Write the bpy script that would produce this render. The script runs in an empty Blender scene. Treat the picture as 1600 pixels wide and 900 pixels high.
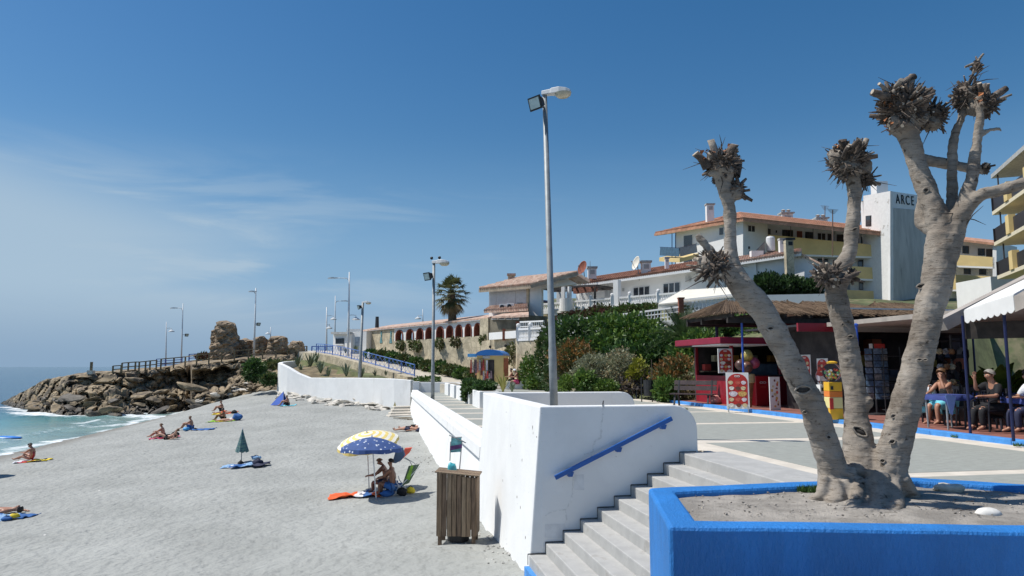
import bpy, bmesh, math, random
from mathutils import Vector, Matrix, noise
rnd = random.Random(7)
scene = bpy.context.scene
COL = scene.collection
# ------------------------------------------------------------------ camera
F = 1111.0                       # focal length in pixels of a 1600 px wide frame
TH = math.atan(123.0 / F)        # upward tilt
EYE = Vector((0, 0, 1.45))
cam = bpy.data.cameras.new('camera'); cam.lens = F / 1600 * 36; cam.sensor_width = 36
cam.clip_start = 0.1; cam.clip_end = 30000
camo = bpy.data.objects.new('camera', cam); COL.objects.link(camo)
camo.location = EYE; camo.rotation_euler = (math.pi / 2 + TH, 0, 0); scene.camera = camo
# ------------------------------------------------------------------ sky
SUN_EL = math.radians(58); SUN_AZ = math.atan2(-1.0, 0.06)
world = bpy.data.worlds.new('World'); scene.world = world; world.use_nodes = True
wn, wl = world.node_tree.nodes, world.node_tree.links
bg = wn['Background']; bg.inputs[1].default_value = 0.088
sky = wn.new('ShaderNodeTexSky'); sky.sky_type = 'NISHITA'; sky.sun_disc = False
sky.sun_elevation = SUN_EL; sky.sun_rotation = SUN_AZ; sky.altitude = 0
sky.air_density = 1.15; sky.dust_density = 0.6; sky.ozone_density = 2.2
tc = wn.new('ShaderNodeTexCoord')
sep = wn.new('ShaderNodeSeparateXYZ'); wl.new(tc.outputs['Generated'], sep.inputs[0])
mp = wn.new('ShaderNodeMapping'); mp.inputs['Scale'].default_value = (1.6, 1.0, 9.0); mp.inputs['Rotation'].default_value = (0, math.radians(7), 0)
wl.new(tc.outputs['Generated'], mp.inputs[0])
def wnoise(scale, det, rough, dist=0.6):
    n = wn.new('ShaderNodeTexNoise'); n.inputs['Scale'].default_value = scale; n.inputs['Detail'].default_value = det
    n.inputs['Roughness'].default_value = rough; n.inputs['Distortion'].default_value = dist; wl.new(mp.outputs[0], n.inputs[0]); return n
def wramp(src, a, b, va=0.0, vb=1.0):
    r = wn.new('ShaderNodeMapRange'); r.inputs[1].default_value = a; r.inputs[2].default_value = b
    r.inputs[3].default_value = va; r.inputs[4].default_value = vb; r.interpolation_type = 'SMOOTHSTEP'; wl.new(src, r.inputs[0]); return r.outputs[0]
def wmath(op, a, b):
    m = wn.new('ShaderNodeMath'); m.operation = op
    for i, q in enumerate((a, b)):
        if isinstance(q, (int, float)): m.inputs[i].default_value = q
        else: wl.new(q, m.inputs[i])
    return m.outputs[0]
c1 = wramp(wnoise(1.5, 7, 0.58).outputs[0], 0.50, 0.66)                     # wisps of cirrus
low = wramp(sep.outputs[2], 0.17, 0.30, 1.0, 0.0)
wisps = wmath('MULTIPLY', wmath('MULTIPLY', c1, low), wramp(sep.outputs[0], -0.45, 0.1, 0.6, 0.12))
veil_n = wramp(wnoise(0.7, 4, 0.5).outputs[0], 0.38, 0.62, -0.05, 0.05)    # thin veil standing over the sea (to the west)
vz = wmath('ADD', wmath('ADD', sep.outputs[2], veil_n), wmath('MULTIPLY', sep.outputs[0], 0.30))
veil = wmath('MULTIPLY', wramp(vz, -0.05, 0.075, 1.0, 0.0), 0.76)
cl = wmath('MINIMUM', wmath('ADD', wisps, veil), 0.8)
hs = wn.new('ShaderNodeHueSaturation'); hs.inputs['Saturation'].default_value = 1.38; hs.inputs['Value'].default_value = 0.97
wl.new(sky.outputs[0], hs.inputs['Color'])
hz = wn.new('ShaderNodeMixRGB'); wl.new(wramp(sep.outputs[2], 0.0, 0.33, 0.9, 0.0), hz.inputs[0]); wl.new(hs.outputs[0], hz.inputs[1]); hz.inputs[2].default_value = (2.35, 4.15, 6.7, 1)   # sea haze round the horizon
mix = wn.new('ShaderNodeMixRGB'); wl.new(cl, mix.inputs[0]); wl.new(hz.outputs[0], mix.inputs[1]); mix.inputs[2].default_value = (4.4, 5.7, 6.9, 1)
hb = wn.new('ShaderNodeMixRGB'); wl.new(wramp(sep.outputs[2], 0.0, 0.11, 0.8, 0.0), hb.inputs[0]); wl.new(mix.outputs[0], hb.inputs[1]); hb.inputs[2].default_value = (2.4, 3.7, 5.35, 1)    # duller band over the sea
wl.new(hb.outputs[0], bg.inputs[0])
# ------------------------------------------------------------------ sun
sl = bpy.data.lights.new('sun', 'SUN'); sl.energy = 4.4; sl.angle = math.radians(0.53); sl.color = (1.0, 0.965, 0.91)
so = bpy.data.objects.new('sun', sl); COL.objects.link(so)
S = Vector((math.sin(SUN_AZ) * math.cos(SUN_EL), math.cos(SUN_AZ) * math.cos(SUN_EL), math.sin(SUN_EL)))
so.rotation_euler = S.to_track_quat('Z', 'Y').to_euler(); so.location = (-30, 10, 60)
scene.view_settings.view_transform = 'Standard'; scene.view_settings.look = 'None'
scene.view_settings.exposure = 0.14; scene.view_settings.gamma = 1.0
scene.view_settings.use_curve_mapping = False
# ------------------------------------------------------------------ projection helpers (photo pixel -> place)
def ray(px, py):
    u = (px - 800) / F; v = (450 - py) / F
    return Vector((u, math.cos(TH) - v * math.sin(TH), math.sin(TH) + v * math.cos(TH)))
def P(px, py, Y):
    d = ray(px, py); return EYE + d * (Y / d.y)
def G(px, py, z=0.0):
    d = ray(px, py); return EYE + d * ((z - EYE.z) / d.z)
def PL(px, py, p0, n):
    d = ray(px, py); return EYE + d * ((p0 - EYE).dot(n) / d.dot(n))
# frame of the promenade: a runs away along the beach wall, b to the right
C0 = Vector((0.46, 11.84, 0)); AH = Vector((-0.184, 0.983, 0)); BH = Vector((0.983, 0.184, 0)); UP = Vector((0, 0, 1))
def AB(a, b, z=0.0): return C0 + AH * a + BH * b + UP * z
def lerp(a, b, t): return a + (b - a) * t
def interp(x, pts):
    if x <= pts[0][0]: return pts[0][1]
    for (x0, y0), (x1, y1) in zip(pts, pts[1:]):
        if x <= x1: return y0 + (y1 - y0) * (x - x0) / (x1 - x0)
    return pts[-1][1]
def sstep(a, b, x):
    t = max(0, min(1, (x - a) / (b - a))); return t * t * (3 - 2 * t)
# ------------------------------------------------------------------ materials
MATS = {}
def mat(name, col, rough=0.85, var=0.18, scale=3.0, bump=0.0, bscale=40.0, metal=0.0, col2=None, lo=0.42, hi=0.62, spec=0.5, stretch=None, det=6, coords='pos', trans=0.0, alpha=1.0, sss=None):
    if name in MATS: return MATS[name]
    m = bpy.data.materials.new(name); m.use_nodes = True; MATS[name] = m
    n, l = m.node_tree.nodes, m.node_tree.links
    p = n['Principled BSDF']; p.inputs['Roughness'].default_value = rough; p.inputs['Metallic'].default_value = metal
    p.inputs['Specular IOR Level'].default_value = spec
    if coords == 'pos': g = n.new('ShaderNodeNewGeometry'); vec = g.outputs['Position']
    else: g = n.new('ShaderNodeTexCoord'); vec = g.outputs['Object']
    if stretch:
        mp_ = n.new('ShaderNodeMapping'); mp_.inputs['Scale'].default_value = stretch; l.new(vec, mp_.inputs[0]); vec = mp_.outputs[0]
    t = n.new('ShaderNodeTexNoise'); t.inputs['Scale'].default_value = scale; t.inputs['Detail'].default_value = det; t.inputs['Roughness'].default_value = 0.62
    l.new(vec, t.inputs[0])
    r = n.new('ShaderNodeValToRGB'); l.new(t.outputs[0], r.inputs[0])
    c = Vector(col[:3])
    if col2 is None: a_, b_ = c * (1 - var), c * (1 + var)
    else: a_, b_ = Vector(col2[:3]), c
    r.color_ramp.elements[0].position = lo; r.color_ramp.elements[1].position = hi
    r.color_ramp.elements[0].color = (*[max(0, min(1, q)) for q in a_], 1); r.color_ramp.elements[1].color = (*[max(0, min(1, q)) for q in b_], 1)
    l.new(r.outputs[0], p.inputs['Base Color'])
    if bump:
        bt = n.new('ShaderNodeTexNoise'); bt.inputs['Scale'].default_value = bscale; bt.inputs['Detail'].default_value = 5; bt.inputs['Roughness'].default_value = 0.65; l.new(vec, bt.inputs[0])
        b = n.new('ShaderNodeBump'); b.inputs['Strength'].default_value = min(1, bump); b.inputs['Distance'].default_value = 0.02 * max(1, bump); l.new(bt.outputs[0], b.inputs['Height']); l.new(b.outputs[0], p.inputs['Normal'])
    if trans: p.inputs['Transmission Weight'].default_value = trans
    m.diffuse_color = (*col[:3], 1)
    return m
def nodes(m): return m.node_tree.nodes, m.node_tree.links, m.node_tree.nodes['Principled BSDF']
def layer(m, col, scale, lo, hi, stretch=None, amount=1.0, kind='noise', seed=0.0, det=5):
    """a second stain / wear colour over the base colour of m"""
    n, l, p = nodes(m)
    g = n.new('ShaderNodeNewGeometry'); mp_ = n.new('ShaderNodeMapping'); l.new(g.outputs['Position'], mp_.inputs[0])
    mp_.inputs['Location'].default_value = (seed, seed * 1.7, seed * .6)
    if stretch: mp_.inputs['Scale'].default_value = stretch
    if kind == 'noise':
        t = n.new('ShaderNodeTexNoise'); t.inputs['Detail'].default_value = det; t.inputs['Roughness'].default_value = 0.65
    elif kind == 'cell':
        t = n.new('ShaderNodeTexVoronoi')
    elif kind == 'edge':
        t = n.new('ShaderNodeTexVoronoi'); t.feature = 'DISTANCE_TO_EDGE'
    t.inputs['Scale'].default_value = scale; l.new(mp_.outputs[0], t.inputs[0])
    r = n.new('ShaderNodeMapRange'); r.inputs[1].default_value = lo; r.inputs[2].default_value = hi; r.inputs[4].default_value = amount; r.interpolation_type = 'SMOOTHSTEP'
    l.new(t.outputs[0], r.inputs[0])
    src = p.inputs['Base Color'].links[0].from_socket
    mx = n.new('ShaderNodeMixRGB'); l.new(r.outputs[0], mx.inputs[0]); l.new(src, mx.inputs[1]); mx.inputs[2].default_value = (*col, 1)
    l.new(mx.outputs[0], p.inputs['Base Color'])
    return m
def leafmat(name, col, var=0.35, scale=1.2, rough=0.55, tr=0.25):
    if name in MATS: return MATS[name]
    m = mat(name, col, rough, var, scale, lo=0.3, hi=0.7)
    n, l, p = nodes(m)
    t = n.new('ShaderNodeBsdfTranslucent'); mx = n.new('ShaderNodeMixShader'); mx.inputs[0].default_value = tr
    src = p.inputs['Base Color'].links[0].from_socket
    l.new(src, t.inputs[0]); l.new(p.outputs[0], mx.inputs[1]); l.new(t.outputs[0], mx.inputs[2])
    l.new(mx.outputs[0], n['Material Output'].inputs[0]); return m
def glass(name, col=(0.03, 0.04, 0.05), rough=0.06):
    return mat(name, col, rough, 0.3, 0.6, spec=0.9)
# ------------------------------------------------------------------ mesh builder
class MB:
    def __init__(s): s.v = []; s.f = []; s.mi = []; s.cur = 0
    def face(s, *idx): s.f.append(idx); s.mi.append(s.cur)
    def poly(s, pts):
        k = len(s.v); s.v += [Vector(p) for p in pts]; s.face(*range(k, k + len(pts))); return s
    def box(s, c, size, R=None):
        c = Vector(c); hx, hy, hz = [q / 2 for q in size]
        return s.hexa([c + ((R @ Vector(q)) if R else Vector(q)) for q in
            ((-hx, -hy, -hz), (hx, -hy, -hz), (hx, hy, -hz), (-hx, hy, -hz), (-hx, -hy, hz), (hx, -hy, hz), (hx, hy, hz), (-hx, hy, hz))])
    def hexa(s, p):
        k = len(s.v); s.v += [Vector(q) for q in p]
        for q in ((3, 2, 1, 0), (4, 5, 6, 7), (0, 1, 5, 4), (1, 2, 6, 5), (2, 3, 7, 6), (3, 0, 4, 7)): s.face(*[k + i for i in q])
        return s
    def beam(s, a, b, w, h, up=UP):
        """bar from a to b, w wide, h high"""
        a, b = Vector(a), Vector(b); d = (b - a).normalized(); x = d.cross(up)
        if x.length < 1e-4: x = d.cross(Vector((0, 1, 0)))
        x.normalize(); z = x.cross(d).normalized(); x = x * w / 2; z = z * h / 2
        return s.hexa([a - x - z, a + x - z, b + x - z, b - x - z, a - x + z, a + x + z, b + x + z, b - x + z])
    def prism(s, poly, ext):
        """planar outline extruded by vector ext"""
        ext = Vector(ext); k = len(s.v); n = len(poly); s.v += [Vector(p) for p in poly] + [Vector(p) + ext for p in poly]
        s.face(*range(k + n - 1, k - 1, -1)); s.face(*range(k + n, k + 2 * n))
        for i in range(n): j = (i + 1) % n; s.face(k + i, k + j, k + n + j, k + n + i)
        return s
    def tube(s, pts, rads, seg=8, cap=True, sy=1.0):
        pts = [Vector(p) for p in pts]; n = len(pts)
        if isinstance(rads, (int, float)): rads = [rads] * n
        k = len(s.v); prev = None
        for i, p in enumerate(pts):
            d = (pts[min(i + 1, n - 1)] - pts[max(i - 1, 0)]).normalized()
            if prev is None:
                x = d.cross(Vector((0, 0, 1)) if abs(d.z) < 0.9 else Vector((1, 0, 0))).normalized()
            else:
                x = (prev - d * prev.dot(d)).normalized()
            prev = x; y = d.cross(x)
            for q in range(seg):
                t = 2 * math.pi * q / seg; s.v.append(p + (x * math.cos(t) + y * math.sin(t) * sy) * rads[i])
        for i in range(n - 1):
            for q in range(seg):
                r = (q + 1) % seg; s.face(k + i * seg + q, k + i * seg + r, k + (i + 1) * seg + r, k + (i + 1) * seg + q)
        if cap: s.face(*range(k + seg - 1, k - 1, -1)); s.face(*range(k + (n - 1) * seg, k + n * seg))
        return s
    def lathe(s, prof, c=(0, 0, 0), seg=16, M=None):
        c = Vector(c); k = len(s.v); n = len(prof)
        for r, z in prof:
            for q in range(seg):
                t = 2 * math.pi * q / seg; w = Vector((r * math.cos(t), r * math.sin(t), z)); s.v.append(c + ((M @ w) if M else w))
        for i in range(n - 1):
            for q in range(seg):
                r = (q + 1) % seg; s.face(k + i * seg + q, k + i * seg + r, k + (i + 1) * seg + r, k + (i + 1) * seg + q)
        s.face(*range(k + seg - 1, k - 1, -1)); s.face(*range(k + (n - 1) * seg, k + n * seg)); return s
    def blob(s, c, r, seg=10, rings=7, amp=0.2, fr=1.5, seed=0, flat=None):
        c = Vector(c); k = len(s.v); r = Vector(r) if not isinstance(r, (int, float)) else Vector((r, r, r)); o = Vector((seed * 7.3, seed * 3.1, seed * 5.7))
        for i in range(rings + 1):
            ph = math.pi * i / rings
            for q in range(seg):
                t = 2 * math.pi * q / seg; d = Vector((math.sin(ph) * math.cos(t), math.sin(ph) * math.sin(t), math.cos(ph)))
                m = 1 + amp * (noise.noise(d * fr + o) * 1.6)
                w = Vector((d.x * r.x * m, d.y * r.y * m, d.z * r.z * m))
                if flat is not None and w.z < flat: w.z = flat
                s.v.append(c + w)
        for i in range(rings):
            for q in range(seg):
                t = (q + 1) % seg; s.face(k + i * seg + q, k + (i + 1) * seg + q, k + (i + 1) * seg + t, k + i * seg + t)
        return s
    def build(s, name, mats, parent=None, org=None, smooth=False, bevel=0.0, local=False, merge=False):
        off = Vector((0, 0, 0))
        if not local:
            if org is not None: off = Vector(org)
            elif parent is not None:
                q = parent
                while q is not None: off = off + q.location; q = q.parent
        me = bpy.data.meshes.new(name); me.from_pydata([tuple(v - off) for v in s.v], [], s.f)
        if not isinstance(mats, (list, tuple)): mats = [mats]
        for m in mats: me.materials.append(m)
        if len(mats) > 1: me.polygons.foreach_set('material_index', s.mi)
        if merge:
            bm = bmesh.new(); bm.from_mesh(me); bmesh.ops.remove_doubles(bm, verts=bm.verts, dist=1e-5); bmesh.ops.recalc_face_normals(bm, faces=bm.faces); bm.to_mesh(me); bm.free()
        if smooth: me.polygons.foreach_set('use_smooth', [True] * len(me.polygons))
        me.update()
        o = bpy.data.objects.new(name, me); COL.objects.link(o)
        if parent is not None: o.parent = parent
        elif org is not None and not local: o.location = org
        if bevel:
            b = o.modifiers.new('bevel', 'BEVEL'); b.width = bevel; b.segments = 2; b.limit_method = 'ANGLE'; b.angle_limit = math.radians(40)
        return o
def thing(name, label, cat, loc=(0, 0, 0), group=None, rz=0.0):
    o = bpy.data.objects.new(name, None); COL.objects.link(o); o.location = loc; o.rotation_euler = (0, 0, rz); o.empty_display_size = 0.2
    o['label'] = label; o['category'] = cat
    if group: o['group'] = group
    return o
def tag(o, label, cat, group=None):
    o['label'] = label; o['category'] = cat
    if group: o['group'] = group
    return o
def struct(o): o['kind'] = 'structure'; return o
def stuff(o): o['kind'] = 'stuff'; return o
def copy_tree(o, parent=None, loc=None, rz=None, label=None):
    c = o.copy(); COL.objects.link(c)
    if parent is not None: c.parent = parent
    for ch in o.children: copy_tree(ch, c)
    if loc is not None: c.location = loc
    if rz is not None: c.rotation_euler = (0, 0, rz)
    if label: c['label'] = label
    return c
def RZ(a): return Matrix.Rotation(a, 3, 'Z')
RAB = Matrix(((BH.x, AH.x, 0), (BH.y, AH.y, 0), (0, 0, 1)))      # local x -> b, y -> a
def text_mesh(name, txt, size, mt, parent, pos, xdir, updir, depth=0.01, spacing=1.0, xs=1.0):
    cu = bpy.data.curves.new(name, 'FONT'); cu.body = txt; cu.size = size; cu.extrude = depth; cu.align_x = 'CENTER'; cu.align_y = 'CENTER'; cu.space_character = spacing
    t = bpy.data.objects.new(name, cu); COL.objects.link(t)
    dg = bpy.context.evaluated_depsgraph_get(); me = bpy.data.meshes.new_from_object(t.evaluated_get(dg)); bpy.data.objects.remove(t)
    x = Vector(xdir).normalized(); y = Vector(updir).normalized(); z = x.cross(y); M = Matrix((x, y, z)).transposed()
    off = Vector((0, 0, 0)); q = parent
    while q is not None: off = off + q.location; q = q.parent
    for v in me.vertices: v.co.x *= xs; v.co = M @ v.co + Vector(pos) - off
    me.materials.clear(); me.materials.append(mt)
    o = bpy.data.objects.new(name, me); COL.objects.link(o); o.parent = parent; return o
# ------------------------------------------------------------------ palette
WHITE = layer(layer(mat('white_paint', (0.80, 0.80, 0.78), 0.75, 0.03, 1.2, bump=0.25, bscale=18), (0.52, 0.50, 0.45), 1.1, 0.58, 0.80, (1, 1, 0.22), 0.5), (0.40, 0.37, 0.32), 9, 0.665, 0.74, None, 0.6, seed=4)
WHITE2 = layer(mat('white_render', (0.78, 0.77, 0.74), 0.85, 0.03, 0.7), (0.5, 0.48, 0.43), 0.6, 0.58, 0.85, (1, 1, 0.2), 0.4)
BLUEP = layer(mat('blue_paint', (0.018, 0.195, 0.56), 0.6, 0.10, 2.6, bump=1.0, bscale=34, stretch=(1, 1, .4)), (0.10, 0.30, 0.60), 5, 0.62, 0.76, None, 0.45)
layer(BLUEP, (0.35, 0.40, 0.45), 14, 0.72, 0.76, None, 0.7, seed=2)
BLUEK = mat('blue_kerb_paint', (0.06, 0.27, 0.66), 0.6, 0.12, 5, bump=0.3)
BLUEM = mat('blue_metal', (0.03, 0.09, 0.42), 0.4, 0.08, 3)
BLUER = mat('blue_rail_paint', (0.012, 0.10, 0.37), 0.35, 0.08, 3)
NAVY = mat('navy_metal', (0.008, 0.013, 0.06), 0.45, 0.1, 3)
CONC = layer(mat('concrete', (0.42, 0.42, 0.40), 0.9, 0.12, 4, bump=0.3, bscale=60), (0.22, 0.21, 0.19), 2.3, 0.6, 0.75, None, 0.55)
GALV = mat('galvanised', (0.29, 0.31, 0.31), 0.55, 0.12, 6, metal=0.15)
DARK = mat('dark_metal', (0.03, 0.03, 0.032), 0.5, 0.2, 5)
BLACK = mat('black_plastic', (0.012, 0.012, 0.013), 0.5, 0.3, 5)
GLASS = glass('window_glass')
LENS = mat('lamp_lens', (0.52, 0.48, 0.36), 0.25, 0.1, 8)
LAMPH = mat('lamp_grey', (0.60, 0.61, 0.60), 0.4, 0.05, 5)
STONEW = layer(layer(mat('yellow_stone', (0.50, 0.43, 0.30), 0.95, 0.2, 1.6, bump=0.8, bscale=9), (0.26, 0.21, 0.14), 0.9, 0.56, 0.74, None, 0.6), (0.2, 0.17, 0.12), 1.6, 0.06, 0.0, None, 0.5, 'edge')
TILE = layer(mat('roof_tile', (0.46, 0.30, 0.225), 0.9, 0.22, 2.5, bump=0.4, bscale=8), (0.62, 0.50, 0.40), 3, 0.45, 0.62, None, 0.7)
TILEO = mat('orange_roof_tile', (0.48, 0.25, 0.155), 0.9, 0.2, 2.0, bump=0.4, bscale=6)
BRICK = mat('red_brick', (0.24, 0.075, 0.045), 0.9, 0.2, 4)
YELLOW = mat('yellow_render', (0.70, 0.53, 0.24), 0.9, 0.06, 0.8)
WOOD = mat('weathered_wood', (0.20, 0.135, 0.085), 0.85, 0.35, 6, bump=0.4, bscale=30, stretch=(6, 6, 0.6))
WOODP = mat('pale_post_wood', (0.22, 0.17, 0.10), 0.9, 0.3, 6)
REDP = mat('red_panel', (0.26, 0.010, 0.022), 0.45, 0.1, 3)
REDF = mat('red_freezer', (0.42, 0.012, 0.02), 0.35, 0.08, 3)
CREAM = mat('cream_canvas', (0.72, 0.68, 0.58), 0.9, 0.05, 1.5)
SKIN = mat('skin_tan', (0.40, 0.20, 0.125), 0.5, 0.1, 6)
SKIN2 = mat('skin_pale', (0.52, 0.29, 0.20), 0.5, 0.1, 6)
SKIN3 = mat('skin_deep_tan', (0.23, 0.105, 0.06), 0.5, 0.1, 6)
# ================================================================== SETTING
SEA_Z = -3.3
ZW = [(-20, -1.7), (10, -1.78), (13, -1.92), (20, -2.25), (30, -2.38), (48, -2.25), (60, -1.65), (72, -0.72), (77, -0.35), (90, -0.2)]
def dist_wall(x, y): return -(Vector((x, y, 0)) - C0).dot(BH)
def zs(x, y):
    """height of the sand"""
    d = dist_wall(x, y); zw = interp(y, ZW); p = 1 + 1.5 * sstep(40, 60, y) + .7 * sstep(62, 76, y)
    if d < 0: return zw
    t = d / 22.5
    if t <= 1: return zw + (SEA_Z - zw) * t ** p
    return SEA_Z - (t - 1) * 1.6
def zsd(x, y):
    """height of the sand with its relief"""
    z = zs(x, y); d = dist_wall(x, y)
    if d <= 0: return z
    q = Vector((x, y, 0)); dry = 1 - sstep(19.5, 22.5, d + 0.9 * noise.noise(q * 0.13))
    z += (0.05 * noise.noise(q * 0.9) + 0.035 * noise.noise(q * 2.3 + Vector((3, 1, 0)))) * (0.25 + 0.75 * dry)
    return z - 0.13 * max(0, noise.noise(q * 2.7 + Vector((9, 4, 2))) - 0.12) * dry
def Sd(px, py):
    """photo pixel -> point on the sand"""
    d = ray(px, py); t = 3.0
    for _ in range(4000):
        q = EYE + d * t
        if q.z <= zs(q.x, q.y): return Vector((q.x, q.y, zsd(q.x, q.y)))
        t += 0.05
    return q
# ---- sand
sandm = bpy.data.materials.new('beach_sand'); sandm.use_nodes = True
def make_sand():
    n, l, p = nodes(sandm); p.inputs['Roughness'].default_value = 0.95; p.inputs['Specular IOR Level'].default_value = 0.15
    g = n.new('ShaderNodeNewGeometry')
    def nz(sc, det, ro=0.6):
        t = n.new('ShaderNodeTexNoise'); t.inputs['Scale'].default_value = sc; t.inputs['Detail'].default_value = det; t.inputs['Roughness'].default_value = ro; l.new(g.outputs['Position'], t.inputs[0]); return t
    def ramp(src, a, b, ca, cb):
        r = n.new('ShaderNodeValToRGB'); l.new(src, r.inputs[0]); e = r.color_ramp.elements; e[0].position = a; e[1].position = b; e[0].color = (*ca, 1); e[1].color = (*cb, 1); return r
    big = ramp(nz(0.35, 5).outputs[0], 0.35, 0.68, (0.35, 0.355, 0.33), (0.435, 0.44, 0.41))
    fine = ramp(nz(60, 6, 0.75).outputs[0], 0.3, 0.7, (0.66, 0.66, 0.66), (1.0, 1.0, 1.0))
    mx = n.new('ShaderNodeMixRGB'); mx.blend_type = 'MULTIPLY'; mx.inputs[0].default_value = 0.8; l.new(big.outputs[0], mx.inputs[1]); l.new(fine.outputs[0], mx.inputs[2])
    pb = n.new('ShaderNodeTexVoronoi'); pb.inputs['Scale'].default_value = 3.6; l.new(g.outputs['Position'], pb.inputs[0])      # scattered pebbles and shell bits
    pr = n.new('ShaderNodeMapRange'); pr.inputs[1].default_value = 0.15; pr.inputs[2].default_value = 0.09; l.new(pb.outputs['Distance'], pr.inputs[0])
    sel = n.new('ShaderNodeSeparateColor'); l.new(pb.outputs['Color'], sel.inputs[0])
    gt = n.new('ShaderNodeMath'); gt.operation = 'GREATER_THAN'; gt.inputs[1].default_value = 0.94; l.new(sel.outputs[0], gt.inputs[0])
    ml = n.new('ShaderNodeMath'); ml.operation = 'MULTIPLY'; l.new(pr.outputs[0], ml.inputs[0]); l.new(gt.outputs[0], ml.inputs[1])
    pc = n.new('ShaderNodeMixRGB'); l.new(sel.outputs[1], pc.inputs[0]); pc.inputs[1].default_value = (0.16, 0.15, 0.14, 1); pc.inputs[2].default_value = (0.66, 0.64, 0.60, 1)
    m2 = n.new('ShaderNodeMixRGB'); l.new(ml.outputs[0], m2.inputs[0]); l.new(mx.outputs[0], m2.inputs[1]); l.new(pc.outputs[0], m2.inputs[2])
    at = n.new('ShaderNodeAttribute'); at.attribute_name = 'wet'
    m3 = n.new('ShaderNodeMixRGB'); l.new(at.outputs['Fac'], m3.inputs[0]); l.new(m2.outputs[0], m3.inputs[1]); m3.inputs[2].default_value = (0.20, 0.185, 0.16, 1); l.new(m3.outputs[0], p.inputs['Base Color'])
    b1 = n.new('ShaderNodeBump'); b1.inputs['Strength'].default_value = 0.9; b1.inputs['Distance'].default_value = 0.125; l.new(nz(4.2, 2, .45).outputs[0], b1.inputs['Height'])
    b2 = n.new('ShaderNodeBump'); b2.inputs['Strength'].default_value = 0.35; b2.inputs['Distance'].default_value = 0.018; l.new(nz(17, 3).outputs[0], b2.inputs['Height']); l.new(b1.outputs[0], b2.inputs['Normal']); l.new(b2.outputs[0], p.inputs['Normal'])
make_sand()
def build_sand():
    xs = []; x = -62.0
    while x < 6: xs.append(x); x += 0.30 if x > -34 else 0.8
    ys = []; y = -14.0
    while y < 96: ys.append(y); y += 0.18 if 7 < y < 22 else (0.32 if y < 62 and y > 0 else 0.8)
    vs = []; wet = []
    for y in ys:
        for x in xs:
            z = zsd(x, y); d = dist_wall(x, y)
            if d > 0: wet.append(0.75 * sstep(20.6, 22.2, d + 0.8 * noise.noise(Vector((x, y, 0)) * 0.25)))
            else: wet.append(0)
            vs.append((x, y, z))
    w = len(xs); fs = [(j * w + i, j * w + i + 1, (j + 1) * w + i + 1, (j + 1) * w + i) for j in range(len(ys) - 1) for i in range(w - 1)]
    me = bpy.data.meshes.new('beach'); me.from_pydata(vs, [], fs); me.materials.append(sandm)
    me.polygons.foreach_set('use_smooth', [True] * len(me.polygons))
    a = me.attributes.new('wet', 'FLOAT', 'POINT'); a.data.foreach_set('value', wet)
    o = bpy.data.objects.new('beach', me); COL.objects.link(o); struct(o)
build_sand()
# ---- sea
seam = bpy.data.materials.new('sea_water'); seam.use_nodes = True
def make_sea():
    n, l, p = nodes(seam); p.inputs['Roughness'].default_value = 0.16; p.inputs['Specular IOR Level'].default_value = 0.5; p.inputs['IOR'].default_value = 1.33
    g = n.new('ShaderNodeNewGeometry'); at = n.new('ShaderNodeAttribute'); at.attribute_name = 'shallow'; fo = n.new('ShaderNodeAttribute'); fo.attribute_name = 'foam'
    def nz(sc, det, ro, st):
        m_ = n.new('ShaderNodeMapping'); m_.inputs['Scale'].default_value = st; l.new(g.outputs['Position'], m_.inputs[0])
        t = n.new('ShaderNodeTexNoise'); t.inputs['Scale'].default_value = sc; t.inputs['Detail'].default_value = det; t.inputs['Roughness'].default_value = ro; l.new(m_.outputs[0], t.inputs[0]); return t.outputs[0]
    c = n.new('ShaderNodeValToRGB'); l.new(at.outputs['Fac'], c.inputs[0]); e = c.color_ramp.elements
    e[0].position = 0; e[0].color = (0.012, 0.075, 0.135, 1); e[1].position = 1; e[1].color = (0.26, 0.36, 0.33, 1); k = e.new(0.45); k.color = (0.035, 0.19, 0.22, 1); k = e.new(0.8); k.color = (0.13, 0.30, 0.29, 1)
    pt = nz(0.09, 4, 0.5, (1, 1.8, 1)); pm = n.new('ShaderNodeMixRGB'); pm.blend_type = 'MULTIPLY'; pm.inputs[0].default_value = 0.55
    pr = n.new('ShaderNodeValToRGB'); l.new(pt, pr.inputs[0]); pr.color_ramp.elements[0].position = 0.35; pr.color_ramp.elements[1].position = 0.65; pr.color_ramp.elements[0].color = (0.62, 0.7, 0.75, 1); pr.color_ramp.elements[1].color = (1.15, 1.15, 1.1, 1)
    l.new(c.outputs[0], pm.inputs[1]); l.new(pr.outputs[0], pm.inputs[2])
    fn = nz(1.1, 8, 0.7, (1, 1, 1)); ad = n.new('ShaderNodeMath'); ad.operation = 'ADD'; l.new(fn, ad.inputs[0]); l.new(fo.outputs['Fac'], ad.inputs[1])
    fr = n.new('ShaderNodeMapRange'); fr.inputs[1].default_value = 0.95; fr.inputs[2].default_value = 1.18; l.new(ad.outputs[0], fr.inputs[0])
    fm = n.new('ShaderNodeMixRGB'); l.new(fr.outputs[0], fm.inputs[0]); l.new(pm.outputs[0], fm.inputs[1]); fm.inputs[2].default_value = (0.78, 0.80, 0.80, 1); l.new(fm.outputs[0], p.inputs['Base Color'])
    rm = n.new('ShaderNodeMapRange'); rm.inputs[3].default_value = 0.16; rm.inputs[4].default_value = 0.8; l.new(fr.outputs[0], rm.inputs[0]); l.new(rm.outputs[0], p.inputs['Roughness'])
    b = n.new('ShaderNodeBump'); b.inputs['Strength'].default_value = 0.8; b.inputs['Distance'].default_value = 0.35; l.new(nz(0.55, 6, 0.62, (1.4, 1, 1)), b.inputs['Height']); l.new(b.outputs[0], p.inputs['Normal'])
make_sea()
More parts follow.
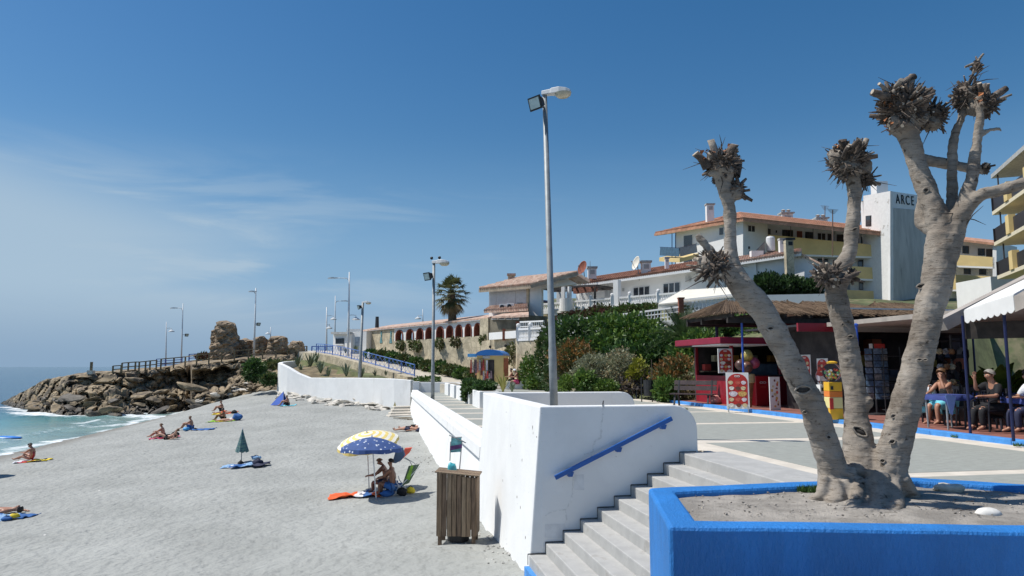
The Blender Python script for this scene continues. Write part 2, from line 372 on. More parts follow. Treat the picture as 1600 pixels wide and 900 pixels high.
ROCKB = [(-60, 90), (-52, 78.5), (-46, 72), (-40, 70.5), (-34, 69), (-30.5, 70)]
def build_sea():
    xs = [-14000, -5000, -2000, -800, -350, -180, -120, -90]; x = -75.0
    while x < -18: xs.append(x); x += 0.5
    xs += [-10, 200, 1500, 6000]
    ys = [-400, -100, -40]; y = -20.0
    while y < 100: ys.append(y); y += 0.5
    ys += [110, 130, 170, 250, 400, 800, 2000, 5000, 14000]
    vs, sh, fo = [], [], []
    for y in ys:
        for x in xs:
            near = -80 < x < -10 and -22 < y < 105
            q = Vector((x, y, 0)); d = dist_wall(x, y) - 22.5 if near else 99
            if x > -20: d = 99
            wave = 0.0; f = 0.0; s = 0.0
            if near:
                wob = 1.3 * noise.noise(q * 0.12) + 0.5 * noise.noise(q * 0.4)
                s = 1 - sstep(0.0, 26, d + wob * 2)
                f = 0.62 * (1 - sstep(0.2, 1.7, abs(d - 0.2 + wob)))                     # swash edge
                f = max(f, 0.46 * (1 - sstep(0.3, 1.6, abs(d - 3.6 - 1.5 * wob))) * sstep(-0.35, 0.3, noise.noise(q * 0.07 + Vector((5, 5, 0)))))
                f = max(f, 0.60 * sstep(44, 56, y) * (1 - sstep(3, 9, d + wob)) * sstep(-0.2, 0.35, noise.noise(Vector((x * .35, y * .2, 3)))))
                dr = min((Vector((x, y)) - (Vector(a_) + (Vector(b_) - Vector(a_)) * t)).length for a_, b_ in zip(ROCKB, ROCKB[1:]) for t in (0, .33, .66, 1)) if y > 55 else 99
                f = max(f, 0.66 * (1 - sstep(1.0, 6.5, dr + 2 * wob)))
                wave = 0.07 * noise.noise(Vector((x * .5, y * .16, 0))) + 0.16 * max(0, 1 - abs(d - 4.2 - 1.5 * wob) / 1.6)
                if d < 1: wave *= 0.25
            vs.append((x, y, SEA_Z + wave)); sh.append(s); fo.append(f)
    w = len(xs); fs = [(j * w + i, j * w + i + 1, (j + 1) * w + i + 1, (j + 1) * w + i) for j in range(len(ys) - 1) for i in range(w - 1)]
    me = bpy.data.meshes.new('sea'); me.from_pydata(vs, [], fs); me.materials.append(seam); me.polygons.foreach_set('use_smooth', [True] * len(me.polygons))
    for nm, dt in (('shallow', sh), ('foam', fo)):
        a = me.attributes.new(nm, 'FLOAT', 'POINT'); a.data.foreach_set('value', dt)
    o = bpy.data.objects.new('sea', me); COL.objects.link(o); struct(o)
build_sea()
# ---- plaza
PAVE = layer(mat('cream_paving', (0.62, 0.56, 0.47), 0.9, 0.08, 2.5, bump=0.2), (0.42, 0.38, 0.32), 1.8, 0.58, 0.75, None, 0.5)
SLAB = layer(mat('grey_striated_slab', (0.31, 0.32, 0.285), 0.85, 0.13, 2.0, bump=0.35, bscale=12, stretch=(2.2, 14, 1)), (0.50, 0.50, 0.46), 7, 0.58, 0.66, (0.8, 6, 1), 0.5)
BUILDB = 2.70
m = MB(); m.prism([AB(-9, BUILDB - .02, -0.5), AB(-9, 9.0, -0.5), AB(60, 9.0, -0.5), AB(60, 2.95, -0.5), AB(0.0, 2.95, -0.5), AB(0.0, BUILDB - .02, -0.5)], (0, 0, 0.5))
plaza = struct(m.build('plaza', PAVE))
m = MB(); m.prism([AB(0.27, 0.27, -0.5), AB(0.27, 2.95, -0.5), AB(6.2, 2.95, -0.5), AB(6.2, 0.27, -0.5)], (0, 0, 0.496)); m.build('landing', PAVE, plaza)
def panel(a0, a1, b0, b1, z=0.004):
    mm = MB(); n_ = 6
    mm.prism([AB(a0, b0, z - 0.02), AB(a0, b1, z - 0.02), AB(a1, b1, z - 0.02), AB(a1, b0, z - 0.02)], (0, 0, 0.02)); return mm.build('paving_panel', SLAB, plaza)
for a0, a1 in ((-8.3, -3.1), (-2.75, 1.35), (1.9, 5.5), (5.95, 10.0), (10.4, 14.6), (15.1, 19.3), (19.8, 24), (24.5, 29), (29.5, 34)):
    panel(a0, a1, 3.55, 8.3)
# ---- walkway behind the block, along the beach wall
m = MB(); m.prism([AB(6.5, 0.3, -0.9), AB(6.5, 2.93, -0.9), AB(44, 2.93, -0.9), AB(44, 0.3, -0.9)], (0, 0, 0.375)); walk = struct(m.build('walkway', SLAB))
for k in range(9):
    a0 = 8.6 + k * 3.35; m = MB(); m.prism([AB(a0, 0.36, -0.54), AB(a0, 2.3, -0.54), AB(a0 + .62, 2.3, -0.54), AB(a0 + .62, 0.36, -0.54)], (0, 0, 0.021)); m.build('paving_stripe', PAVE, walk)
# ---- restaurant terrace with blue kerb
TERR = mat('red_terrace_tile', (0.25, 0.10, 0.075), 0.75, 0.15, 4)
m = MB(); m.prism([AB(-12, 9.22, -0.4), AB(-12, 24, -0.4), AB(16, 24, -0.4), AB(16, 9.22, -0.4)], (0, 0, 0.5)); terrace = struct(m.build('terrace', TERR))
for k in range(14):
    a0 = -12 + 2 * k; m = MB(); m.prism([AB(a0 + .004, 9.0, -0.3), AB(a0 + .004, 9.22, -0.3), AB(a0 + 1.996, 9.22, -0.3), AB(a0 + 1.996, 9.0, -0.3)], (0, 0, 0.405)); m.build('kerb_block', BLUEK, terrace, bevel=0.012)
# ---- ground near the camera
m = MB(); m.prism([(-2.2, -6, -0.55), (12, -6, -0.55), (12, 5.0, -0.55), (1.5, 4.9, -0.55), (1.2, 3.9, -0.55), (-2.2, 3.9, -0.55)], (0, 0, 0.4)); struct(m.build('pavement', CONC))
# ---- steps going down to the sand
stairs = thing('staircase', 'worn grey concrete staircase going down to the sand beside the white wall', 'stairs', AB(0, 1.2, -1.85))
NST = 10; TR = 0.292; RI = 0.172
STEP = layer(layer(mat('step_concrete', (0.41, 0.405, 0.385), 0.9, 0.08, 3, bump=0.3, bscale=70), (0.27, 0.25, 0.22), 3.0, 0.56, 0.72, None, 0.55), (0.56, 0.55, 0.52), 14, 0.6, 0.7, None, 0.4, seed=3)
for k in range(NST):
    b1 = BUILDB + .03 - k * TR; b0 = b1 - TR - (0.02 if k < NST - 1 else 0); zt = -(k) * RI
    if k == 0: b1 += 0.5
    m = MB(); aL = -7.5 if k < 4 else -9.5
    m.prism([AB(aL, b0, zt - 0.6), AB(-0.004, b0, zt - 0.6), AB(-0.004, b1, zt - 0.6), AB(aL, b1, zt - 0.6)], (0, 0, 0.6 + (0.006 if k == 0 else 0)))
    m.build('step', STEP, stairs, bevel=0.014)
m = MB(); bq = BUILDB + .03 - NST * TR - 0.03
m.prism([AB(-9, bq - 0.05, -2.6), AB(-0.004, bq - 0.05, -2.6), AB(-0.004, bq + 0.03, -2.6), AB(-9, bq + 0.03, -2.6)], (0, 0, 2.6 - NST * RI - 0.0)); m.build('blue_edge', BLUEK, stairs)
# ================================================================== WHITE WALLS
def wall_run(pts, zb, zt, w, batter=0.0):
    """wall along plan points; outer face on the left of travel"""
    pass
block = thing('parapet_wall', 'tall white painted parapet wall with cracked shaded face and blue handrail', 'wall', AB(0, 0, -2))
T = 0.26; ZT = 0.80
def rounded_profile(L, zb, zt, r, s0=0.0):
    """outline in (s, z): flat top, rounded far end"""
    o = [(s0, zb), (L, zb), (L, zt - r)]
    for k in range(1, 7):
        t = k / 6 * math.pi / 2; o.append((L - r + r * math.cos(t), zt - r + r * math.sin(t)))
    o.append((s0, zt)); return o
LF = 2.76
pr = rounded_profile(LF, -2.3, ZT, 0.42)
m = MB(); m.prism([AB(0, s, z) for s, z in pr][::-1], AH * T)
front = m.build('front_wall', WHITE, block, bevel=0.022)
pr = rounded_profile(3.95, -0.5, ZT, 0.34, 0.0)
m = MB(); m.prism([AB(6.25, s, z) for s, z in pr][::-1], AH * T); m.build('back_wall', WHITE, block, bevel=0.022)
m = MB(); ml_ = 5.1                                   # battered face towards the beach, with the ledge ending at the low wall
m.hexa([AB(0.003, -0.26, -2.75), AB(0.003, T - .003, -2.75), AB(6.247, T - .003, -2.75), AB(6.247, -0.26, -2.75), AB(0.003, 0.002, ZT - .002), AB(0.003, T - .003, ZT - .002), AB(6.247, T - .003, ZT - .002), AB(6.247, 0.002, ZT - .002)])
m.v = [Vector(q) for q in m.v]; side = m.build('side_wall', WHITE, block, bevel=0.022)
# cracks in the shaded face
CRACK = mat('crack_filler', (0.74, 0.74, 0.72), 0.9, 0.1, 20)
CRACKD = mat('crack_dark', (0.10, 0.095, 0.09), 0.9, 0.2, 20)
def on_front(px, py, off=0.0): return PL(px, py, AB(0, 0), AH) - AH * off
def crack(pts, w, mt, off=0.003):
    mm = MB(); out = []
    for (x0, y0), (x1, y1) in zip(pts, pts[1:]):
        for k in range(6):
            t = k / 6; out.append((lerp(x0, x1, t) + rnd.uniform(-.7, .7), lerp(y0, y1, t) + rnd.uniform(-.7, .7)))
    out.append(pts[-1])
    for p0, p1 in zip(out, out[1:]):
        mm.beam(on_front(*p0, off * .3), on_front(*p1, off * .3), off * 2, w * rnd.uniform(.5, 1.3), up=AH.cross((on_front(*p1) - on_front(*p0)).normalized()))
    return mm.build('crack', mt, front)
crack([(943, 633), (942, 648), (940, 660), (939, 684), (929, 689), (926, 706), (912, 710)], 0.03, CRACK)
crack([(924, 710), (920, 726)], 0.02, CRACK)
crack([(896, 745), (895, 765), (893, 782), (884, 796), (885, 814)], 0.022, CRACK)
crack([(884, 796), (864, 799), (852, 806)], 0.016, CRACK)
crack([(942, 636), (943, 626)], 0.02, CRACKD)
# patched render and small chips on the white faces
PATCH = mat('patched_render', (0.70, 0.71, 0.71), .9, .06, 6); CHIP = mat('chipped_render', (0.30, 0.27, 0.23), .95, .3, 20)
for x0, y0, x1, y1 in ((897, 741, 913, 765), (851, 818, 884, 840)):
    mm = MB(); mm.prism([on_front(x, y, .003) for x, y in ((x0, y1), (x1, y1 + 1), (x1 - 1, y0), (x0 + .5, y0 + 1))], AH * .002); mm.build('render_patch', PATCH, front)
def on_side(px, py):
    n_ = ((AB(1, 0, ZT - .002) - AB(0, 0, ZT - .002)).cross(AB(0, -.262, -2.75) - AB(0, 0, ZT))).normalized(); return PL(px, py, AB(0, 0.002, ZT - .002), n_)
cr_ = random.Random(8)
for k in range(16):
    x, y = cr_.uniform(776, 840), cr_.uniform(640, 850); c = on_side(x, y); r_ = cr_.uniform(.006, .022); mm = MB(); mm.blob(c, (r_ * .3, r_ * cr_.uniform(1, 2.2), r_ * cr_.uniform(.8, 2.5)), 7, 5, .4, 1.7, seed=k); mm.build('render_chip', CHIP, side)
# dark joint where the steps meet the wall
mm = MB()
for k in range(NST):
    b1 = BUILDB + .03 - k * TR; b0 = b1 - TR - .012; z1 = -k * RI
    mm.beam(AB(-0.006, b0 - .004, z1 + .012), AB(-0.006, b1 - .01, z1 + .012), 0.012, 0.018)
    mm.beam(AB(-0.006, b0 - .008, z1 + .015), AB(-0.006, b0 - .008, z1 - RI + .02), 0.012, 0.018)
mm.build('mortar_joint', mat('dirty_mortar', (0.13, 0.12, 0.11), 0.95, 0.3, 20), front)
h0 = on_front(865, 745, 0.10); h1 = on_front(1046, 653, 0.10)
m = MB(); m.beam(h0, h1, 0.045, 0.075); rail = m.build('handrail', BLUER, block, bevel=0.008)
for t in (0.13, 0.54, 0.93):
    c = h0.lerp(h1, t); m = MB(); m.prism([c + BH * x + UP * z for x, z in ((-.055, -.04), (.055, -.04), (.03, -.115), (-.04, -.115))], AH * 0.10); m.build('bracket', BLUER, rail, bevel=0.005)
# ---- low wall along the beach
low = thing('beach_wall', 'long low white wall with two ledges running along the sand', 'wall', AB(25, 0, -2.4))
m = MB(); zt = -0.32; a0, a1 = 6.25, 44.0
def profile_wall(prof, stations, name, mt, parent, bev=0.0):
    """prof(a)->list of (b,z); swept through stations"""
    mm = MB(); rings = []
    for q in stations:
        k = len(mm.v); pr_ = prof(q); mm.v += [AB(q, b_, z_) for b_, z_ in pr_]; rings.append((k, len(pr_)))
    for (k0, n_), (k1, _) in zip(rings, rings[1:]):
        for i in range(n_): j = (i + 1) % n_; mm.face(k0 + i, k0 + j, k1 + j, k1 + i)
    mm.face(*range(rings[0][0], rings[0][0] + rings[0][1])); mm.face(*range(rings[-1][0] + rings[-1][1] - 1, rings[-1][0] - 1, -1))
    return mm.build(name, mt, parent, merge=True)
profile_wall(lambda q: [(-0.34, -3.0), (-0.03, zt - .62), (-0.03, zt - .5), (0.33, zt - .5), (0.33, -3.0)], [6.248 + k * 4.72 for k in range(9)], 'wall_base', WHITE, low)
profile_wall(lambda q: [(-0.13, zt - .48), (-0.11, zt - .20), (0.33, zt - .20), (0.33, zt - .50)], [6.248, 25, 44], 'ledge', WHITE, low)
profile_wall(lambda q: [(-0.045, zt - .21), (-0.03, zt - 0.02), (0, zt), (0.36, zt), (0.36, zt - .21)], [6.248, 25, 44], 'coping', WHITE, low)
# ---- blue planter
R0 = 0.25
pl = [G(1013, 763, R0), G(1045, 822, R0), G(1790, 833, R0), Vector((6.1, 7.05, R0)), G(1420, 745, R0), G(1180, 755, R0)]
planter = thing('planter', 'angular planter with thick blue painted walls full of grey soil round the tree', 'planter', (3.2, 6.4, -0.5))
cen = sum(pl, Vector()) / len(pl)
def inset(poly, d):
    n_ = len(poly); out = []
    for i in range(n_):
        p0, p1, p2 = poly[i - 1], poly[i], poly[(i + 1) % n_]
        e0 = (p1 - p0).normalized(); e1 = (p2 - p1).normalized(); n0 = Vector((-e0.y, e0.x, 0)); n1 = Vector((-e1.y, e1.x, 0))
        b = (n0 + n1).normalized(); out.append(p1 + b * (d / max(0.3, b.dot(n0))))
    return out
inn = inset(pl, 0.24)
if (inn[0] - cen).length > (pl[0] - cen).length: inn = inset(pl, -0.24)
m = MB(); n_ = len(pl)
NSEG = 10
def edge_pts(poly):
    out = []
    for i in range(n_):
        for k in range(NSEG): out.append(poly[i].lerp(poly[(i + 1) % n_], k / NSEG))
    return out
eo, ei = edge_pts(pl), edge_pts(inn); NN = len(eo)
for o_, i_ in zip(eo, ei):
    jz = 0.008 * noise.noise(o_ * 2.2); m.v += [Vector((o_.x, o_.y, -1.9)), Vector((o_.x, o_.y, R0 + jz)), Vector((i_.x, i_.y, R0 + jz * .5)), Vector((i_.x, i_.y, R0 - 0.3))]
for i in range(NN):
    j = (i + 1) % NN
    for q in range(3): m.face(i * 4 + q, i * 4 + q + 1, j * 4 + q + 1, j * 4 + q)
pw = m.build('planter_wall', BLUEP, planter, merge=True, bevel=0.03)
SOIL = layer(mat('dry_soil', (0.33, 0.30, 0.26), 0.95, 0.22, 2.5, bump=1.0, bscale=45), (0.17, 0.15, 0.125), 16, 0.56, 0.66, None, 0.7)
bm = bmesh.new(); vs = [bm.verts.new(p) for p in inn]; bm.faces.new(vs); bmesh.ops.triangulate(bm, faces=bm.faces); bmesh.ops.subdivide_edges(bm, edges=bm.edges, cuts=5, use_grid_fill=True); bmesh.ops.subdivide_edges(bm, edges=bm.edges, cuts=3, use_grid_fill=True)
TB = G(1345, 782, 0.17)
for v in bm.verts:
    v.co.z = 0.185 + 0.03 * noise.noise(v.co * 1.3) + 0.018 * noise.noise(v.co * 5) + 0.05 * math.exp(-((v.co.x - TB.x) ** 2 + (v.co.y - TB.y) ** 2) / 0.4)
    v.co -= planter.location
me = bpy.data.meshes.new('soil'); bm.to_mesh(me); bm.free(); me.materials.append(SOIL); me.polygons.foreach_set('use_smooth', [True] * len(me.polygons)); so_ = bpy.data.objects.new('soil', me); COL.objects.link(so_); so_.parent = planter
# ================================================================== POLLARDED TREE
BARK = bpy.data.materials.new('grey_bark'); BARK.use_nodes = True
def make_bark():
    n, l, p = nodes(BARK); p.inputs['Roughness'].default_value = 0.9; p.inputs['Specular IOR Level'].default_value = 0.25
    g = n.new('ShaderNodeNewGeometry')
    def nz(sc, det, st, ro=0.65):
        m_ = n.new('ShaderNodeMapping'); m_.inputs['Scale'].default_value = st; l.new(g.outputs['Position'], m_.inputs[0])
        t = n.new('ShaderNodeTexNoise'); t.inputs['Scale'].default_value = sc; t.inputs['Detail'].default_value = det; t.inputs['Roughness'].default_value = ro; t.inputs['Distortion'].default_value = 0.4; l.new(m_.outputs[0], t.inputs[0]); return t.outputs[0]
    def ramp(src, pts):
        r = n.new('ShaderNodeValToRGB'); l.new(src, r.inputs[0]); e = r.color_ramp.elements
        e[0].position, e[0].color = pts[0][0], (*pts[0][1], 1); e[1].position, e[1].color = pts[-1][0], (*pts[-1][1], 1)
        for q, c in pts[1:-1]: k = e.new(q); k.color = (*c, 1)
        return r.outputs[0]
    def mul(a, b, f=1.0):
        x = n.new('ShaderNodeMixRGB'); x.blend_type = 'MULTIPLY'; x.inputs[0].default_value = f; l.new(a, x.inputs[1]); l.new(b, x.inputs[2]); return x.outputs[0]
    base = ramp(nz(2.2, 7, (1, 1, 1)), [(0.3, (0.18, 0.148, 0.117)), (0.5, (0.30, 0.26, 0.214)), (0.7, (0.40, 0.355, 0.30))])
    rings = nz(1.9, 6, (2.2, 2.2, 15), .72); rg = ramp(rings, [(0.38, (0.55, 0.52, 0.49)), (0.49, (1, 1, 1)), (0.8, (1.05, 1.04, 1.03))])
    spots = nz(9, 3, (1, 1, 1.6)); sp = ramp(spots, [(0.30, (0.28, 0.25, 0.22)), (0.37, (1, 1, 1)), (1, (1, 1, 1))])
    dark = nz(1.1, 4, (1, 1, .7)); dk = ramp(dark, [(0.34, (0.70, 0.68, 0.66)), (0.55, (1, 1, 1)), (1, (1, 1, 1))])
    fine = ramp(nz(3.0, 4, (2.5, 2.5, 26), .6), [(0.355, (0.42, 0.38, 0.34)), (0.40, (1, 1, 1)), (1, (1, 1, 1))])      # thin dark growth rings
    vm = n.new('ShaderNodeMapping'); vm.inputs['Scale'].default_value = (7, 7, 13); l.new(g.outputs['Position'], vm.inputs[0]); vo = n.new('ShaderNodeTexVoronoi'); l.new(vm.outputs[0], vo.inputs[0])
    dots = ramp(vo.outputs['Distance'], [(0.10, (0.25, 0.21, 0.18)), (0.17, (1, 1, 1)), (1, (1, 1, 1))])
    l.new(mul(mul(mul(mul(mul(base, rg, .6), sp, .9), dk), fine, .8), dots, .75), p.inputs['Base Color'])
    b = n.new('ShaderNodeBump'); b.inputs['Strength'].default_value = 0.7; b.inputs['Distance'].default_value = 0.012; l.new(rings, b.inputs['Height'])
    b2 = n.new('ShaderNodeBump'); b2.inputs['Strength'].default_value = 0.6; b2.inputs['Distance'].default_value = 0.01; l.new(nz(24, 6, (1, 1, 1.5)), b2.inputs['Height']); l.new(b.outputs[0], b2.inputs['Normal']); l.new(b2.outputs[0], p.inputs['Normal'])
make_bark()
CUTW = mat('cut_wood', (0.46, 0.39, 0.30), 0.9, 0.25, 12)
STUBM = mat('stub_bark', (0.115, 0.088, 0.068), 0.9, 0.5, 9, bump=0.6, bscale=60)
DRYLEAF = mat('dead_leaf', (0.36, 0.13, 0.04), 0.7, 0.4, 20)
tree = thing('ficus_tree', 'pollarded grey tree with three bare trunks and stubby cut knobs in blue planter', 'tree', (TB.x, TB.y, 0.2))
def limb(mm, pts, seg=14):
    """pts: (px, py, half width px, depth)"""
    cs = [P(x, y, Y) for x, y, h, Y in pts]; rs = [h * Y / F * .81 for x, y, h, Y in pts]
    out, ro = [], []
    for i in range(len(cs) - 1):
        p0 = cs[max(i - 1, 0)]; p1 = cs[i]; p2 = cs[i + 1]; p3 = cs[min(i + 2, len(cs) - 1)]
        for k in range(5):
            t = k / 5; q = 0.5 * ((2 * p1) + (p2 - p0) * t + (2 * p0 - 5 * p1 + 4 * p2 - p3) * t * t + (3 * p1 - p0 - 3 * p2 + p3) * t ** 3)
            out.append(q); ro.append(lerp(rs[i], rs[i + 1], t) * (1 + 0.05 * noise.noise(q * 4)))
    out.append(cs[-1]); ro.append(rs[-1]); mm.tube(out, ro, seg)
YT = TB.y
m = MB()
limb(m, [(1304, 800, 30, YT), (1302, 765, 29, YT), (1300, 730, 27, YT), (1288, 690, 26, YT - .03), (1271, 640, 24, YT - .1), (1248, 592, 23.5, YT - .15), (1220, 536, 23, YT - .2), (1190, 484, 25, YT - .25), (1160, 450, 25, YT - .3), (1146, 425, 21, YT - .3), (1141, 395, 13, YT - .3), (1141, 360, 12, YT - .3), (1138, 320, 13, YT - .3), (1131, 292, 15, YT - .3), (1122, 262, 15, YT - .3)])
limb(m, [(1150, 440, 17, YT - .3), (1122, 412, 15, YT - .38), (1104, 385, 8, YT - .4), (1089, 367, 5, YT - .4)])
limb(m, [(1345, 800, 46, YT + .08), (1345, 765, 42, YT + .09), (1344, 735, 37, YT + .12), (1342, 700, 29, YT + .17), (1339, 655, 22.5, YT + .22), (1337, 620, 21, YT + .25), (1331, 580, 19.5, YT + .3), (1322, 530, 20, YT + .32), (1311, 480, 20, YT + .35), (1306, 452, 20, YT + .35), (1312, 425, 18, YT + .38), (1325, 397, 14, YT + .4), (1331, 365, 13, YT + .4), (1335, 315, 13, YT + .4), (1334, 285, 15, YT + .4), (1328, 262, 15, YT + .4)])
limb(m, [(1308, 455, 17, YT + .34), (1293, 432, 14, YT + .25), (1285, 424, 9, YT + .22)])
limb(m, [(1385, 800, 34, YT - .02), (1384, 765, 32, YT - .02), (1392, 720, 31, YT - .02), (1403, 680, 28.5, YT - .05), (1416, 630, 27.5, YT - .08), (1430, 580, 27, YT - .1), (1443, 530, 26, YT - .12), (1453, 480, 26, YT - .14), (1463, 445, 28, YT - .15), (1470, 400, 30, YT - .15), (1476, 368, 30, YT - .15)])
limb(m, [(1478, 380, 26, YT - .15), (1463, 335, 22, YT - .1), (1449, 300, 19, YT - .05), (1437, 270, 17, YT), (1426, 235, 18, YT), (1418, 205, 22, YT), (1416, 185, 20, YT)])
limb(m, [(1455, 360, 12, YT - .05), (1440, 345, 13, YT + .05), (1441, 305, 8, YT + .05), (1446, 280, 6, YT + .05)])
limb(m, [(1482, 380, 24, YT - .15), (1500, 338, 18, YT - .2), (1513, 300, 13, YT - .22), (1521, 262, 11, YT - .22), (1527, 215, 9, YT - .2), (1531, 175, 8, YT - .2), (1530, 150, 9, YT - .2)])
limb(m, [(1486, 352, 13, YT - .12), (1487, 310, 10, YT - .05), (1488, 262, 9.5, YT - .02), (1490, 215, 8, YT), (1500, 190, 7, YT), (1508, 160, 8, YT), (1506, 138, 8, YT)])
limb(m, [(1440, 250, 12, YT + .05), (1470, 254, 10, YT + .1), (1505, 261, 10, YT + .1), (1536, 266, 8, YT + .08)])
limb(m, [(1495, 345, 17, YT - .2), (1525, 310, 13, YT - .3), (1560, 298, 12, YT - .4), (1600, 286, 11, YT - .5), (1655, 268, 9, YT - .6)])
limb(m, [(1530, 212, 5, YT - .2), (1545, 204, 5, YT - .2), (1560, 202, 4, YT - .2), (1566, 206, 2, YT - .2)])
limb(m, [(1508, 150, 4, YT), (1517, 122, 3.5, YT), (1524, 103, 3, YT), (1527, 90, 2, YT)])
# knobs, flare and roots
for x, y, r, Y in ((1128, 268, 20, YT - .3), (1150, 300, 13, YT - .3), (1120, 415, 20, YT - .38), (1326, 258, 24, YT + .4), (1298, 432, 17, YT + .28), (1420, 178, 27, YT), (1452, 190, 17, YT + .06), (1398, 150, 14, YT - .05), (1512, 150, 17, YT - .05), (1540, 165, 13, YT - .2), (1118, 245, 14, YT - .3), (1142, 250, 12, YT - .28), (1104, 412, 14, YT - .42), (1308, 245, 15, YT + .38), (1346, 262, 16, YT + .4), (1318, 436, 11, YT + .3), (1440, 150, 16, YT + .02), (1410, 195, 20, YT - .03), (1470, 180, 10, YT + .06), (1523, 170, 12, YT - .1), (1354, 628, 10, YT + .2), (1262, 612, 12, YT - .2)):
    c = P(x, y, Y); m.blob(c, r * Y / F, 12, 8, 0.3, 1.8, seed=x)
m.blob(P(1342, 745, YT + .02), (0.17, 0.12, 0.16), 14, 10, 0.2, 1.5, seed=3)
for x0, y0, x1, y1, h in ((1290, 745, 1270, 786, 9), (1306, 755, 1300, 790, 13), (1322, 752, 1318, 788, 10), (1340, 750, 1332, 796, 10), (1352, 755, 1350, 792, 11), (1372, 745, 1372, 797, 15), (1392, 750, 1400, 800, 11), (1408, 745, 1430, 780, 10), (1328, 735, 1322, 772, 8), (1362, 735, 1358, 785, 10)):
    a_ = P(x0, y0, YT - .12); b_ = G(x1, y1, 0.17); mid = a_.lerp(b_, .55) + Vector((0, -.05, -.05)); end = b_ + (b_ - a_) * Vector((1, 1, 0)).length * .05
    rr = h * YT / F; m.tube([a_, mid, b_ + UP * .02, end + Vector((b_.x - a_.x, b_.y - a_.y, 0)) * .5 - UP * .06], [rr * 1.1, rr, rr * .95, rr * .5], 10)
tk = m.build('trunk', BARK, tree, smooth=True)
rm = tk.modifiers.new('remesh', 'REMESH'); rm.mode = 'VOXEL'; rm.voxel_size = 0.016; rm.use_smooth_shade = True
sm = tk.modifiers.new('smooth', 'SMOOTH'); sm.iterations = 3; sm.factor = 0.5
tx2 = bpy.data.textures.new('bark_pits', 'CLOUDS'); tx2.noise_scale = 0.035; tx2.noise_depth = 2
tx = bpy.data.textures.new('bark_lumps', 'CLOUDS'); tx.noise_scale = 0.12; tx.noise_depth = 3
dm = tk.modifiers.new('lumps', 'DISPLACE'); dm.texture = tx; dm.strength = 0.034; dm.mid_level = 0.5; dm.texture_coords = 'GLOBAL'
dm2 = tk.modifiers.new('pits', 'DISPLACE'); dm2.texture = tx2; dm2.strength = 0.010; dm2.mid_level = 0.5; dm2.texture_coords = 'GLOBAL'
# pruning scars: dark eye-shaped rings on the trunks
SCAR = mat('scar_dark', (0.045, 0.038, 0.032), 0.95, 0.4, 30)
bpy.context.view_layer.update()
from mathutils.bvhtree import BVHTree
_dg = bpy.context.evaluated_depsgraph_get(); TBVH = BVHTree.FromObject(tk, _dg)
def scar(px, py, Y, w, h, tilt=0.0):
    hit = TBVH.ray_cast(EYE - tree.location, ray(px, py).normalized())
    if hit[0] is None: return
    c = hit[0] + tree.location; Y = c.y; w *= .8; h *= .72; d = (c - EYE).normalized(); x = d.cross(UP).normalized(); y = x.cross(d)
    x, y = x * math.cos(tilt) + y * math.sin(tilt), y * math.cos(tilt) - x * math.sin(tilt)
    mm = MB(); w_, h_ = w * Y / F, h * Y / F; ring = [c - d * .012 + x * w_ * math.cos(t) + y * h_ * math.sin(t) * (1 - .35 * abs(math.cos(t))) for t in [2 * math.pi * k / 16 for k in range(17)]]
    mm.tube(ring, 0.35 * h_ * .5 + .003, 6, cap=False); o = mm.build('branch_scar', BARK, tree, smooth=True)
    mm = MB(); mm.lathe([(0.02 * w_, .014), (0.5 * w_, .012), (.86 * w_, 0.0), (.86 * w_, -.03)], (0, 0, 0), 12)
    Mx = Matrix((x, y * (h_ / w_) * .7, -d)).transposed(); mm.v = [c + Mx @ v for v in mm.v]; mm.build('scar_hollow', SCAR, o, smooth=True)
for q in ((1255, 609, YT - .395, 15, 9.5, .15), (1204, 513, YT - .36, 6.5, 4, .1), (1329, 526, YT + .185, 5.5, 3.5, .2), (1317, 507, YT + .20, 2.5, 3.2, 0), (1437, 562, YT - .30, 5, 3.2, .1), (1396, 650, YT - .28, 5, 4, .3), (1394, 690, YT - .25, 6, 5, .4), (1379, 720, YT - .25, 4.5, 4.5, 0), (1295, 683, YT - .2, 4.5, 4.5, 0), (1352, 543, YT + .18, 4, 3, .3), (1258, 644, YT - .28, 4.5, 3.5, 0), (1446, 562, YT - .3, 4, 2.5, 0), (1440, 447, YT - .36, 9, 6, .2), (1447, 297, YT - .16, 5, 6, 0), (1336, 358, YT + .29, 5, 3, .3), (1344, 674, YT - .05, 14, 9, -.6)):
    scar(*q)
# cut stubs, each a short peg with a pale sawn end
def stub_mesh(i):
    r = random.Random(i); mm = MB(); L = 1.0; pts = []; rs = []
    bx, by = r.uniform(-.18, .18), r.uniform(-.18, .18)
    for k in range(4): t = k / 3; pts.append(Vector((bx * t * t, by * t * t, t))); rs.append(0.20 * (1 - .35 * t) * r.uniform(.85, 1.15))
    rs[-1] *= 1.0; mm.tube(pts, rs, 7, cap=False); mm.cur = 1; n_ = len(mm.v); mm.face(*range(n_ - 7, n_))
    me = bpy.data.meshes.new('branch_stub'); me.from_pydata([tuple(v) for v in mm.v], [], mm.f); me.materials.append(STUBM if i % 4 else BARK); me.materials.append(CUTW); me.polygons.foreach_set('material_index', mm.mi); me.polygons.foreach_set('use_smooth', [k < len(me.polygons) - 1 for k in range(len(me.polygons))]); return me
STUBS = [stub_mesh(i) for i in range(8)]
ts = random.Random(21)
def put_stub(c, d, L, w):
    o = bpy.data.objects.new('branch_stub', ts.choice(STUBS)); COL.objects.link(o); o.parent = tree
    q = d.to_track_quat('Z', 'Y'); o.matrix_local = Matrix.Translation(c - tree.location) @ q.to_matrix().to_4x4() @ Matrix.Rotation(ts.uniform(0, 6.28), 4, 'Z') @ Matrix.Diagonal((w, w, L, 1))
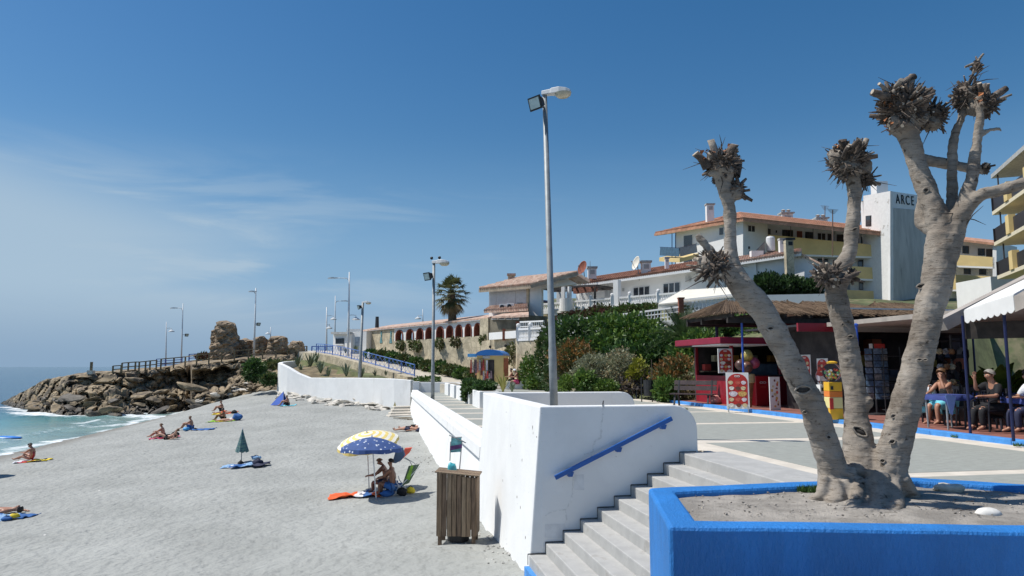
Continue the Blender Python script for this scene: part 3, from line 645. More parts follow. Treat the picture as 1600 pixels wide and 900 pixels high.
def cluster(px, py, Y, rpx, n, bias=(0, 0, 0), lmin=9, lmax=26, flat=1.0):
    c = P(px, py, Y); s_ = Y / F
    for _ in range(n):
        d = Vector((ts.gauss(0, 1), ts.gauss(0, 1), ts.gauss(0, .9))).normalized(); d = (d + Vector(bias)).normalized()
        base = c + Vector((d.x, d.y, d.z * flat)) * rpx * s_ * ts.uniform(.45, .9); L = ts.uniform(lmin, lmax) * s_
        dd = (d + Vector((ts.gauss(0, .35), ts.gauss(0, .35), ts.gauss(0.15, .35)))).normalized()
        put_stub(base, dd, L, min(L * 1.0, ts.choice((9, 12, 16, 22, 28, 36, 48)) * ts.uniform(.8, 1.1) * s_))
def peg(x0, y0, x1, y1, Y, w):
    a_, b_ = P(x0, y0, Y), P(x1, y1, Y - ts.uniform(-.05, .1)); put_stub(a_, (b_ - a_).normalized(), (b_ - a_).length, w * Y / F * 6.5)
cluster(1128, 262, YT - .3, 22, 14, (0, -.1, .35), 10, 24); cluster(1148, 296, YT - .3, 13, 8, (.5, -.3, 0), 9, 22)
cluster(1118, 415, YT - .40, 20, 18, (-.35, -.3, 0), 9, 26); cluster(1100, 420, YT - .42, 16, 7, (-.7, -.2, -.2), 8, 18)
cluster(1325, 255, YT + .38, 26, 22, (-.05, -.1, .35), 12, 28); cluster(1352, 278, YT + .4, 14, 7, (.6, 0, -.2), 8, 20)
cluster(1294, 430, YT + .26, 17, 13, (-.3, -.4, .1), 7, 20); cluster(1328, 432, YT + .34, 14, 6, (.5, -.3, 0), 8, 18)
cluster(1415, 172, YT - .02, 32, 27, (-.15, -.15, .3), 12, 32); cluster(1455, 182, YT + .06, 22, 16, (.4, 0, .15), 10, 26); cluster(1393, 148, YT - .05, 16, 8, (-.3, 0, .5), 10, 26)
cluster(1510, 148, YT - .05, 20, 12, (-.2, 0, .2), 10, 24); cluster(1543, 160, YT - .2, 17, 11, (.5, 0, .25), 10, 26); cluster(1525, 100, YT, 7, 4, (.1, 0, .3), 6, 15); cluster(1535, 262, YT + .06, 9, 4, (.6, 0, 0), 7, 16)
for q in ((1106, 262, 1092, 236, YT - .32, 7), (1118, 250, 1117, 218, YT - .32, 7), (1136, 252, 1139, 225, YT - .32, 8), (1150, 275, 1161, 250, YT - .3, 5), (1400, 140, 1424, 115, YT - .05, 6), (1420, 140, 1429, 116, YT - .05, 6), (1545, 155, 1571, 142, YT - .2, 6), (1318, 245, 1316, 218, YT + .36, 6), (1340, 245, 1358, 218, YT + .36, 5), (1388, 152, 1363, 146, YT - .1, 6), (1444, 160, 1460, 140, YT, 6), (1310, 440, 1340, 425, YT + .2, 4), (1140, 405, 1110, 440, YT - .45, 4), (1130, 415, 1105, 450, YT - .45, 3)): peg(*q)
# dense dark spurs round every pollard head
for x, y, Y, r_, n_ in ((1128, 258, YT - .3, 27, 170), (1148, 296, YT - .3, 16, 70), (1114, 415, YT - .4, 26, 150), (1325, 254, YT + .39, 31, 190), (1350, 280, YT + .4, 16, 70), (1294, 431, YT + .27, 21, 110), (1326, 432, YT + .36, 14, 50), (1414, 170, YT - .01, 40, 250), (1455, 182, YT + .06, 24, 130), (1395, 150, YT - .05, 18, 80), (1510, 150, YT - .04, 23, 120), (1542, 165, YT - .2, 19, 90), (1526, 105, YT, 9, 30), (1537, 264, YT + .08, 10, 40)):
    c = P(x, y, Y); s_ = Y / F; mm = MB(); mm.blob(c, (r_ * s_ * .72, r_ * s_ * .72, r_ * s_ * .72), 18, 12, .35, 3.0, seed=x)
    for _ in range(n_):
        d = Vector((ts.gauss(0, 1), ts.gauss(0, 1), ts.gauss(.1, 1))).normalized(); b_ = c + d * r_ * s_ * ts.uniform(.55, .8); e_ = (d + Vector((ts.gauss(0, .4), ts.gauss(0, .4), ts.gauss(.1, .4)))).normalized(); L = r_ * s_ * ts.uniform(.22, .62); w_ = ts.uniform(.006, .017); mm.tube([b_, b_ + e_ * L * .6, b_ + e_ * L], [w_, w_ * .85, w_ * ts.choice((.15, .7))], 5)
    stuff(mm.build('pollard_spurs', STUBM, tree))
# thin dry twigs and a few brown leaves
mm = MB()
for x, y, Y, n in ((1410, 165, YT - .1, 30), (1325, 250, YT + .3, 26), (1125, 255, YT - .35, 22), (1515, 145, YT - .1, 24), (1115, 415, YT - .45, 24), (1295, 430, YT + .2, 20), (1455, 180, YT, 20), (1125, 240, YT - .3, 10), (1322, 235, YT + .38, 10), (1350, 280, YT + .4, 8), (1412, 140, YT, 12), (1385, 165, YT, 6), (1460, 170, YT, 8), (1520, 120, YT, 9), (1120, 420, YT - .4, 8), (1108, 255, YT - .3, 4), (1508, 340, YT - .25, 4)):
    for _ in range(n):
        c = P(x + ts.gauss(0, 5), y + 6 + ts.gauss(0, 5), Y); d = Vector((ts.gauss(0, 1), ts.gauss(0, .6), ts.gauss(.25, .8))).normalized(); L = ts.uniform(.16, .3)
        k = Vector((ts.gauss(0, .3), ts.gauss(0, .3), -.3)); mm.tube([c, c + d * L * .5, c + d * L + k * L * .4], [.007, .005, .0015], 5)
tw = mm.build('twigs', STUBM, tree); stuff(tw)
mm = MB()
for x, y, Y, n in ((1100, 240, YT - .35, 6), (1130, 232, YT - .35, 4), (1315, 230, YT + .33, 7), (1395, 150, YT - .12, 8), (1425, 160, YT - .15, 8), (1385, 188, YT - .15, 6), (1528, 152, YT - .3, 4), (1125, 400, YT - .5, 4)):
    for _ in range(n):
        c = P(x + ts.gauss(0, 8), y + 4 + ts.gauss(0, 6), Y); a_ = Vector((ts.gauss(0, 1), ts.gauss(0, 1), ts.gauss(0, 1))).normalized(); b_ = a_.orthogonal().normalized(); L = ts.uniform(.03, .075); n_ = a_.cross(b_) * L * .2
        mm.poly([c, c + a_ * L * .5 + b_ * L * .35 + n_, c + a_ * L]); mm.poly([c, c + a_ * L, c + a_ * L * .5 - b_ * L * .35 + n_])
stuff(mm.build('dead_leaves', DRYLEAF, tree))
# stones and tufts lying in the planter
PSTONE = mat('pale_stone', (0.62, 0.57, 0.47), 0.9, 0.15, 8, bump=0.4)
m = MB(); c = G(1544, 803, 0.19); m.blob(c, (0.115, 0.07, 0.05), 14, 9, 0.12, 1.2, seed=2); tag(m.build('stone', mat('white_stone', (0.70, 0.68, 0.63), 0.85, 0.1, 8), None, c, True), 'smooth oval white stone lying on the planter soil', 'stone')
m = MB(); c = G(1482, 764, 0.22); m.blob(c, (0.15, 0.08, 0.06), 12, 8, 0.35, 1.5, seed=4); tag(m.build('stone', PSTONE, None, c, True), 'rough tan stone lying against the far rim of the planter', 'stone')
LEAFG = leafmat('grass_green', (0.06, 0.13, 0.025))
def tuft(c, n, h, spread, mt, name, label, cat, w=0.006):
    mm = MB()
    for _ in range(n):
        a_ = rnd.uniform(0, 6.28); r_ = spread * math.sqrt(rnd.random()); b_ = Vector((c.x + r_ * math.cos(a_), c.y + r_ * math.sin(a_) * .6, c.z)); t_ = Vector((rnd.gauss(0, .6), rnd.gauss(0, .6), 1)).normalized() * h * rnd.uniform(.5, 1); s_ = Vector((rnd.gauss(0, 1), rnd.gauss(0, 1), 0)).normalized() * w
        mm.poly([b_ - s_, b_ + s_, b_ + t_])
    return tag(mm.build(name, mt, None, c), label, cat)
tuft(G(1266, 768, 0.2), 260, 0.09, 0.13, LEAFG, 'weed_tuft', 'small green weed tuft at the foot of the left trunk', 'weed', 0.008)
# litter: twigs and pebbles on the planter soil
mm = MB()
for _ in range(260):
    x = rnd.uniform(1075, 1600); y = rnd.uniform(768, 806); c = G(x, y, 0.205); r_ = rnd.uniform(.004, .014); mm.blob(c, (r_, r_, r_ * .6), 6, 4, .3, 1.5, seed=_)
stuff(tag(mm.build('soil_pebbles', mat('soil_pebble', (0.34, 0.31, 0.27), 0.9, 0.7, 40), None), 'small pebbles scattered over the planter soil', 'pebbles'))
mm = MB()
for _ in range(40):
    x = rnd.gauss(1430, 60); y = rnd.uniform(768, 800); c = G(x, y, 0.205); a_ = rnd.uniform(0, 6.28); L = rnd.uniform(.03, .14); mm.tube([c, c + Vector((math.cos(a_) * L, math.sin(a_) * L, .012))], [.003, .002], 4)
stuff(tag(mm.build('fallen_twigs', STUBM, None), 'thin dry twigs fallen on the soil right of the trunks', 'twigs'))
# ================================================================== STREET LAMPS
def lamp_head(mm, c, d, L, w, h):
    """cobra head: slab box widening into a shell; d horizontal direction"""
    d = Vector(d).normalized(); s_ = Vector((-d.y, d.x, 0))
    secs = [(0, .30, .0, .55), (.30, .36, .0, .62), (.36, .42, -.02, .72), (.62, .5, -.04, .74), (.86, .42, -.06, .55), (1.0, .28, -.10, .28)]
    k = len(mm.v)
    for t, ww, lo, hi in secs:
        o = Vector(c) + d * L * t
        for a_, b_ in ((-.5, 0), (-.42, 1), (.42, 1), (.5, 0)): mm.v.append(o + s_ * a_ * ww * 2 * w + UP * ((lo + (hi - lo) * b_) * h))
    n_ = len(secs)
    for i in range(n_ - 1):
        for q in range(4): r = (q + 1) % 4; mm.face(k + i * 4 + q, k + i * 4 + r, k + (i + 1) * 4 + r, k + (i + 1) * 4 + q)
    mm.face(k + 3, k + 2, k + 1, k); mm.face(*range(k + (n_ - 1) * 4, k + n_ * 4))
def flood(parent, c, d, s=1.0):
    """black floodlight looking along d"""
    d = Vector(d).normalized(); x = d.cross(UP).normalized(); z = x.cross(d)
    def q(a_, b_, e_): return Vector(c) + x * a_ * s + z * b_ * s + d * e_ * s
    m1 = MB(); m1.hexa([q(-.08, -.06, -.08), q(.08, -.06, -.08), q(.14, -.11, .08), q(-.14, -.11, .08), q(-.08, .06, -.08), q(.08, .06, -.08), q(.14, .11, .08), q(-.14, .11, .08)]); m1.hexa([q(-.155, -.125, .08), q(.155, -.125, .08), q(.155, -.125, .105), q(-.155, -.125, .105), q(-.155, .125, .08), q(.155, .125, .08), q(.155, .125, .105), q(-.155, .125, .105)])
    f = m1.build('floodlight', BLACK, parent); m1 = MB(); m1.hexa([q(-.125, -.095, .10), q(.125, -.095, .10), q(.125, -.095, .112), q(-.125, -.095, .112), q(-.125, .095, .10), q(.125, .095, .10), q(.125, .095, .112), q(-.125, .095, .112)]); m1.build('floodlight_glass', mat('flood_glass', (0.30, 0.40, 0.42), 0.15, 0.1, 4), f); return f
def tall_lamp(base, top, r0, r1, label, headdir, hs=1.0, fdir=None, fz=-0.25, cams=False, dome=False):
    base, top = Vector(base), Vector(top); L = thing('street_lamp', label, 'street lamp', base)
    mm = MB(); mm.tube([base, base.lerp(top, .25), base.lerp(top, .26), top], [r0, r0 * .97, r0 * .86, r1], 14); mm.build('pole', GALV, L, smooth=True)
    hd = Vector(headdir).normalized(); mm = MB(); lamp_head(mm, top - hd * .05 * hs - UP * 0.03, hd, .56 * hs, .20 * hs, .15 * hs); h = mm.build('lamp_head', LAMPH, L, bevel=0.01 * hs)
    mm = MB(); c = top + hd * .36 * hs - UP * .03; s_ = Vector((-hd.y, hd.x, 0)); k = []
    for f_, dz in ((1.0, 0), (.9, -.05), (.62, -.085)): k.append([c + (hd * .155 * math.cos(t) * 1.05 + s_ * .135 * math.sin(t)) * f_ * hs + UP * dz * hs for t in [2 * math.pi * i / 14 for i in range(14)]])
    b0 = len(mm.v)
    for ring in k: mm.v += ring
    for i in range(2):
        for q in range(14): r = (q + 1) % 14; mm.face(b0 + i * 14 + q, b0 + i * 14 + r, b0 + (i + 1) * 14 + r, b0 + (i + 1) * 14 + q)
    mm.face(*range(b0 + 28, b0 + 42)); mm.build('lamp_bowl', LENS, h, smooth=True)
    if fdir:
        fd = Vector(fdir).normalized(); fh = Vector((fd.x, fd.y, 0)).normalized(); c = top + fh * .17 * hs + UP * fz * hs; f = flood(L, c, fd, hs); mm = MB(); mm.beam(top + UP * (fz - .03) * hs, c, .03 * hs, .04 * hs); mm.build('bracket', GALV, f)
    if cams:
        for dx in (-.05, .12): mm = MB(); mm.blob(top + hd * dx * hs * 1.6 + UP * .16 * hs, .05 * hs, 8, 6, 0.05); mm.build('camera_dome', BLACK, L)
    return L
YL = 14.6
bl = P(866, 628, YL); bl.z = -0.02; tl = P(851, 147, YL)
bl = P(867, 650, YL)
tall_lamp(Vector((bl.x, bl.y, 0.0)), tl, 0.084, 0.05, 'tall grey lamp post rising from behind the white parapet wall', (1, -.35, 0), 1.12, (-.8, -.75, -.35), -0.22)
# ================================================================== ROCKY HEADLAND
ROCK = layer(layer(layer(mat('ochre_rock', (0.30, 0.232, 0.145), 0.95, 0.35, 0.9, bump=1.0, bscale=5.0), (0.085, 0.07, 0.055), 0.5, 0.50, 0.62, (1, 1, 1.6), 0.85), (0.10, 0.08, 0.06), 0.9, 0.54, 0.62, (.35, .35, 3.2), .7, seed=5), (0.56, 0.48, 0.36), 1.6, 0.60, 0.72, None, 0.6, seed=8)
ROCKD = layer(mat('dark_wet_rock', (0.10, 0.085, 0.065), 0.7, 0.4, 1.5, bump=1.0, bscale=6), (0.30, 0.24, 0.14), 0.9, 0.56, 0.68, None, 0.6)
ROCKP = layer(mat('pale_rock', (0.56, 0.52, 0.45), 0.95, 0.2, 2.5, bump=0.8, bscale=8), (0.30, 0.27, 0.22), 2.0, 0.58, 0.72, None, 0.5)
RTOP = [(-60, 640), (0, 630), (15, 622), (42, 608), (72, 592), (105, 587), (140, 583), (175, 582), (245, 576), (310, 569), (380, 561), (440, 556), (480, 556), (500, 560)]
RBASE = [(-60, 640), (0, 633), (30, 640), (60, 645), (110, 651), (180, 652), (240, 648), (290, 644), (320, 636), (345, 622), (400, 612), (432, 606), (460, 602), (500, 598)]
def rock_disp(q, amp):
    dd, pp = noise.voronoi(q * 0.55); cr = dd[1] - dd[0]
    cell = noise.cell(pp[0] * 3.7 + Vector((11, 3, 7)))
    d2, p2 = noise.voronoi(Vector((q.x * .9, q.y * .9, q.z * 3.2))); c2 = d2[1] - d2[0]
    return amp * (0.9 * cell + 0.35 * noise.cell(p2[0] * 5.1) - 1.2 * max(0, 0.22 - cr) / 0.22 - 0.35 * max(0, 0.15 - c2) / 0.15 + 0.5 * noise.noise(q * 0.35) + 0.16 * noise.noise(q * 2.2))
def build_headland():
    xs = [-60 + 2.4 * k for k in range(235)]; NR = 46; NB = 16; vs = []; rings = NR + NB
    for x in xs:
        yb, yt = interp(x, RBASE), interp(x, RTOP)
        if x < 300: b = G(x, yb, SEA_Z)
        else: b = P(x, yb, interp(x, [(300, 70.5), (345, 73), (400, 75), (440, 74.5), (500, 77)]))
        Yb = b.y; run = interp(x, [(-60, 3), (40, 5), (150, 8), (300, 8), (380, 7), (450, 9), (500, 8)])
        t_ = P(x, yt, Yb + run); b = b - UP * 0.7
        fdir = Vector((b.x, b.y, 0)).normalized()
        for r in range(NR):
            t = r / (NR - 1); ease = t ** 1.25; p = Vector((lerp(b.x, t_.x, t ** .9), lerp(b.y, t_.y, t ** .9), lerp(b.z, t_.z, ease ** .75)))
            cave = sstep(296, 318, x) * (1 - sstep(352, 378, x)) * sstep(0.30, 0.42, t) * (1 - sstep(0.80, 0.86, t))
            over = sstep(190, 230, x) * (1 - sstep(300, 330, x)) * sstep(0.5, 0.56, t) * (1 - sstep(0.84, 0.9, t)) * .45
            amp = 1.0 * interp(t, [(0, .7), (.5, 1.0), (.92, .75), (1, .30)]) * interp(x, [(-60, .6), (60, .8), (200, 1), (390, .9), (430, .45), (500, .35)])
            p = p + fdir * (3.6 * cave + 2.6 * over) - fdir * rock_disp(p, amp) + UP * 0.45 * rock_disp(p + Vector((40, 0, 0)), amp * .6)
            vs.append(p)
        top = vs[-1].copy()
        for r in range(NB):
            t = (r + 1) / NB; p = top + Vector((t_.x, t_.y, 0)).normalized() * (t * 26); q = p.copy()
            p.z = lerp(top.z, t_.z + interp(x, [(0, -3), (70, -.4), (140, 0), (245, .1), (300, .3), (500, .5)]), min(1, t * 4)) + 0.12 * noise.noise(q * .8) + .2 * noise.noise(q * .25)
            if t > .8: p.z -= (t - .8) * 25
            vs.append(p)
    fs = []
    for i in range(len(xs) - 1):
        for r in range(rings - 1): fs.append((i * rings + r, (i + 1) * rings + r, (i + 1) * rings + r + 1, i * rings + r + 1))
    me = bpy.data.meshes.new('rock_headland'); me.from_pydata([tuple(v) for v in vs], [], fs); me.materials.append(ROCK); me.materials.append(ROCKD)
    mi = []
    for f in fs:
        c = sum((vs[k] for k in f), Vector()) / 4; mi.append(1 if c.z < SEA_Z + 0.55 + 0.5 * noise.noise(c * .4) and c.x < -26 else 0)
    me.polygons.foreach_set('material_index', mi); o = bpy.data.objects.new('rock_headland', me); COL.objects.link(o); struct(o); bpy.context.view_layer.update(); return o
headland = build_headland()
HB = BVHTree.FromObject(headland, bpy.context.evaluated_depsgraph_get())
def Hd(px, py, default=84):
    h = HB.ray_cast(EYE, ray(px, py).normalized()); return h[0] if h[0] is not None else P(px, py, default)
def drop(v):
    h = HB.ray_cast(Vector((v.x, v.y, 60)), Vector((0, 0, -1))); return h[0] if h[0] is not None else v
ORD = ('first', 'second', 'third', 'fourth', 'fifth', 'sixth', 'seventh', 'eighth', 'ninth', 'tenth')
def boulder_mesh(seed, amp=.32):
    mm = MB(); r = random.Random(seed); bm = bmesh.new(); bmesh.ops.create_icosphere(bm, subdivisions=3, radius=1); sx, sy, sz = r.uniform(.85, 1.2), r.uniform(.7, 1), r.uniform(.55, .8)
    cuts = [(Vector((r.gauss(0, 1), r.gauss(0, 1), r.gauss(0, 1))).normalized(), r.uniform(.42, .75)) for _ in range(12)]
    for v in bm.verts:
        for n_, d_ in cuts:
            k = v.co.dot(n_) - d_
            if k > 0: v.co -= n_ * k * .92
        v.co *= 1 + .10 * noise.noise(v.co * 2.3 + Vector((seed, 0, 0))); v.co = Vector((v.co.x * sx, v.co.y * sy, v.co.z * sz))
    me = bpy.data.meshes.new('boulder'); bm.to_mesh(me); bm.free(); return me
BMS = [boulder_mesh(k) for k in range(9)]
for k, me in enumerate(BMS): me.materials.append((ROCK, ROCK, ROCKP, ROCK, ROCKD, ROCK, ROCKP, ROCK, ROCKD)[k])
def boulder(c, s, label, group, kinds=None, rr=rnd):
    o = bpy.data.objects.new('boulder', BMS[rr.choice(kinds or range(9))]); COL.objects.link(o); o.location = c; fl = .62 if s > .5 else 1.0; o.scale = (s * rr.uniform(1.0, 1.6), s * rr.uniform(.8, 1.2), s * rr.uniform(.6, 1.05) * fl); o.rotation_euler = (rr.uniform(-.35, .35), rr.uniform(-.35, .35), rr.uniform(0, 6.28)); return tag(o, label, 'rock', group)
br = random.Random(5)
for k in range(46):                                        # tumbled blocks on the slope of the headland
    x = br.uniform(40, 335); yb, yt = interp(x, RBASE), interp(x, RTOP); t = br.uniform(0.0, 0.5) ** 1.2; y = lerp(yb - 2, yt, t)
    c = Hd(x, y); s = br.uniform(.45, 1.25) * (1.2 if t < .2 else 1)
    boulder(c, s, 'tumbled ochre boulder on the slope of the rocky headland', 'boulders on the headland slope', (0, 4, 3, 8, 7, 4, 8) if t < .18 else (0, 1, 4, 3, 5, 7, 8), br)
for k, (x, y, s) in enumerate(sorted(((112, 598, 1.1), (165, 596, 1.5), (205, 592, 1.3), (148, 626, 1.3), (175, 641, 1.1), (305, 606, 1.6), (262, 640, 1.4), (225, 618, 1.3)))):
    boulder(Hd(x, y), s, 'large pale ochre block on the headland, ' + ORD[k] + ' of the eight from the sea', 'large blocks on the headland', (0, 1, 3, 5), br)
for k in range(34):                                        # rubble where the headland meets the sand
    x = br.uniform(300, 440); y = interp(x, [(300, 640), (340, 624), (370, 612), (440, 604)]) - br.uniform(-4, 12); boulder(Hd(x, y, 72) if x < 420 else Sd(x, y), br.uniform(.25, .75), 'small pale rock in the rubble between headland and sand', 'rubble beside the headland', (2, 6, 0, 3), br)
# ---- ruined watchtower
ruin = thing('ruined_tower', 'crumbling brown stone stump of a ruined watchtower on the headland', 'ruin', P(352, 558, 86))
RUINM = layer(layer(mat('ruin_stone', (0.30, 0.225, 0.15), 0.95, 0.3, 1.4, bump=1.0, bscale=5), (0.10, 0.08, 0.06), 1.3, 0.56, 0.66, None, 0.8), (0.42, 0.34, 0.24), 2.2, 0.6, 0.7, None, 0.5, seed=3)
def ruin_block(x0, x1, yt, yb, Y, dep, seed, lean=0.0, taper=.85, mt=None, name='ruin_mass', parent=None):
    c0 = P((x0 + x1) / 2, yb, Y); c1 = P((x0 + x1) / 2 + lean, yt, Y); w = (x1 - x0) * Y / F / 2; mm = MB(); N, R = 44, 30; k = 0
    for r in range(R + 1):
        t = r / R; c = c0.lerp(c1, t); f = lerp(1, taper, t); cap_ = 1.0 if t < .9 else math.sqrt(max(0, 1 - ((t - .9) / .1) ** 2)) * .9 + .1
        for q in range(N):
            a_ = 2 * math.pi * q / N; e = 1 / max(abs(math.cos(a_)), abs(math.sin(a_))) ** .6; d = Vector((math.cos(a_) * w * f * e, math.sin(a_) * dep * f * e, 0)) * cap_
            p = c + d; s_ = Vector((seed * 9.1, seed * 4.3, 0)); dd, pp = noise.voronoi(Vector((p.x * 1.5, p.y * 1.5, p.z * 2.3)) + s_); cr = dd[1] - dd[0]
            m_ = 1 + .16 * (noise.cell(pp[0] * 4.1 + s_)) - .14 * max(0, .16 - cr) / .16 + .22 * noise.noise(p * .8 + s_) + .06 * noise.noise(p * 3)
            mm.v.append(c + d * m_ + UP * (.35 * noise.noise(p * .9 + s_) * t))
    for r in range(R):
        for q in range(N): z = (q + 1) % N; mm.face(r * N + q, r * N + z, (r + 1) * N + z, (r + 1) * N + q)
    mm.face(*range(R * N, R * N + N)); return mm.build(name, mt or RUINM, parent)
ruin_block(334, 373, 502, 562, 86, 1.6, 1, 2, .70, parent=ruin); ruin_block(331, 345, 516, 562, 87, 1.2, 6, 1, .9, parent=ruin)
for k, (x0, x1, yt, Y, s_, lb) in enumerate(((370, 401, 529, 88, 2, 'low brown stump of ruined masonry right of the tower stump'), (397, 421, 526, 87, 3, 'cracked block of ruined wall behind the tall lamp on the headland'), (419, 451, 526, 86.5, 4, 'broad fallen slab of ruined wall near the ramp top'), (449, 478, 532, 85, 5, 'rubble heap of ruined masonry at the right end of the ruin'))):
    o = ruin_block(x0, x1, yt, 562, Y, 1.5, s_, 0, .8 if k < 3 else .6, name='ruined_wall'); o_c = P((x0 + x1) / 2, 562, Y)
    for v in o.data.vertices: v.co -= o_c
    o.location = o_c; tag(o, lb, 'ruin')
# ---- railings on the headland
def railing(pts, label, mt, post_w=.09, rails=(1.0, .55), h=1.0, cat='railing', name='railing', step=None, cross=False, mesh=None):
    """pts: ground points of posts"""
    L = thing(name, label, cat, pts[0])
    for p in pts: mm = MB(); mm.box(p + UP * (h / 2), (post_w, post_w, h + .04)); mm.build('post', mt, L)
    for f_ in rails:
        for a_, b_ in zip(pts, pts[1:]): mm = MB(); mm.beam(a_ + UP * h * f_, b_ + UP * h * f_, post_w * .55, post_w * .8); mm.build('rail', mt, L)
    if cross:
        mm = MB()
        for a_, b_ in zip(pts, pts[1:]):
            n_ = max(1, round((b_ - a_).length / .8))
            for k in range(n_):
                p0 = a_.lerp(b_, k / n_); p1 = a_.lerp(b_, (k + 1) / n_); mm.beam(p0 + UP * .15 * h, p1 + UP * .92 * h, .018, .02); mm.beam(p1 + UP * .15 * h, p0 + UP * .92 * h, .018, .02); mm.beam(p0 + UP * .12 * h, p0 + UP * .95 * h, .022, .022)
        stuff(mm.build('lattice', mt, L))
    return L
railing([Hd(x, y, 80) for x, y in ((251, 577), (271, 575), (289, 573), (307, 571), (326, 569), (346, 566), (366, 564), (388, 562), (410, 560), (431, 558), (449, 557), (479, 556))], 'brown wooden post and rail fence along the top of the headland', WOODP, .13, (1.0, .5), 1.15)
railing([Hd(x, y, 82) for x, y in ((176, 583), (189, 582))], 'short isolated length of wooden railing nearest the tip of the headland', WOODP, .13, (1.0, .5), .75)
railing([Hd(x, y, 82) for x, y in ((190, 582), (200, 581), (211, 580), (217, 580), (227, 579), (234, 578), (244, 577))], 'closely posted wooden railing stepping down towards the sea', WOODP, .13, (1.0, .55), 1.0)
railing([P(x, y, 95) for x, y in ((244, 573), (258, 572), (272, 571), (284, 570))], 'blue metal fence behind the wooden rail, under the two left lamps', BLUEM, .1, (1.0, .7, .4, .15), 1.0)
railing([P(x, y, 92) for x, y in ((295, 569), (310, 568))], 'short blue metal gate left of the ruined tower', BLUEM, .12, (1.0, .6, .25), 1.25)
m = MB(); c = Hd(142, 584, 80); m.box(c + UP * .15, (.6, .5, .4)); k = thing('marker_post', 'lone wooden post on a stone foot near the tip of the headland', 'post', c); m.build('foot', ROCKP, k); m = MB(); m.box(c + UP * .75, (.2, .2, 1.0)); m.build('post', WOODP, k)
# ---- slender lamp posts
LWH = mat('lamp_white', (0.62, 0.63, 0.63), 0.4, 0.05, 5)
def arm_lamp(x0, y0, x1, y1, Y, w, label, arms):
    b, t = P(x0, y0, Y), P(x1, y1, Y); L = thing('street_lamp', label, 'street lamp', b, 'slender promenade lamps'); s_ = Y / F; mm = MB(); mm.tube([b, b.lerp(t, .4), t], [w * s_, w * s_ * .85, w * s_ * .45], 10); mm.build('pole', LWH, L, smooth=True)
    for kind, x, y in arms:
        tip = P(x, y, Y); f = max(0, min(1, (tip.z - b.z) / (t.z - b.z))); a_ = b.lerp(t, f); d = Vector((tip.x - a_.x, 0, 0)).normalized(); mm = MB()
        if kind == 'head':
            mm.tube([a_ - UP * .35, a_ + d * .25 - UP * .05, tip - d * .2], [.05, .045, .04], 6); o = mm.build('arm', LWH, L); mm = MB(); lamp_head(mm, tip - d * .55 - UP * .08, d, 1.0, .22, .2); mm.build('lamp_head', LAMPH, o)
        elif kind == 'dome':
            mm.tube([a_ + UP * .35, a_ + d * .4 + UP * .4, tip + UP * .35, tip + UP * .1], [.035] * 4, 6); o = mm.build('arm', LWH, L); mm = MB(); mm.lathe([(.06, .2), (.12, .14), (.38, -.02), (.42, -.12), (.40, -.13)], tip, 12); mm.build('lamp_shade', LAMPH, o)
        else:
            mm.tube([a_, tip], [.04, .04], 6); o = mm.build('arm', LWH, L); flood(L, tip, (d.x, -.6, -.5), 1.6)
arm_lamp(259, 574, 260, 503, 100, 1.1, 'leftmost slender lamp on the headland with one hanging dome', [('dome', 268, 517)])
arm_lamp(283, 572, 286, 474, 96, 1.2, 'slender lamp left of the ruin with a head to the left', [('head', 271, 481), ('flood', 291, 523)])
arm_lamp(396.5, 562, 400, 450, 84, 1.6, 'tall pale lamp standing in front of the ruined walls', [('head', 394, 455), ('flood', 403, 506)])
arm_lamp(422.5, 545, 423, 511, 110, 1.0, 'short lamp tip showing above the ruined wall', [('dome', 418.5, 521)])
arm_lamp(510, 558, 510.5, 480, 92, 1.5, 'slender lamp left of the white hut with a dome arm', [('dome', 521, 498), ('dome', 514.5, 512)])
arm_lamp(523, 548, 524, 462, 100, 1.2, 'slender lamp behind the white hut with a head to the right', [('head', 539, 470)])
arm_lamp(543.5, 572, 546, 425, 74, 2.0, 'tallest slender lamp before the white hut with curved arm and dome', [('head', 519, 434), ('dome', 556, 498)])
arm_lamp(661, 515, 660.5, 483, 95, 1.0, 'small lamp showing above the arched wall', [('dome', 653, 497)])
tall_lamp(P(562, 590, 62), P(567, 473, 62), .15, .10, 'leaning dark lamp post rising from the agave bed', (1, -.3, 0), 1.5, (-.9, -.6, -.35), -.25)
tall_lamp(P(676, 629, 42), P(678, 411, 42), .11, .085, 'tall lamp post with cameras on top beside the beach walkway', (1, -.35, 0), 1.9, (-.8, -.75, -.35), -.42, cams=True)
# ================================================================== FAR SEA WALL AND BED
seaw = thing('curved_sea_wall', 'bright white sea wall with curved swept-up end beyond the beach', 'wall', P(560, 625, 64))
def ribbon(pts, zb, zt, w, name, mt, parent, bev=0.0):
    """pts plan (x,y); zt list; wall thickness w to the back"""
    mm = MB(); n_ = len(pts)
    for i, (x, y) in enumerate(pts):
        d = Vector(pts[min(i + 1, n_ - 1)]) - Vector(pts[max(i - 1, 0)]); d.normalize(); nn = Vector((-d.y, d.x)) * w
        for (ox, oy), z in (((0, 0), zb[i]), ((0, 0), zt[i]), ((nn.x, nn.y), zt[i]), ((nn.x, nn.y), zb[i])): mm.v.append(Vector((x + ox, y + oy, z)))
    for i in range(n_ - 1):
        for q in range(4): r = (q + 1) % 4; mm.face(i * 4 + q, (i + 1) * 4 + q, (i + 1) * 4 + r, i * 4 + r)
    mm.face(0, 1, 2, 3); mm.face(*[(n_ - 1) * 4 + q for q in (3, 2, 1, 0)]); return mm.build(name, mt, parent, merge=True, bevel=bev)
sw = [(690, 56.0), (647, 57.0), (622, 58), (590, 60), (560, 62), (530, 64), (505, 66), (488, 67.2), (470, 68.3), (455, 69.2), (445, 70.2), (441, 71.5), (443, 73.2), (450, 75), (462, 76.5), (476, 77.5)]
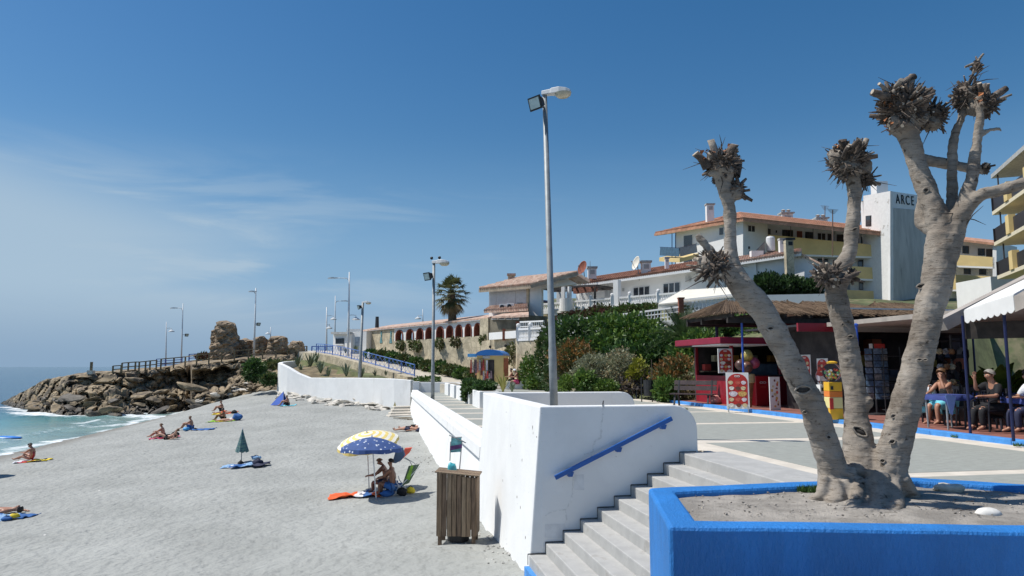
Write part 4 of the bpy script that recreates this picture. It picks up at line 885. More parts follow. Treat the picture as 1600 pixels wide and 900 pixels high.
swt = [594.5, 594, 592, 591, 590.5, 590.5, 590.5, 590.3, 583, 574, 569, 567.5, 566, 565, 564, 563.5]
plan = []; tops = []; bots = []
for (x, Y), yt in zip(sw, swt): q = P(x, yt, Y); plan.append((q.x, q.y)); tops.append(q.z); bots.append(-3.0)
ribbon(plan[1:], bots[1:], tops[1:], .4, 'wall', WHITE, seaw, 0.03)
led = plan[2:8]; lz = [t - .45 for t in tops[2:8]]
def offs(pp, d): return [(x + d * Vector((x, y)).normalized().x * -1, y + d * Vector((x, y)).normalized().y * -1) for x, y in pp]
ribbon(offs(led, .07), [z - .12 for z in lz], [z + .02 for z in lz], .3, 'ledge', WHITE, seaw)
ribbon(offs(led, .05), [t - .2 for t in tops[2:8]], [t + .015 for t in tops[2:8]], .3, 'coping', WHITE, seaw)
# return wall and gate pier where the walkway ends
q0, q1 = P(648, 597, 56), P(700, 598, 55); ew = thing('end_wall', 'plain white wall closing the far end of the walkway', 'wall', (q0.x, q0.y, -2)); mm = MB()
mm.prism([Vector((q0.x, q0.y, -2.8)), Vector((q1.x + 2.2, q1.y, -2.8)), Vector((q1.x + 2.2, q1.y, q0.z)), Vector((q0.x, q0.y, q0.z))], (0, .35, 0)); mm.build('wall', WHITE, ew, bevel=.02)
mm = MB(); mm.box((q0.x + .15, q0.y - .1, q0.z / 2 - 1.4), (.5, .5, q0.z + 2.9)); mm.build('pier', WHITE, ew, bevel=.02)
# planted bed behind the sea wall, stone ramp wall, ramp
EARTH = layer(mat('brown_earth', (0.20, 0.155, 0.09), 0.95, 0.3, 1.2, bump=.8, bscale=8), (0.12, 0.13, 0.05), .8, .5, .65, None, .7)
rp = [(700, 602, 54.5), (672, 597, 57), (645, 588.5, 60), (605, 577, 64), (565, 566, 68), (530, 557, 73), (505, 552.5, 77), (480, 550, 82), (440, 548, 88)]
RE = [P(x, y, Y) for x, y, Y in rp]
mm = MB(); back = list(reversed(range(2, len(RE) - 1)))
for i in range(15):
    t = i / 14; k = 1 + t * 13; i0 = min(int(k), 13); f_ = k - i0; x, y = lerp(plan[i0][0], plan[i0 + 1][0], f_), lerp(plan[i0][1], plan[i0 + 1][1], f_); z = min(lerp(tops[i0], tops[i0 + 1], f_), 1.2) - .12; k2 = 1.6 + t * 5.2; j0 = int(k2); g_ = k2 - j0; e = RE[j0].lerp(RE[j0 + 1], g_)
    for q in range(9):
        s_ = q / 8; p = Vector((lerp(x, e.x, s_), lerp(y, e.y + .3, s_), 0)); p.z = lerp(z, min(e.z - .8, z + 1.2) if i > 2 else z + .1, s_) + .1 * noise.noise(p * .8); mm.v.append(p)
for i in range(14):
    for q in range(8): mm.face(i * 9 + q, i * 9 + q + 1, (i + 1) * 9 + q + 1, (i + 1) * 9 + q)
struct(mm.build('planted_bed', EARTH))
rw = thing('ramp_wall', 'yellow rubble stone wall holding up the ramp behind the agaves', 'wall', RE[3] - UP * 2); k = [(p.x, p.y) for p in RE[2:8]]; o = ribbon(k, [-1.0] * 6, [p.z - .02 for p in RE[2:8]], .5, 'stone_face', STONEW, rw)
CONR = mat('ramp_paving', (0.52, 0.47, 0.38), 0.9, 0.1, 2)
mm = MB(); n_ = len(RE)
for i, p in enumerate(RE):
    d = (RE[min(i + 1, n_ - 1)] - RE[max(i - 1, 0)]); d.z = 0; d.normalize(); r_ = Vector((d.y, -d.x, 0)) * 5.5; mm.v += [p, p + r_ + UP * .1, p + r_ - UP * 1.5, p - UP * .8]
for i in range(n_ - 1):
    for q in range(4): r = (q + 1) % 4; mm.face(i * 4 + q, (i + 1) * 4 + q, (i + 1) * 4 + r, i * 4 + r)
struct(mm.build('ramp', CONR, merge=True))
RAILB = mat('faded_blue_rail', (0.12, 0.22, 0.52), .5, .15, 3)
rp2 = []
for a_, b_ in zip(RE[2:8], RE[3:8]): rp2 += [a_.lerp(b_, t) + Vector((.12, .15, 0)) for t in (0, .5)]
railing(rp2, 'long blue lattice railing climbing beside the stone ramp', RAILB, .09, (1.0, .12), 1.0, cross=True)
railing([P(x, y, 88) for x, y in ((487, 554), (497, 554), (508, 554), (520, 554))], 'blue lattice railing at the ramp top left of the white hut', BLUEM, .12, (1.0, .12), 1.0, cross=True)
m = MB(); c = P(576, 560, 70); m.lathe([(.14, 0), (.16, .25), (.1, .35), (.13, .5), (.06, .62)], c, 10); tag(m.build('bollard', WHITE, None, c, True), 'little white bollard on the ramp before the shrubs', 'bollard')
# boulders dumped along the foot of the sea wall
for k in range(58):
    x = br.uniform(436, 606); y = interp(x, [(436, 617), (470, 622), (520, 630), (570, 636), (606, 640)]) + br.gauss(0, 3.0); boulder(Sd(x, y) + UP * .08, br.uniform(.2, .5) * (1.25 if x < 480 else 1), 'whitish rock in the row along the foot of the sea wall', 'rocks along the sea wall', (2, 6), br)
for k, (x, y, s) in enumerate(sorted(((536, 633, .75), (560, 627, .6), (598, 640, .55), (452, 612, .9), (468, 618, .8), (447, 604, .9), (520, 632, .6), (582, 634, .6)))): boulder(Sd(x, y) + UP * .1, s, 'larger white block at the sea wall foot, ' + ORD[k] + ' of eight from the left', 'large rocks along the sea wall', (2, 6), br)
mm = MB()
for k in range(9):
    c = Sd(614 + br.uniform(0, 30), 655 + br.uniform(-1.5, 2)); a_ = br.uniform(-.3, .3); L = br.uniform(.5, 1.3); mm.beam(c + UP * .05, c + Vector((L, a_, .08)), .12, .03)
tag(mm.build('driftwood', WOODP, None), 'flat heap of bleached boards on the sand by the walkway wall', 'driftwood')
# rough concrete steps at the corner between the two walls
cs = thing('corner_steps', 'rough worn concrete steps buried in sand where the two white walls meet', 'stairs', Sd(630, 648))
for k in range(4):
    c = Sd(632 - k * 3, 646 + k * 3.2 - 6) ; mm = MB(); mm.box(c + UP * (.12 - k * .07), (1.7, .7, .3), RZ(.25 + .1 * k)); mm.build('step', PAVE, cs, bevel=.05)
# ---- white hut
hut = thing('white_hut', 'small flat-roofed white hut with one barred window at the ramp top', 'hut', P(545, 552, 82))
def facade(a, b, zb, zt, dep):
    """box between plan points a,b (front) with depth to the back"""
    a, b = Vector(a), Vector(b); d = (b - a); d.z = 0; nn = Vector((-d.y, d.x, 0)).normalized() * dep; mm = MB()
    mm.prism([Vector((a.x, a.y, zb)), Vector((b.x, b.y, zb)), Vector((b.x, b.y, zt)), Vector((a.x, a.y, zt))], nn); return mm
a_, b_ = P(520, 552, 80), P(548, 552, 78); zt_ = P(520, 521, 80).z; facade(a_, b_, 1.5, zt_, 6).build('wall', WHITE2, hut)
a2, b2 = P(548, 552, 78.4), P(572, 552, 77.5); facade(a2, b2, 1.5, zt_ + .1, 5).build('side_wall', WHITE2, hut)
a3, b3 = P(541, 540, 84), P(566, 540, 84); facade(a3, b3, 4, P(541, 514, 84).z, 4).build('upper_room', WHITE2, hut)
d_ = (b_ - a_).normalized(); mm = MB(); mm.beam(P(519, 520.5, 79.8), P(549, 520.5, 77.8), .4, .25); mm.build('roof_edge', CONC, hut)
wa, wb = P(524, 537.5, 79.6) , P(537, 537.5, 78.7); facade(wa, wb, P(524, 537.5, 79.6).z, P(524, 529, 79.6).z, .12).build('window', GLASS, hut); w_ = hut.children[-1]
for k in range(5): mm = MB(); q = wa.lerp(wb, (k + .5) / 5); mm.box(q + UP * .3 - Vector((.0, .08, 0)), (.04, .04, .62)); mm.build('window_bar', DARK, w_)
mm = MB(); mm.beam(wa - UP * .05 - Vector((0, .08, 0)), wb - UP * .05 - Vector((0, .08, 0)), .2, .1); mm.build('sill', WHITE2, w_)
mm = MB(); q = P(560, 552, 77.9); mm.box(q + UP * .5, (.9, .08, 2.6)); mm.build('door', mat('pale_blue_door', (0.30, 0.36, 0.42), .6), hut)
# ================================================================== ARCHED TERRACE WALL
arch = thing('arched_wall', 'long yellow stone terrace wall topped by white arches with brick-red rims', 'wall', P(660, 585, 68))
AW0, AW1 = P(567, 560, 80), P(768, 560, 60); AW0.z = AW1.z = 0
ad = (AW1 - AW0); AL = ad.length; ad.normalize(); an = Vector((-ad.y, ad.x, 0))
def onA(px, py): return PL(px, py, AW0, an)
def As(px): q = onA(px, 520); return (q - AW0).dot(ad)
def Ap(s, z, off=0.0): return AW0 + ad * s + UP * z + an * off
RUST = mat('rust_trim', (0.20, 0.055, 0.035), .8, .15, 3)
S_ARCH = [As(x) for x in (624, 640.5, 656, 670.5, 687.5, 702.5, 717, 731.5, 746)]
ztop = lambda s: lerp(onA(567, 518).z, onA(765, 499).z, s / AL); zbot = lambda s: lerp(onA(567, 536).z, onA(765, 524).z, s / AL)
mm = MB(); NP = 24
for i in range(NP):
    s0, s1 = AL * i / NP, AL * (i + 1) / NP
    k = len(mm.v); e0, e1 = ((zbot(s0), zbot(s1)) if s0 >= S_ARCH[0] - 2.0 else (ztop(s0), ztop(s1)))
    mm.hexa([Ap(s0, -1, -.05), Ap(s1, -1, -.05), Ap(s1, -1, .55), Ap(s0, -1, .55), Ap(s0, e0, .0), Ap(s1, e1, .0), Ap(s1, e1, .55), Ap(s0, e0, .55)])
mm.build('stone_base', STONEW, arch)
wv = MB(); s_prev = S_ARCH[0] - 1.2
hw = [0.5 * min(S_ARCH[min(i + 1, 8)] - S_ARCH[max(i - 1, 0)], 99) / (2 if 0 < i < 8 else 1) * .74 for i in range(9)]
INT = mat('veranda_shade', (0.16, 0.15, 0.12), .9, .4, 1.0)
for i, sc in enumerate(S_ARCH):
    w = hw[i]; zb, zt = zbot(sc), ztop(sc); spr = zb + (zt - zb) * .42; top = zb + (zt - zb) * .86
    nxt = (S_ARCH[i + 1] + sc) / 2 if i < 8 else sc + w + .35
    wv.hexa([Ap(s_prev, zb, .03), Ap(sc - w, zb, .03), Ap(sc - w, zb, .5), Ap(s_prev, zb, .5), Ap(s_prev, ztop(s_prev), .03), Ap(sc - w, ztop(sc - w), .03), Ap(sc - w, ztop(sc - w), .5), Ap(s_prev, ztop(s_prev), .5)])
    wv.hexa([Ap(sc + w, zb, .03), Ap(nxt, zb, .03), Ap(nxt, zb, .5), Ap(sc + w, zb, .5), Ap(sc + w, ztop(sc + w), .03), Ap(nxt, ztop(nxt), .03), Ap(nxt, ztop(nxt), .5), Ap(sc + w, ztop(sc + w), .5)])
    N = 10; rim = []
    for k in range(N):
        t0, t1 = math.pi * k / N, math.pi * (k + 1) / N; x0, x1 = sc - w * math.cos(t0), sc - w * math.cos(t1); z0, z1 = spr + (top - spr) * math.sin(t0), spr + (top - spr) * math.sin(t1)
        wv.hexa([Ap(x0, z0, .03), Ap(x1, z1, .03), Ap(x1, z1, .5), Ap(x0, z0, .5), Ap(x0, ztop(x0), .03), Ap(x1, ztop(x1), .03), Ap(x1, ztop(x1), .5), Ap(x0, ztop(x0), .5)]); rim.append((x0, z0))
    rim.append((sc + w, spr)); rim = [(sc - w, zb)] + rim + [(sc + w, zb)]
    mm = MB()
    for (x0, z0), (x1, z1) in zip(rim, rim[1:]):
        c_ = lambda x, z: (sc + (x - sc) * .80, spr + (z - spr) * .86 if z > spr else z)
        i0, i1 = c_(x0, z0), c_(x1, z1); mm.hexa([Ap(x0, z0, -.04), Ap(x1, z1, -.04), Ap(x1, z1, .56), Ap(x0, z0, .56), Ap(*i0, -.04), Ap(*i1, -.04), Ap(*i1, .56), Ap(*i0, .56)])
    mm.build('arch_rim', RUST, arch); s_prev = nxt
wv.build('arcade', WHITE2, arch)
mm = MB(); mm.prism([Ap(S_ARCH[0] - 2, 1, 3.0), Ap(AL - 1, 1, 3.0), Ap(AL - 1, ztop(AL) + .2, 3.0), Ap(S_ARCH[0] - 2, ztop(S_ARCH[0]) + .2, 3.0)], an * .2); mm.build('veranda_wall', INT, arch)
mm = MB(); k = 0
for i in range(NP):
    s0, s1 = AL * i / NP, AL * (i + 1) / NP; mm.hexa([Ap(s0, ztop(s0), -.2), Ap(s1, ztop(s1), -.2), Ap(s1, ztop(s1) + .7, 3.4), Ap(s0, ztop(s0) + .7, 3.4), Ap(s0, ztop(s0) + .16, -.2), Ap(s1, ztop(s1) + .16, -.2), Ap(s1, ztop(s1) + .86, 3.4), Ap(s0, ztop(s0) + .86, 3.4)])
mm.build('tiled_roof', TILE, arch)
EMB = mat('blue_green_tile', (0.12, 0.26, 0.27), .4, .4, 9)
for px in (596, 611):                                     # two small tiled lady-shaped ornaments on the blank end
    c = onA(px, 525) - an * .06; mm = MB(); mm.prism([c + ad * x + UP * z for x, z in ((-.3, -.75), (.35, -.75), (.12, -.1), (.2, .35), (.0, .55), (-.12, .35), (-.05, 0))], an * .05); mm.build('tile_ornament', EMB, arch)
mm = MB(); c = onA(589, 512); mm.tube([c, c + UP * 1.2], [.22, .18], 8); mm.build('flue', DARK, arch)
# pier at the right end
q = onA(760, 560); fc = facade(onA(754, 560) - an * .3, onA(767, 560) - an * .3, 0, onA(760, 498).z, 1.2); fc.build('end_pier', STONEW, arch)
# ================================================================== HILLSIDE
XL = [(20, 11), (27, 9.5), (33, 6.0), (40, 2.2), (47, 3.2), (49.2, 3.4), (60, -2.4), (160, -2.4)]
def hill(x, y):
    q = Vector((x, y, 0)) - C0; a_, b_ = q.dot(AH), q.dot(BH)
    if x < -3 and y < 56: return -3.5
    if x < -3:                                             # strip behind the ramp and the arched wall
        t = Vector((x, y, 0)) - AW0; s_ = t.dot(an); return -5.0 if s_ < -7.5 else lerp(0.0, 3.4, sstep(.2, 1.2, s_)) if s_ > 0 else interp((t.dot(ad)) / AL, [(0, 2.2), (1, -.2)])
    if a_ < 16.5 and b_ > 8.5: return -.8
    s_ = (x - interp(y, XL)) * .85
    if s_ < 0: return -3.5
    lo = 3.7 * sstep(0, 8.5, s_) - .25 if y < 49 else 3.6 * sstep(0, .8, s_)
    return lo + interp(y, [(50, 0), (64, 2.6), (78, 5.4), (100, 7), (160, 10)]) * sstep(0, 6, s_)
HILLM = layer(mat('scrub_hill', (0.10, 0.115, 0.05), .95, .35, .6, bump=.8, bscale=4), (0.22, 0.18, 0.11), .5, .52, .66, None, .8)
vs = []; xs = [-30 + 1.5 * k for k in range(86)]; ys = [26 + 1.1 * k for k in range(112)]
for y in ys:
    for x in xs: vs.append((x, y, hill(x, y) + .15 * noise.noise(Vector((x, y, 0)) * .3) - .05))
w = len(xs); me = bpy.data.meshes.new('hillside'); me.from_pydata(vs, [], [(j * w + i, j * w + i + 1, (j + 1) * w + i + 1, (j + 1) * w + i) for j in range(len(ys) - 1) for i in range(w - 1)]); me.materials.append(HILLM); me.polygons.foreach_set('use_smooth', [True] * len(me.polygons)); o = bpy.data.objects.new('hillside', me); COL.objects.link(o); struct(o)
# ================================================================== building helpers
FRAMEW = mat('white_frame', (0.72, 0.72, 0.70), .5, .03); FRAMED = mat('dark_frame', (0.05, 0.04, 0.035), .5, .1)
SHUT = mat('grey_shutter', (0.50, 0.50, 0.49), .6, .06, 3)
def quad_on(parent, name, px0, py0, px1, py1, p0, nn, mt, thick=.08, out=.04, skew=(0, 0)):
    """panel covering a pixel rectangle on a vertical plane; skew = slope of top and bottom edges in px"""
    a_ = PL(px0, py1, p0, nn); b_ = PL(px1, py1 + skew[1], p0, nn); c_ = PL(px1, py0 + skew[0], p0, nn); d_ = PL(px0, py0, p0, nn)
    mm = MB(); mm.prism([v - nn * out for v in (a_, b_, c_, d_)], nn * thick); return mm.build(name, mt, parent)
def window(parent, px0, py0, px1, py1, p0, nn, skew=(0, 0), frame=None, pane=None, mull=1, out=.05, name='window'):
    """frame, pane(s) and sill on a facade plane (nn points into the building)"""
    fr = quad_on(parent, name, px0, py0, px1, py1, p0, nn, frame or FRAMEW, .1, out, skew)
    w_ = (px1 - px0); n_ = mull; g = min(.1 * w_ / n_, 1.0)
    for k in range(n_):
        x0, x1 = px0 + w_ * k / n_ + g, px0 + w_ * (k + 1) / n_ - g; f0, f1 = (x0 - px0) / w_, (x1 - px0) / w_
        quad_on(fr, 'pane', x0, py0 + skew[0] * f0 + g, x1, py1 + skew[1] * f0 - g, p0, nn, pane or GLASS, .06, out + .03, ((skew[0]) * (f1 - f0), skew[1] * (f1 - f0)))
    return fr
def plane_of(a, b):
    d = Vector((b.x - a.x, b.y - a.y, 0)).normalized(); return Vector((-d.y, d.x, 0))
def slab(mm, pts, th):
    """sloping slab through 4 top points"""
    mm.hexa([Vector(p) - UP * th for p in pts] + [Vector(p) for p in pts])
def tile_ridges(parent, e0, e1, r0, r1, n, r, mt, name='roof_tiles'):
    """rows of barrel tiles running from eave e to ridge r"""
    mm = MB()
    for k in range(n):
        t = (k + .5) / n; a_, b_ = e0.lerp(e1, t), r0.lerp(r1, t); m_ = 5
        for q in range(m_): p0, p1 = a_.lerp(b_, q / m_), a_.lerp(b_, (q + 1.12) / m_); mm.tube([p0 + UP * r * .35, p1 + UP * r * .05], [r, r * .8], 7)
    o = mm.build(name, mt, parent); stuff(o); return o
def baluster_rail(a, b, h, label, n, name='balustrade', piers=(), mt=None):
    mt = mt or WHITE2; L = thing(name, label, 'balustrade', a); mm = MB(); mm.beam(a + UP * h, b + UP * h, .22, .14); mm.build('top_rail', mt, L); mm = MB(); mm.beam(a + UP * .08, b + UP * .08, .24, .16); mm.build('plinth', mt, L); mm = MB()
    for k in range(n): c = a.lerp(b, (k + .5) / n); mm.lathe([(.045, .15), (.08, .3 * h + .05), (.04, .55 * h), (.06, .8 * h), (.05, h - .06)], c, 6)
    stuff(mm.build('balusters', mt, L))
    for f_ in piers: mm = MB(); c = a.lerp(b, f_); mm.box(c + UP * (h / 2 + .08), (.3, .3, h + .2)); mm.blob(c + UP * (h + .3), .16, 8, 6, 0); mm.build('pier', mt, L)
    return L
def lattice_fence(a, b, h, label, step=.22, name='lattice_fence'):
    L = thing(name, label, 'fence', a); d = (b - a).length; n_ = int(d / step); mm = MB()
    for k in range(n_ + 1): c = a.lerp(b, k / n_); mm.beam(c, c + UP * h, .06, .06, up=Vector((0, 1, 0)))
    for k in range(max(2, int(h / step)) + 1): z = h * k / max(2, int(h / step)); mm.beam(a + UP * z, b + UP * z, .05, .06)
    stuff(mm.build('lattice', WHITE2, L)); mm = MB(); mm.beam(a + UP * (h + .04), b + UP * (h + .04), .12, .1); mm.build('top_rail', WHITE2, L); mm = MB(); mm.beam(a - UP * .15, b - UP * .15, .25, .35); mm.build('plinth', WHITE2, L); return L
def chimney(parent, px, pyt, pyb, wpx, Y, mt=None, cap=None, name='chimney'):
    a_, b_ = P(px, pyb, Y), P(px, pyt, Y); w_ = wpx * Y / F; mm = MB(); mm.box((a_ + b_) / 2, (w_, w_ * .8, (b_ - a_).length)); o = mm.build(name, mt or WHITE2, parent)
    mm = MB(); mm.box(b_ + UP * .1, (w_ * 1.25, w_ * 1.05, .16)); mm.box(b_ - UP * w_ * .45 - Vector((0, w_ * .4, 0)), (w_ * .55, .06, w_ * .5)); mm.build('chimney_cap', cap or CONC, o); return o
# ================================================================== VILLA WITH AIR CONDITIONERS
K = P(827, 500, 58); Lp = P(764, 500, 61.8); Rp = P(912, 500, 56)
va = thing('villa', 'white two-storey villa with pale tiled roof, stone chimney and two air conditioners', 'villa', Vector((K.x, K.y, 3.5)))
nL = plane_of(Lp, K); nR = plane_of(K, Rp)
zE = PL(826, 446, K, nL).z
facade(Lp, K, 3.2, zE, .4).build('left_wall', WHITE2, va)
a_, b_ = Vector((K.x, K.y, 3.2)), Vector((Rp.x, Rp.y, 3.2)); mm = MB(); mm.prism([PL(x, y, K, nR) + nR * .02 for x, y in ((827.3, 520), (846, 520), (846, 451), (908, 443), (908, 428.5), (828, 446))], nR * .4); mm.build('gable_wall', WHITE2, va)
E1, E0, R1 = P(829, 444.5, 56.9), P(748, 451.5, 62.0), P(902, 425.5, 55.6); R0_ = E0 + (R1 - E1)
mm = MB(); slab(mm, [E0, E1, R1, R0_], .32); rf = mm.build('roof', mat('roof_verge', (0.33, 0.27, 0.20), .9, .2, 3), va); tile_ridges(rf, E0 + UP * .03, E1 + UP * .03, R0_ + UP * .03, R1 + UP * .03, 26, .14, TILE)
R2 = P(922, 437, 55.2); mm = MB(); slab(mm, [R1, R2, R2 + (E0 - E1), R0_], .25); mm.build('rear_slope', TILE, va)
chimney(va, 799, 431, 450, 11, 61, STONEW, TILE)
for x0, x1 in ((766, 775.5), (776, 806), (807, 823)): quad_on(va, 'shutter', x0, 453 + (825 - x0) * .09, x1, 479, K, nL, SHUT, .06, .05, (-(x1 - x0) * .09, 0))
quad_on(va, 'window_slit', 809, 473, 818, 475, K, nL, GLASS, .05, .08)
quad_on(va, 'corner_pilaster', 823.5, 448, 827, 500, K, nL, mat('beige_render', (0.48, 0.40, 0.27), .9, .1), .1, .09)
e0, e1 = PL(756, 486, K - nL * 1.6, nL), PL(825, 482, K - nL * 1.6, nL); r0, r1 = PL(766, 479.5, K, nL), PL(825, 475.5, K, nL); mm = MB(); slab(mm, [e0, e1, r1, r0], .18); o = mm.build('lean_to_roof', TILE, va); tile_ridges(o, e0, e1, r0, r1, 18, .13, TILE)
e0, e1 = PL(768, 494.5, K - nL * 3.0, nL), PL(826, 492, K - nL * 3.0, nL); r0, r1 = PL(790, 489, K - nL * 1.2, nL), PL(826, 486, K - nL * 1.2, nL); mm = MB(); slab(mm, [e0, e1, r1, r0], .15); mm.build('porch_roof', TILE, va)
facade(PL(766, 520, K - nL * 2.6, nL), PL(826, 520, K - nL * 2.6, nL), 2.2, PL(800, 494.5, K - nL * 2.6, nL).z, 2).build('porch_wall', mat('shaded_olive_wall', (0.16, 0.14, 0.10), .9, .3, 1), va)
for k in range(4): window(va, 769 + k * 11, 496, 778.5 + k * 11, 499.5, K - nL * 2.62, nL, frame=FRAMEW)
for x, y in ((786, 478), (797.5, 477)):
    c = P(x, y + 2, 56.7 + (827 - x) * .055); A_ = thing('air_conditioner', 'boxy white air conditioner, ' + ('left' if x < 790 else 'right') + ' of the pair on the villa lean-to roof', 'air conditioner', c - UP * .25, 'villa air conditioners'); mm = MB(); mm.box(c, (.62, .35, .5)); mm.build('casing', FRAMEW, A_, bevel=.02); mm = MB(); mm.lathe([(.18, 0), (.18, .02)], (0, 0, 0), 14, Matrix.Rotation(math.pi / 2, 3, 'X')); mm.v = [v + c + Vector((-.08, -.19, 0)) for v in mm.v]; mm.build('fan_grille', DARK, A_)
# satellite dish between the villas
def dish(px, py, Y, r, ax, label, mt):
    c = P(px, py, Y); d = Vector(ax).normalized(); M_ = d.to_track_quat('Z', 'Y').to_matrix(); s_ = thing('satellite_dish', label, 'satellite dish', c - UP * 1.0); mm = MB(); mm.lathe([(.02, 0), (r * .5, r * .07), (r * .85, r * .2), (r, r * .3), (r * .98, r * .28), (r * .5, r * .05)], c, 18, M_); mm.build('reflector', mt, s_, smooth=True); mm = MB(); mm.tube([c - UP * .1, c - d * .15 - UP * 1.4], [.04, .04], 6); mm.build('mast', GALV, s_); mm = MB(); mm.tube([c - M_ @ Vector((0, r, 0)) * .9, c + d * r * .9], [.02, .02], 5); mm.blob(c + d * r * .9, .07, 6, 5, 0); mm.build('receiver_arm', GALV, s_)
dish(912, 419, 61, .62, (-.85, -.5, .3), 'rusty brown satellite dish between the two villa roofs', BRICK)
dish(996, 412, 60, .62, (-.95, -.3, .3), 'cream satellite dish on the long villa roof', CREAM)
# ================================================================== LONG VILLA WITH BALCONY
VB0, VB1 = P(900, 480, 65), P(1130, 480, 56); nB = plane_of(VB0, VB1)
vb = thing('long_villa', 'long low white villa with brown tiled roof, glass doors and balcony', 'villa', Vector((VB0.x, VB0.y, 4.2)))
mm = MB(); mm.prism([Vector((VB0.x, VB0.y, 3.5)), Vector((VB1.x, VB1.y, 3.5)), PL(1130, 416, VB0, nB), PL(900, 443, VB0, nB)], nB * 9); mm.build('wall', WHITE2, vb)
e0, e1 = PL(904, 445, VB0 - nB * 1.3, nB), PL(1120, 415, VB0 - nB * 1.3, nB); r0, r1 = PL(915, 436, VB0 + nB * 3, nB), PL(1120, 405, VB0 + nB * 3, nB); mm = MB(); slab(mm, [e0, e1, r1, r0], .22); o = mm.build('roof', WHITE2, vb); tile_ridges(o, e0 + UP * .03, e1 + UP * .03, r0 + UP * .03, r1 + UP * .03, 64, .14, mat('brown_roof_tile', (0.34, 0.17, 0.11), .9, .25, 2.5))
chimney(vb, 925, 420, 436, 13, 63, WHITE2); chimney(vb, 1009, 411, 428, 14, 60, WHITE2); chimney(vb, 1042, 405, 420, 6, 59, WHITE2)
mm = MB(); q = P(922, 408, 62); mm.tube([q - UP * 1.2, q], [.03, .02], 5); mm.build('mast', GALV, vb)
window(vb, 990, 449.5, 1015.5, 464, VB0, nB, (-3, -2.5), mull=3); window(vb, 1036.5, 443.5, 1063, 459, VB0, nB, (-3, -2.5), mull=3)
window(vb, 905, 459, 927, 476, VB0, nB, (-2.5, -1.5), pane=SHUT, mull=3, name='shuttered_door'); window(vb, 945, 454, 957, 471, VB0, nB, (-1.5, -1), pane=SHUT, mull=2, name='shuttered_window'); window(vb, 870, 456, 882, 476, VB0, nB, pane=SHUT, mull=2, name='shuttered_window')
quad_on(vb, 'wall_lamp', 973.5, 450.5, 976, 455, VB0, nB, CONC, .1, .14); quad_on(vb, 'meter_box', 1072, 432, 1079, 440, VB0, nB, SHUT, .1, .14)
# balcony slab and balustrade
BQ = VB0 - nB * 3.2
b0, b1 = PL(846, 486.5, BQ, nB), PL(1062, 470, BQ, nB)
mm = MB(); slab(mm, [b0, b1, b1 + nB * 3.2, b0 + nB * 3.2], .25); mm.build('balcony_slab', WHITE2, vb)
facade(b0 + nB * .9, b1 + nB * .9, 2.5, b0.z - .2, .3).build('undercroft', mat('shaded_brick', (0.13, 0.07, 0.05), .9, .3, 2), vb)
quad_on(vb, 'column', 960, 437.5, 967.5, 480, BQ + nB * .3, nB, WHITE2, .5, .2)
for k, (x0, x1, lb) in enumerate(((848, 876, 'left of the round turret'), (896, 958, 'between round turret and white column'), (969, 1000, 'right of the white column, nearer the villa column'), (1001, 1058, 'rightmost, below the right glass doors'))):
    f0, f1 = (x0 - 846) / 216, (x1 - 846) / 216; p0, p1 = PL(x0, lerp(486.5, 470, f0), BQ + nB * .15, nB), PL(x1, lerp(486.5, 470, f1), BQ + nB * .15, nB); baluster_rail(p0, p1, .62, 'white balcony balustrade of the long villa, ' + lb, int((p1 - p0).length / .2), piers=(.5,) if k != 1 else (.45, .98))
# round turret
tr_ = thing('round_turret', 'round white turret with tall openings on the villa balcony', 'turret', PL(885, 485, BQ - nB * .6, nB)); c = PL(885, 485, BQ - nB * .6, nB); R_ = 10.5 * c.y / F
mm = MB(); mm.lathe([(R_, -.1), (R_, 1.0), (R_ - .12, 1.0), (R_ - .12, 0)], c, 20); mm.build('drum', WHITE2, tr_, smooth=False)
for a_ in (math.radians(235), math.radians(305), math.radians(60), math.radians(120)): mm = MB(); q = c + Vector((math.cos(a_), math.sin(a_), 0)) * (R_ - .12); mm.box(q + UP * 1.45, (.28, .2, 1.15), RZ(a_ + 1.57)); mm.build('pillar', WHITE2, tr_)
# dark pergola over the balcony
pg = thing('balcony_pergola', 'dark timber pergola over the villa balcony', 'pergola', PL(870, 480, BQ, nB)); p0, p1 = PL(838, 450, BQ - nB * .3, nB), PL(932, 446, BQ - nB * .3, nB)
for k in range(9): mm = MB(); q = p0.lerp(p1, k / 8); mm.beam(q, q + nB * 3.4, .14, .16); mm.build('beam', FRAMED, pg)
mm = MB(); mm.beam(p0, p1, .14, .16); mm.build('lintel', FRAMED, pg); mm = MB(); mm.beam(p0 + nB * 2.2 - UP * .14, p1 + nB * 2.2 - UP * .14, .12, .14); mm.build('lintel', FRAMED, pg)
mm = MB(); q0, q1 = PL(898, 455, BQ + nB * .4, nB), PL(931, 451, BQ + nB * .4, nB); mm.beam(q0, q1, .5, .45); mm.build('rolled_awning', mat('striped_brown_awning', (0.24, 0.10, 0.07), .9, .4, 9), pg)
quad_on(pg, 'post', 929, 449, 931, 478, BQ + nB * .2, nB, FRAMED, .15, .1)
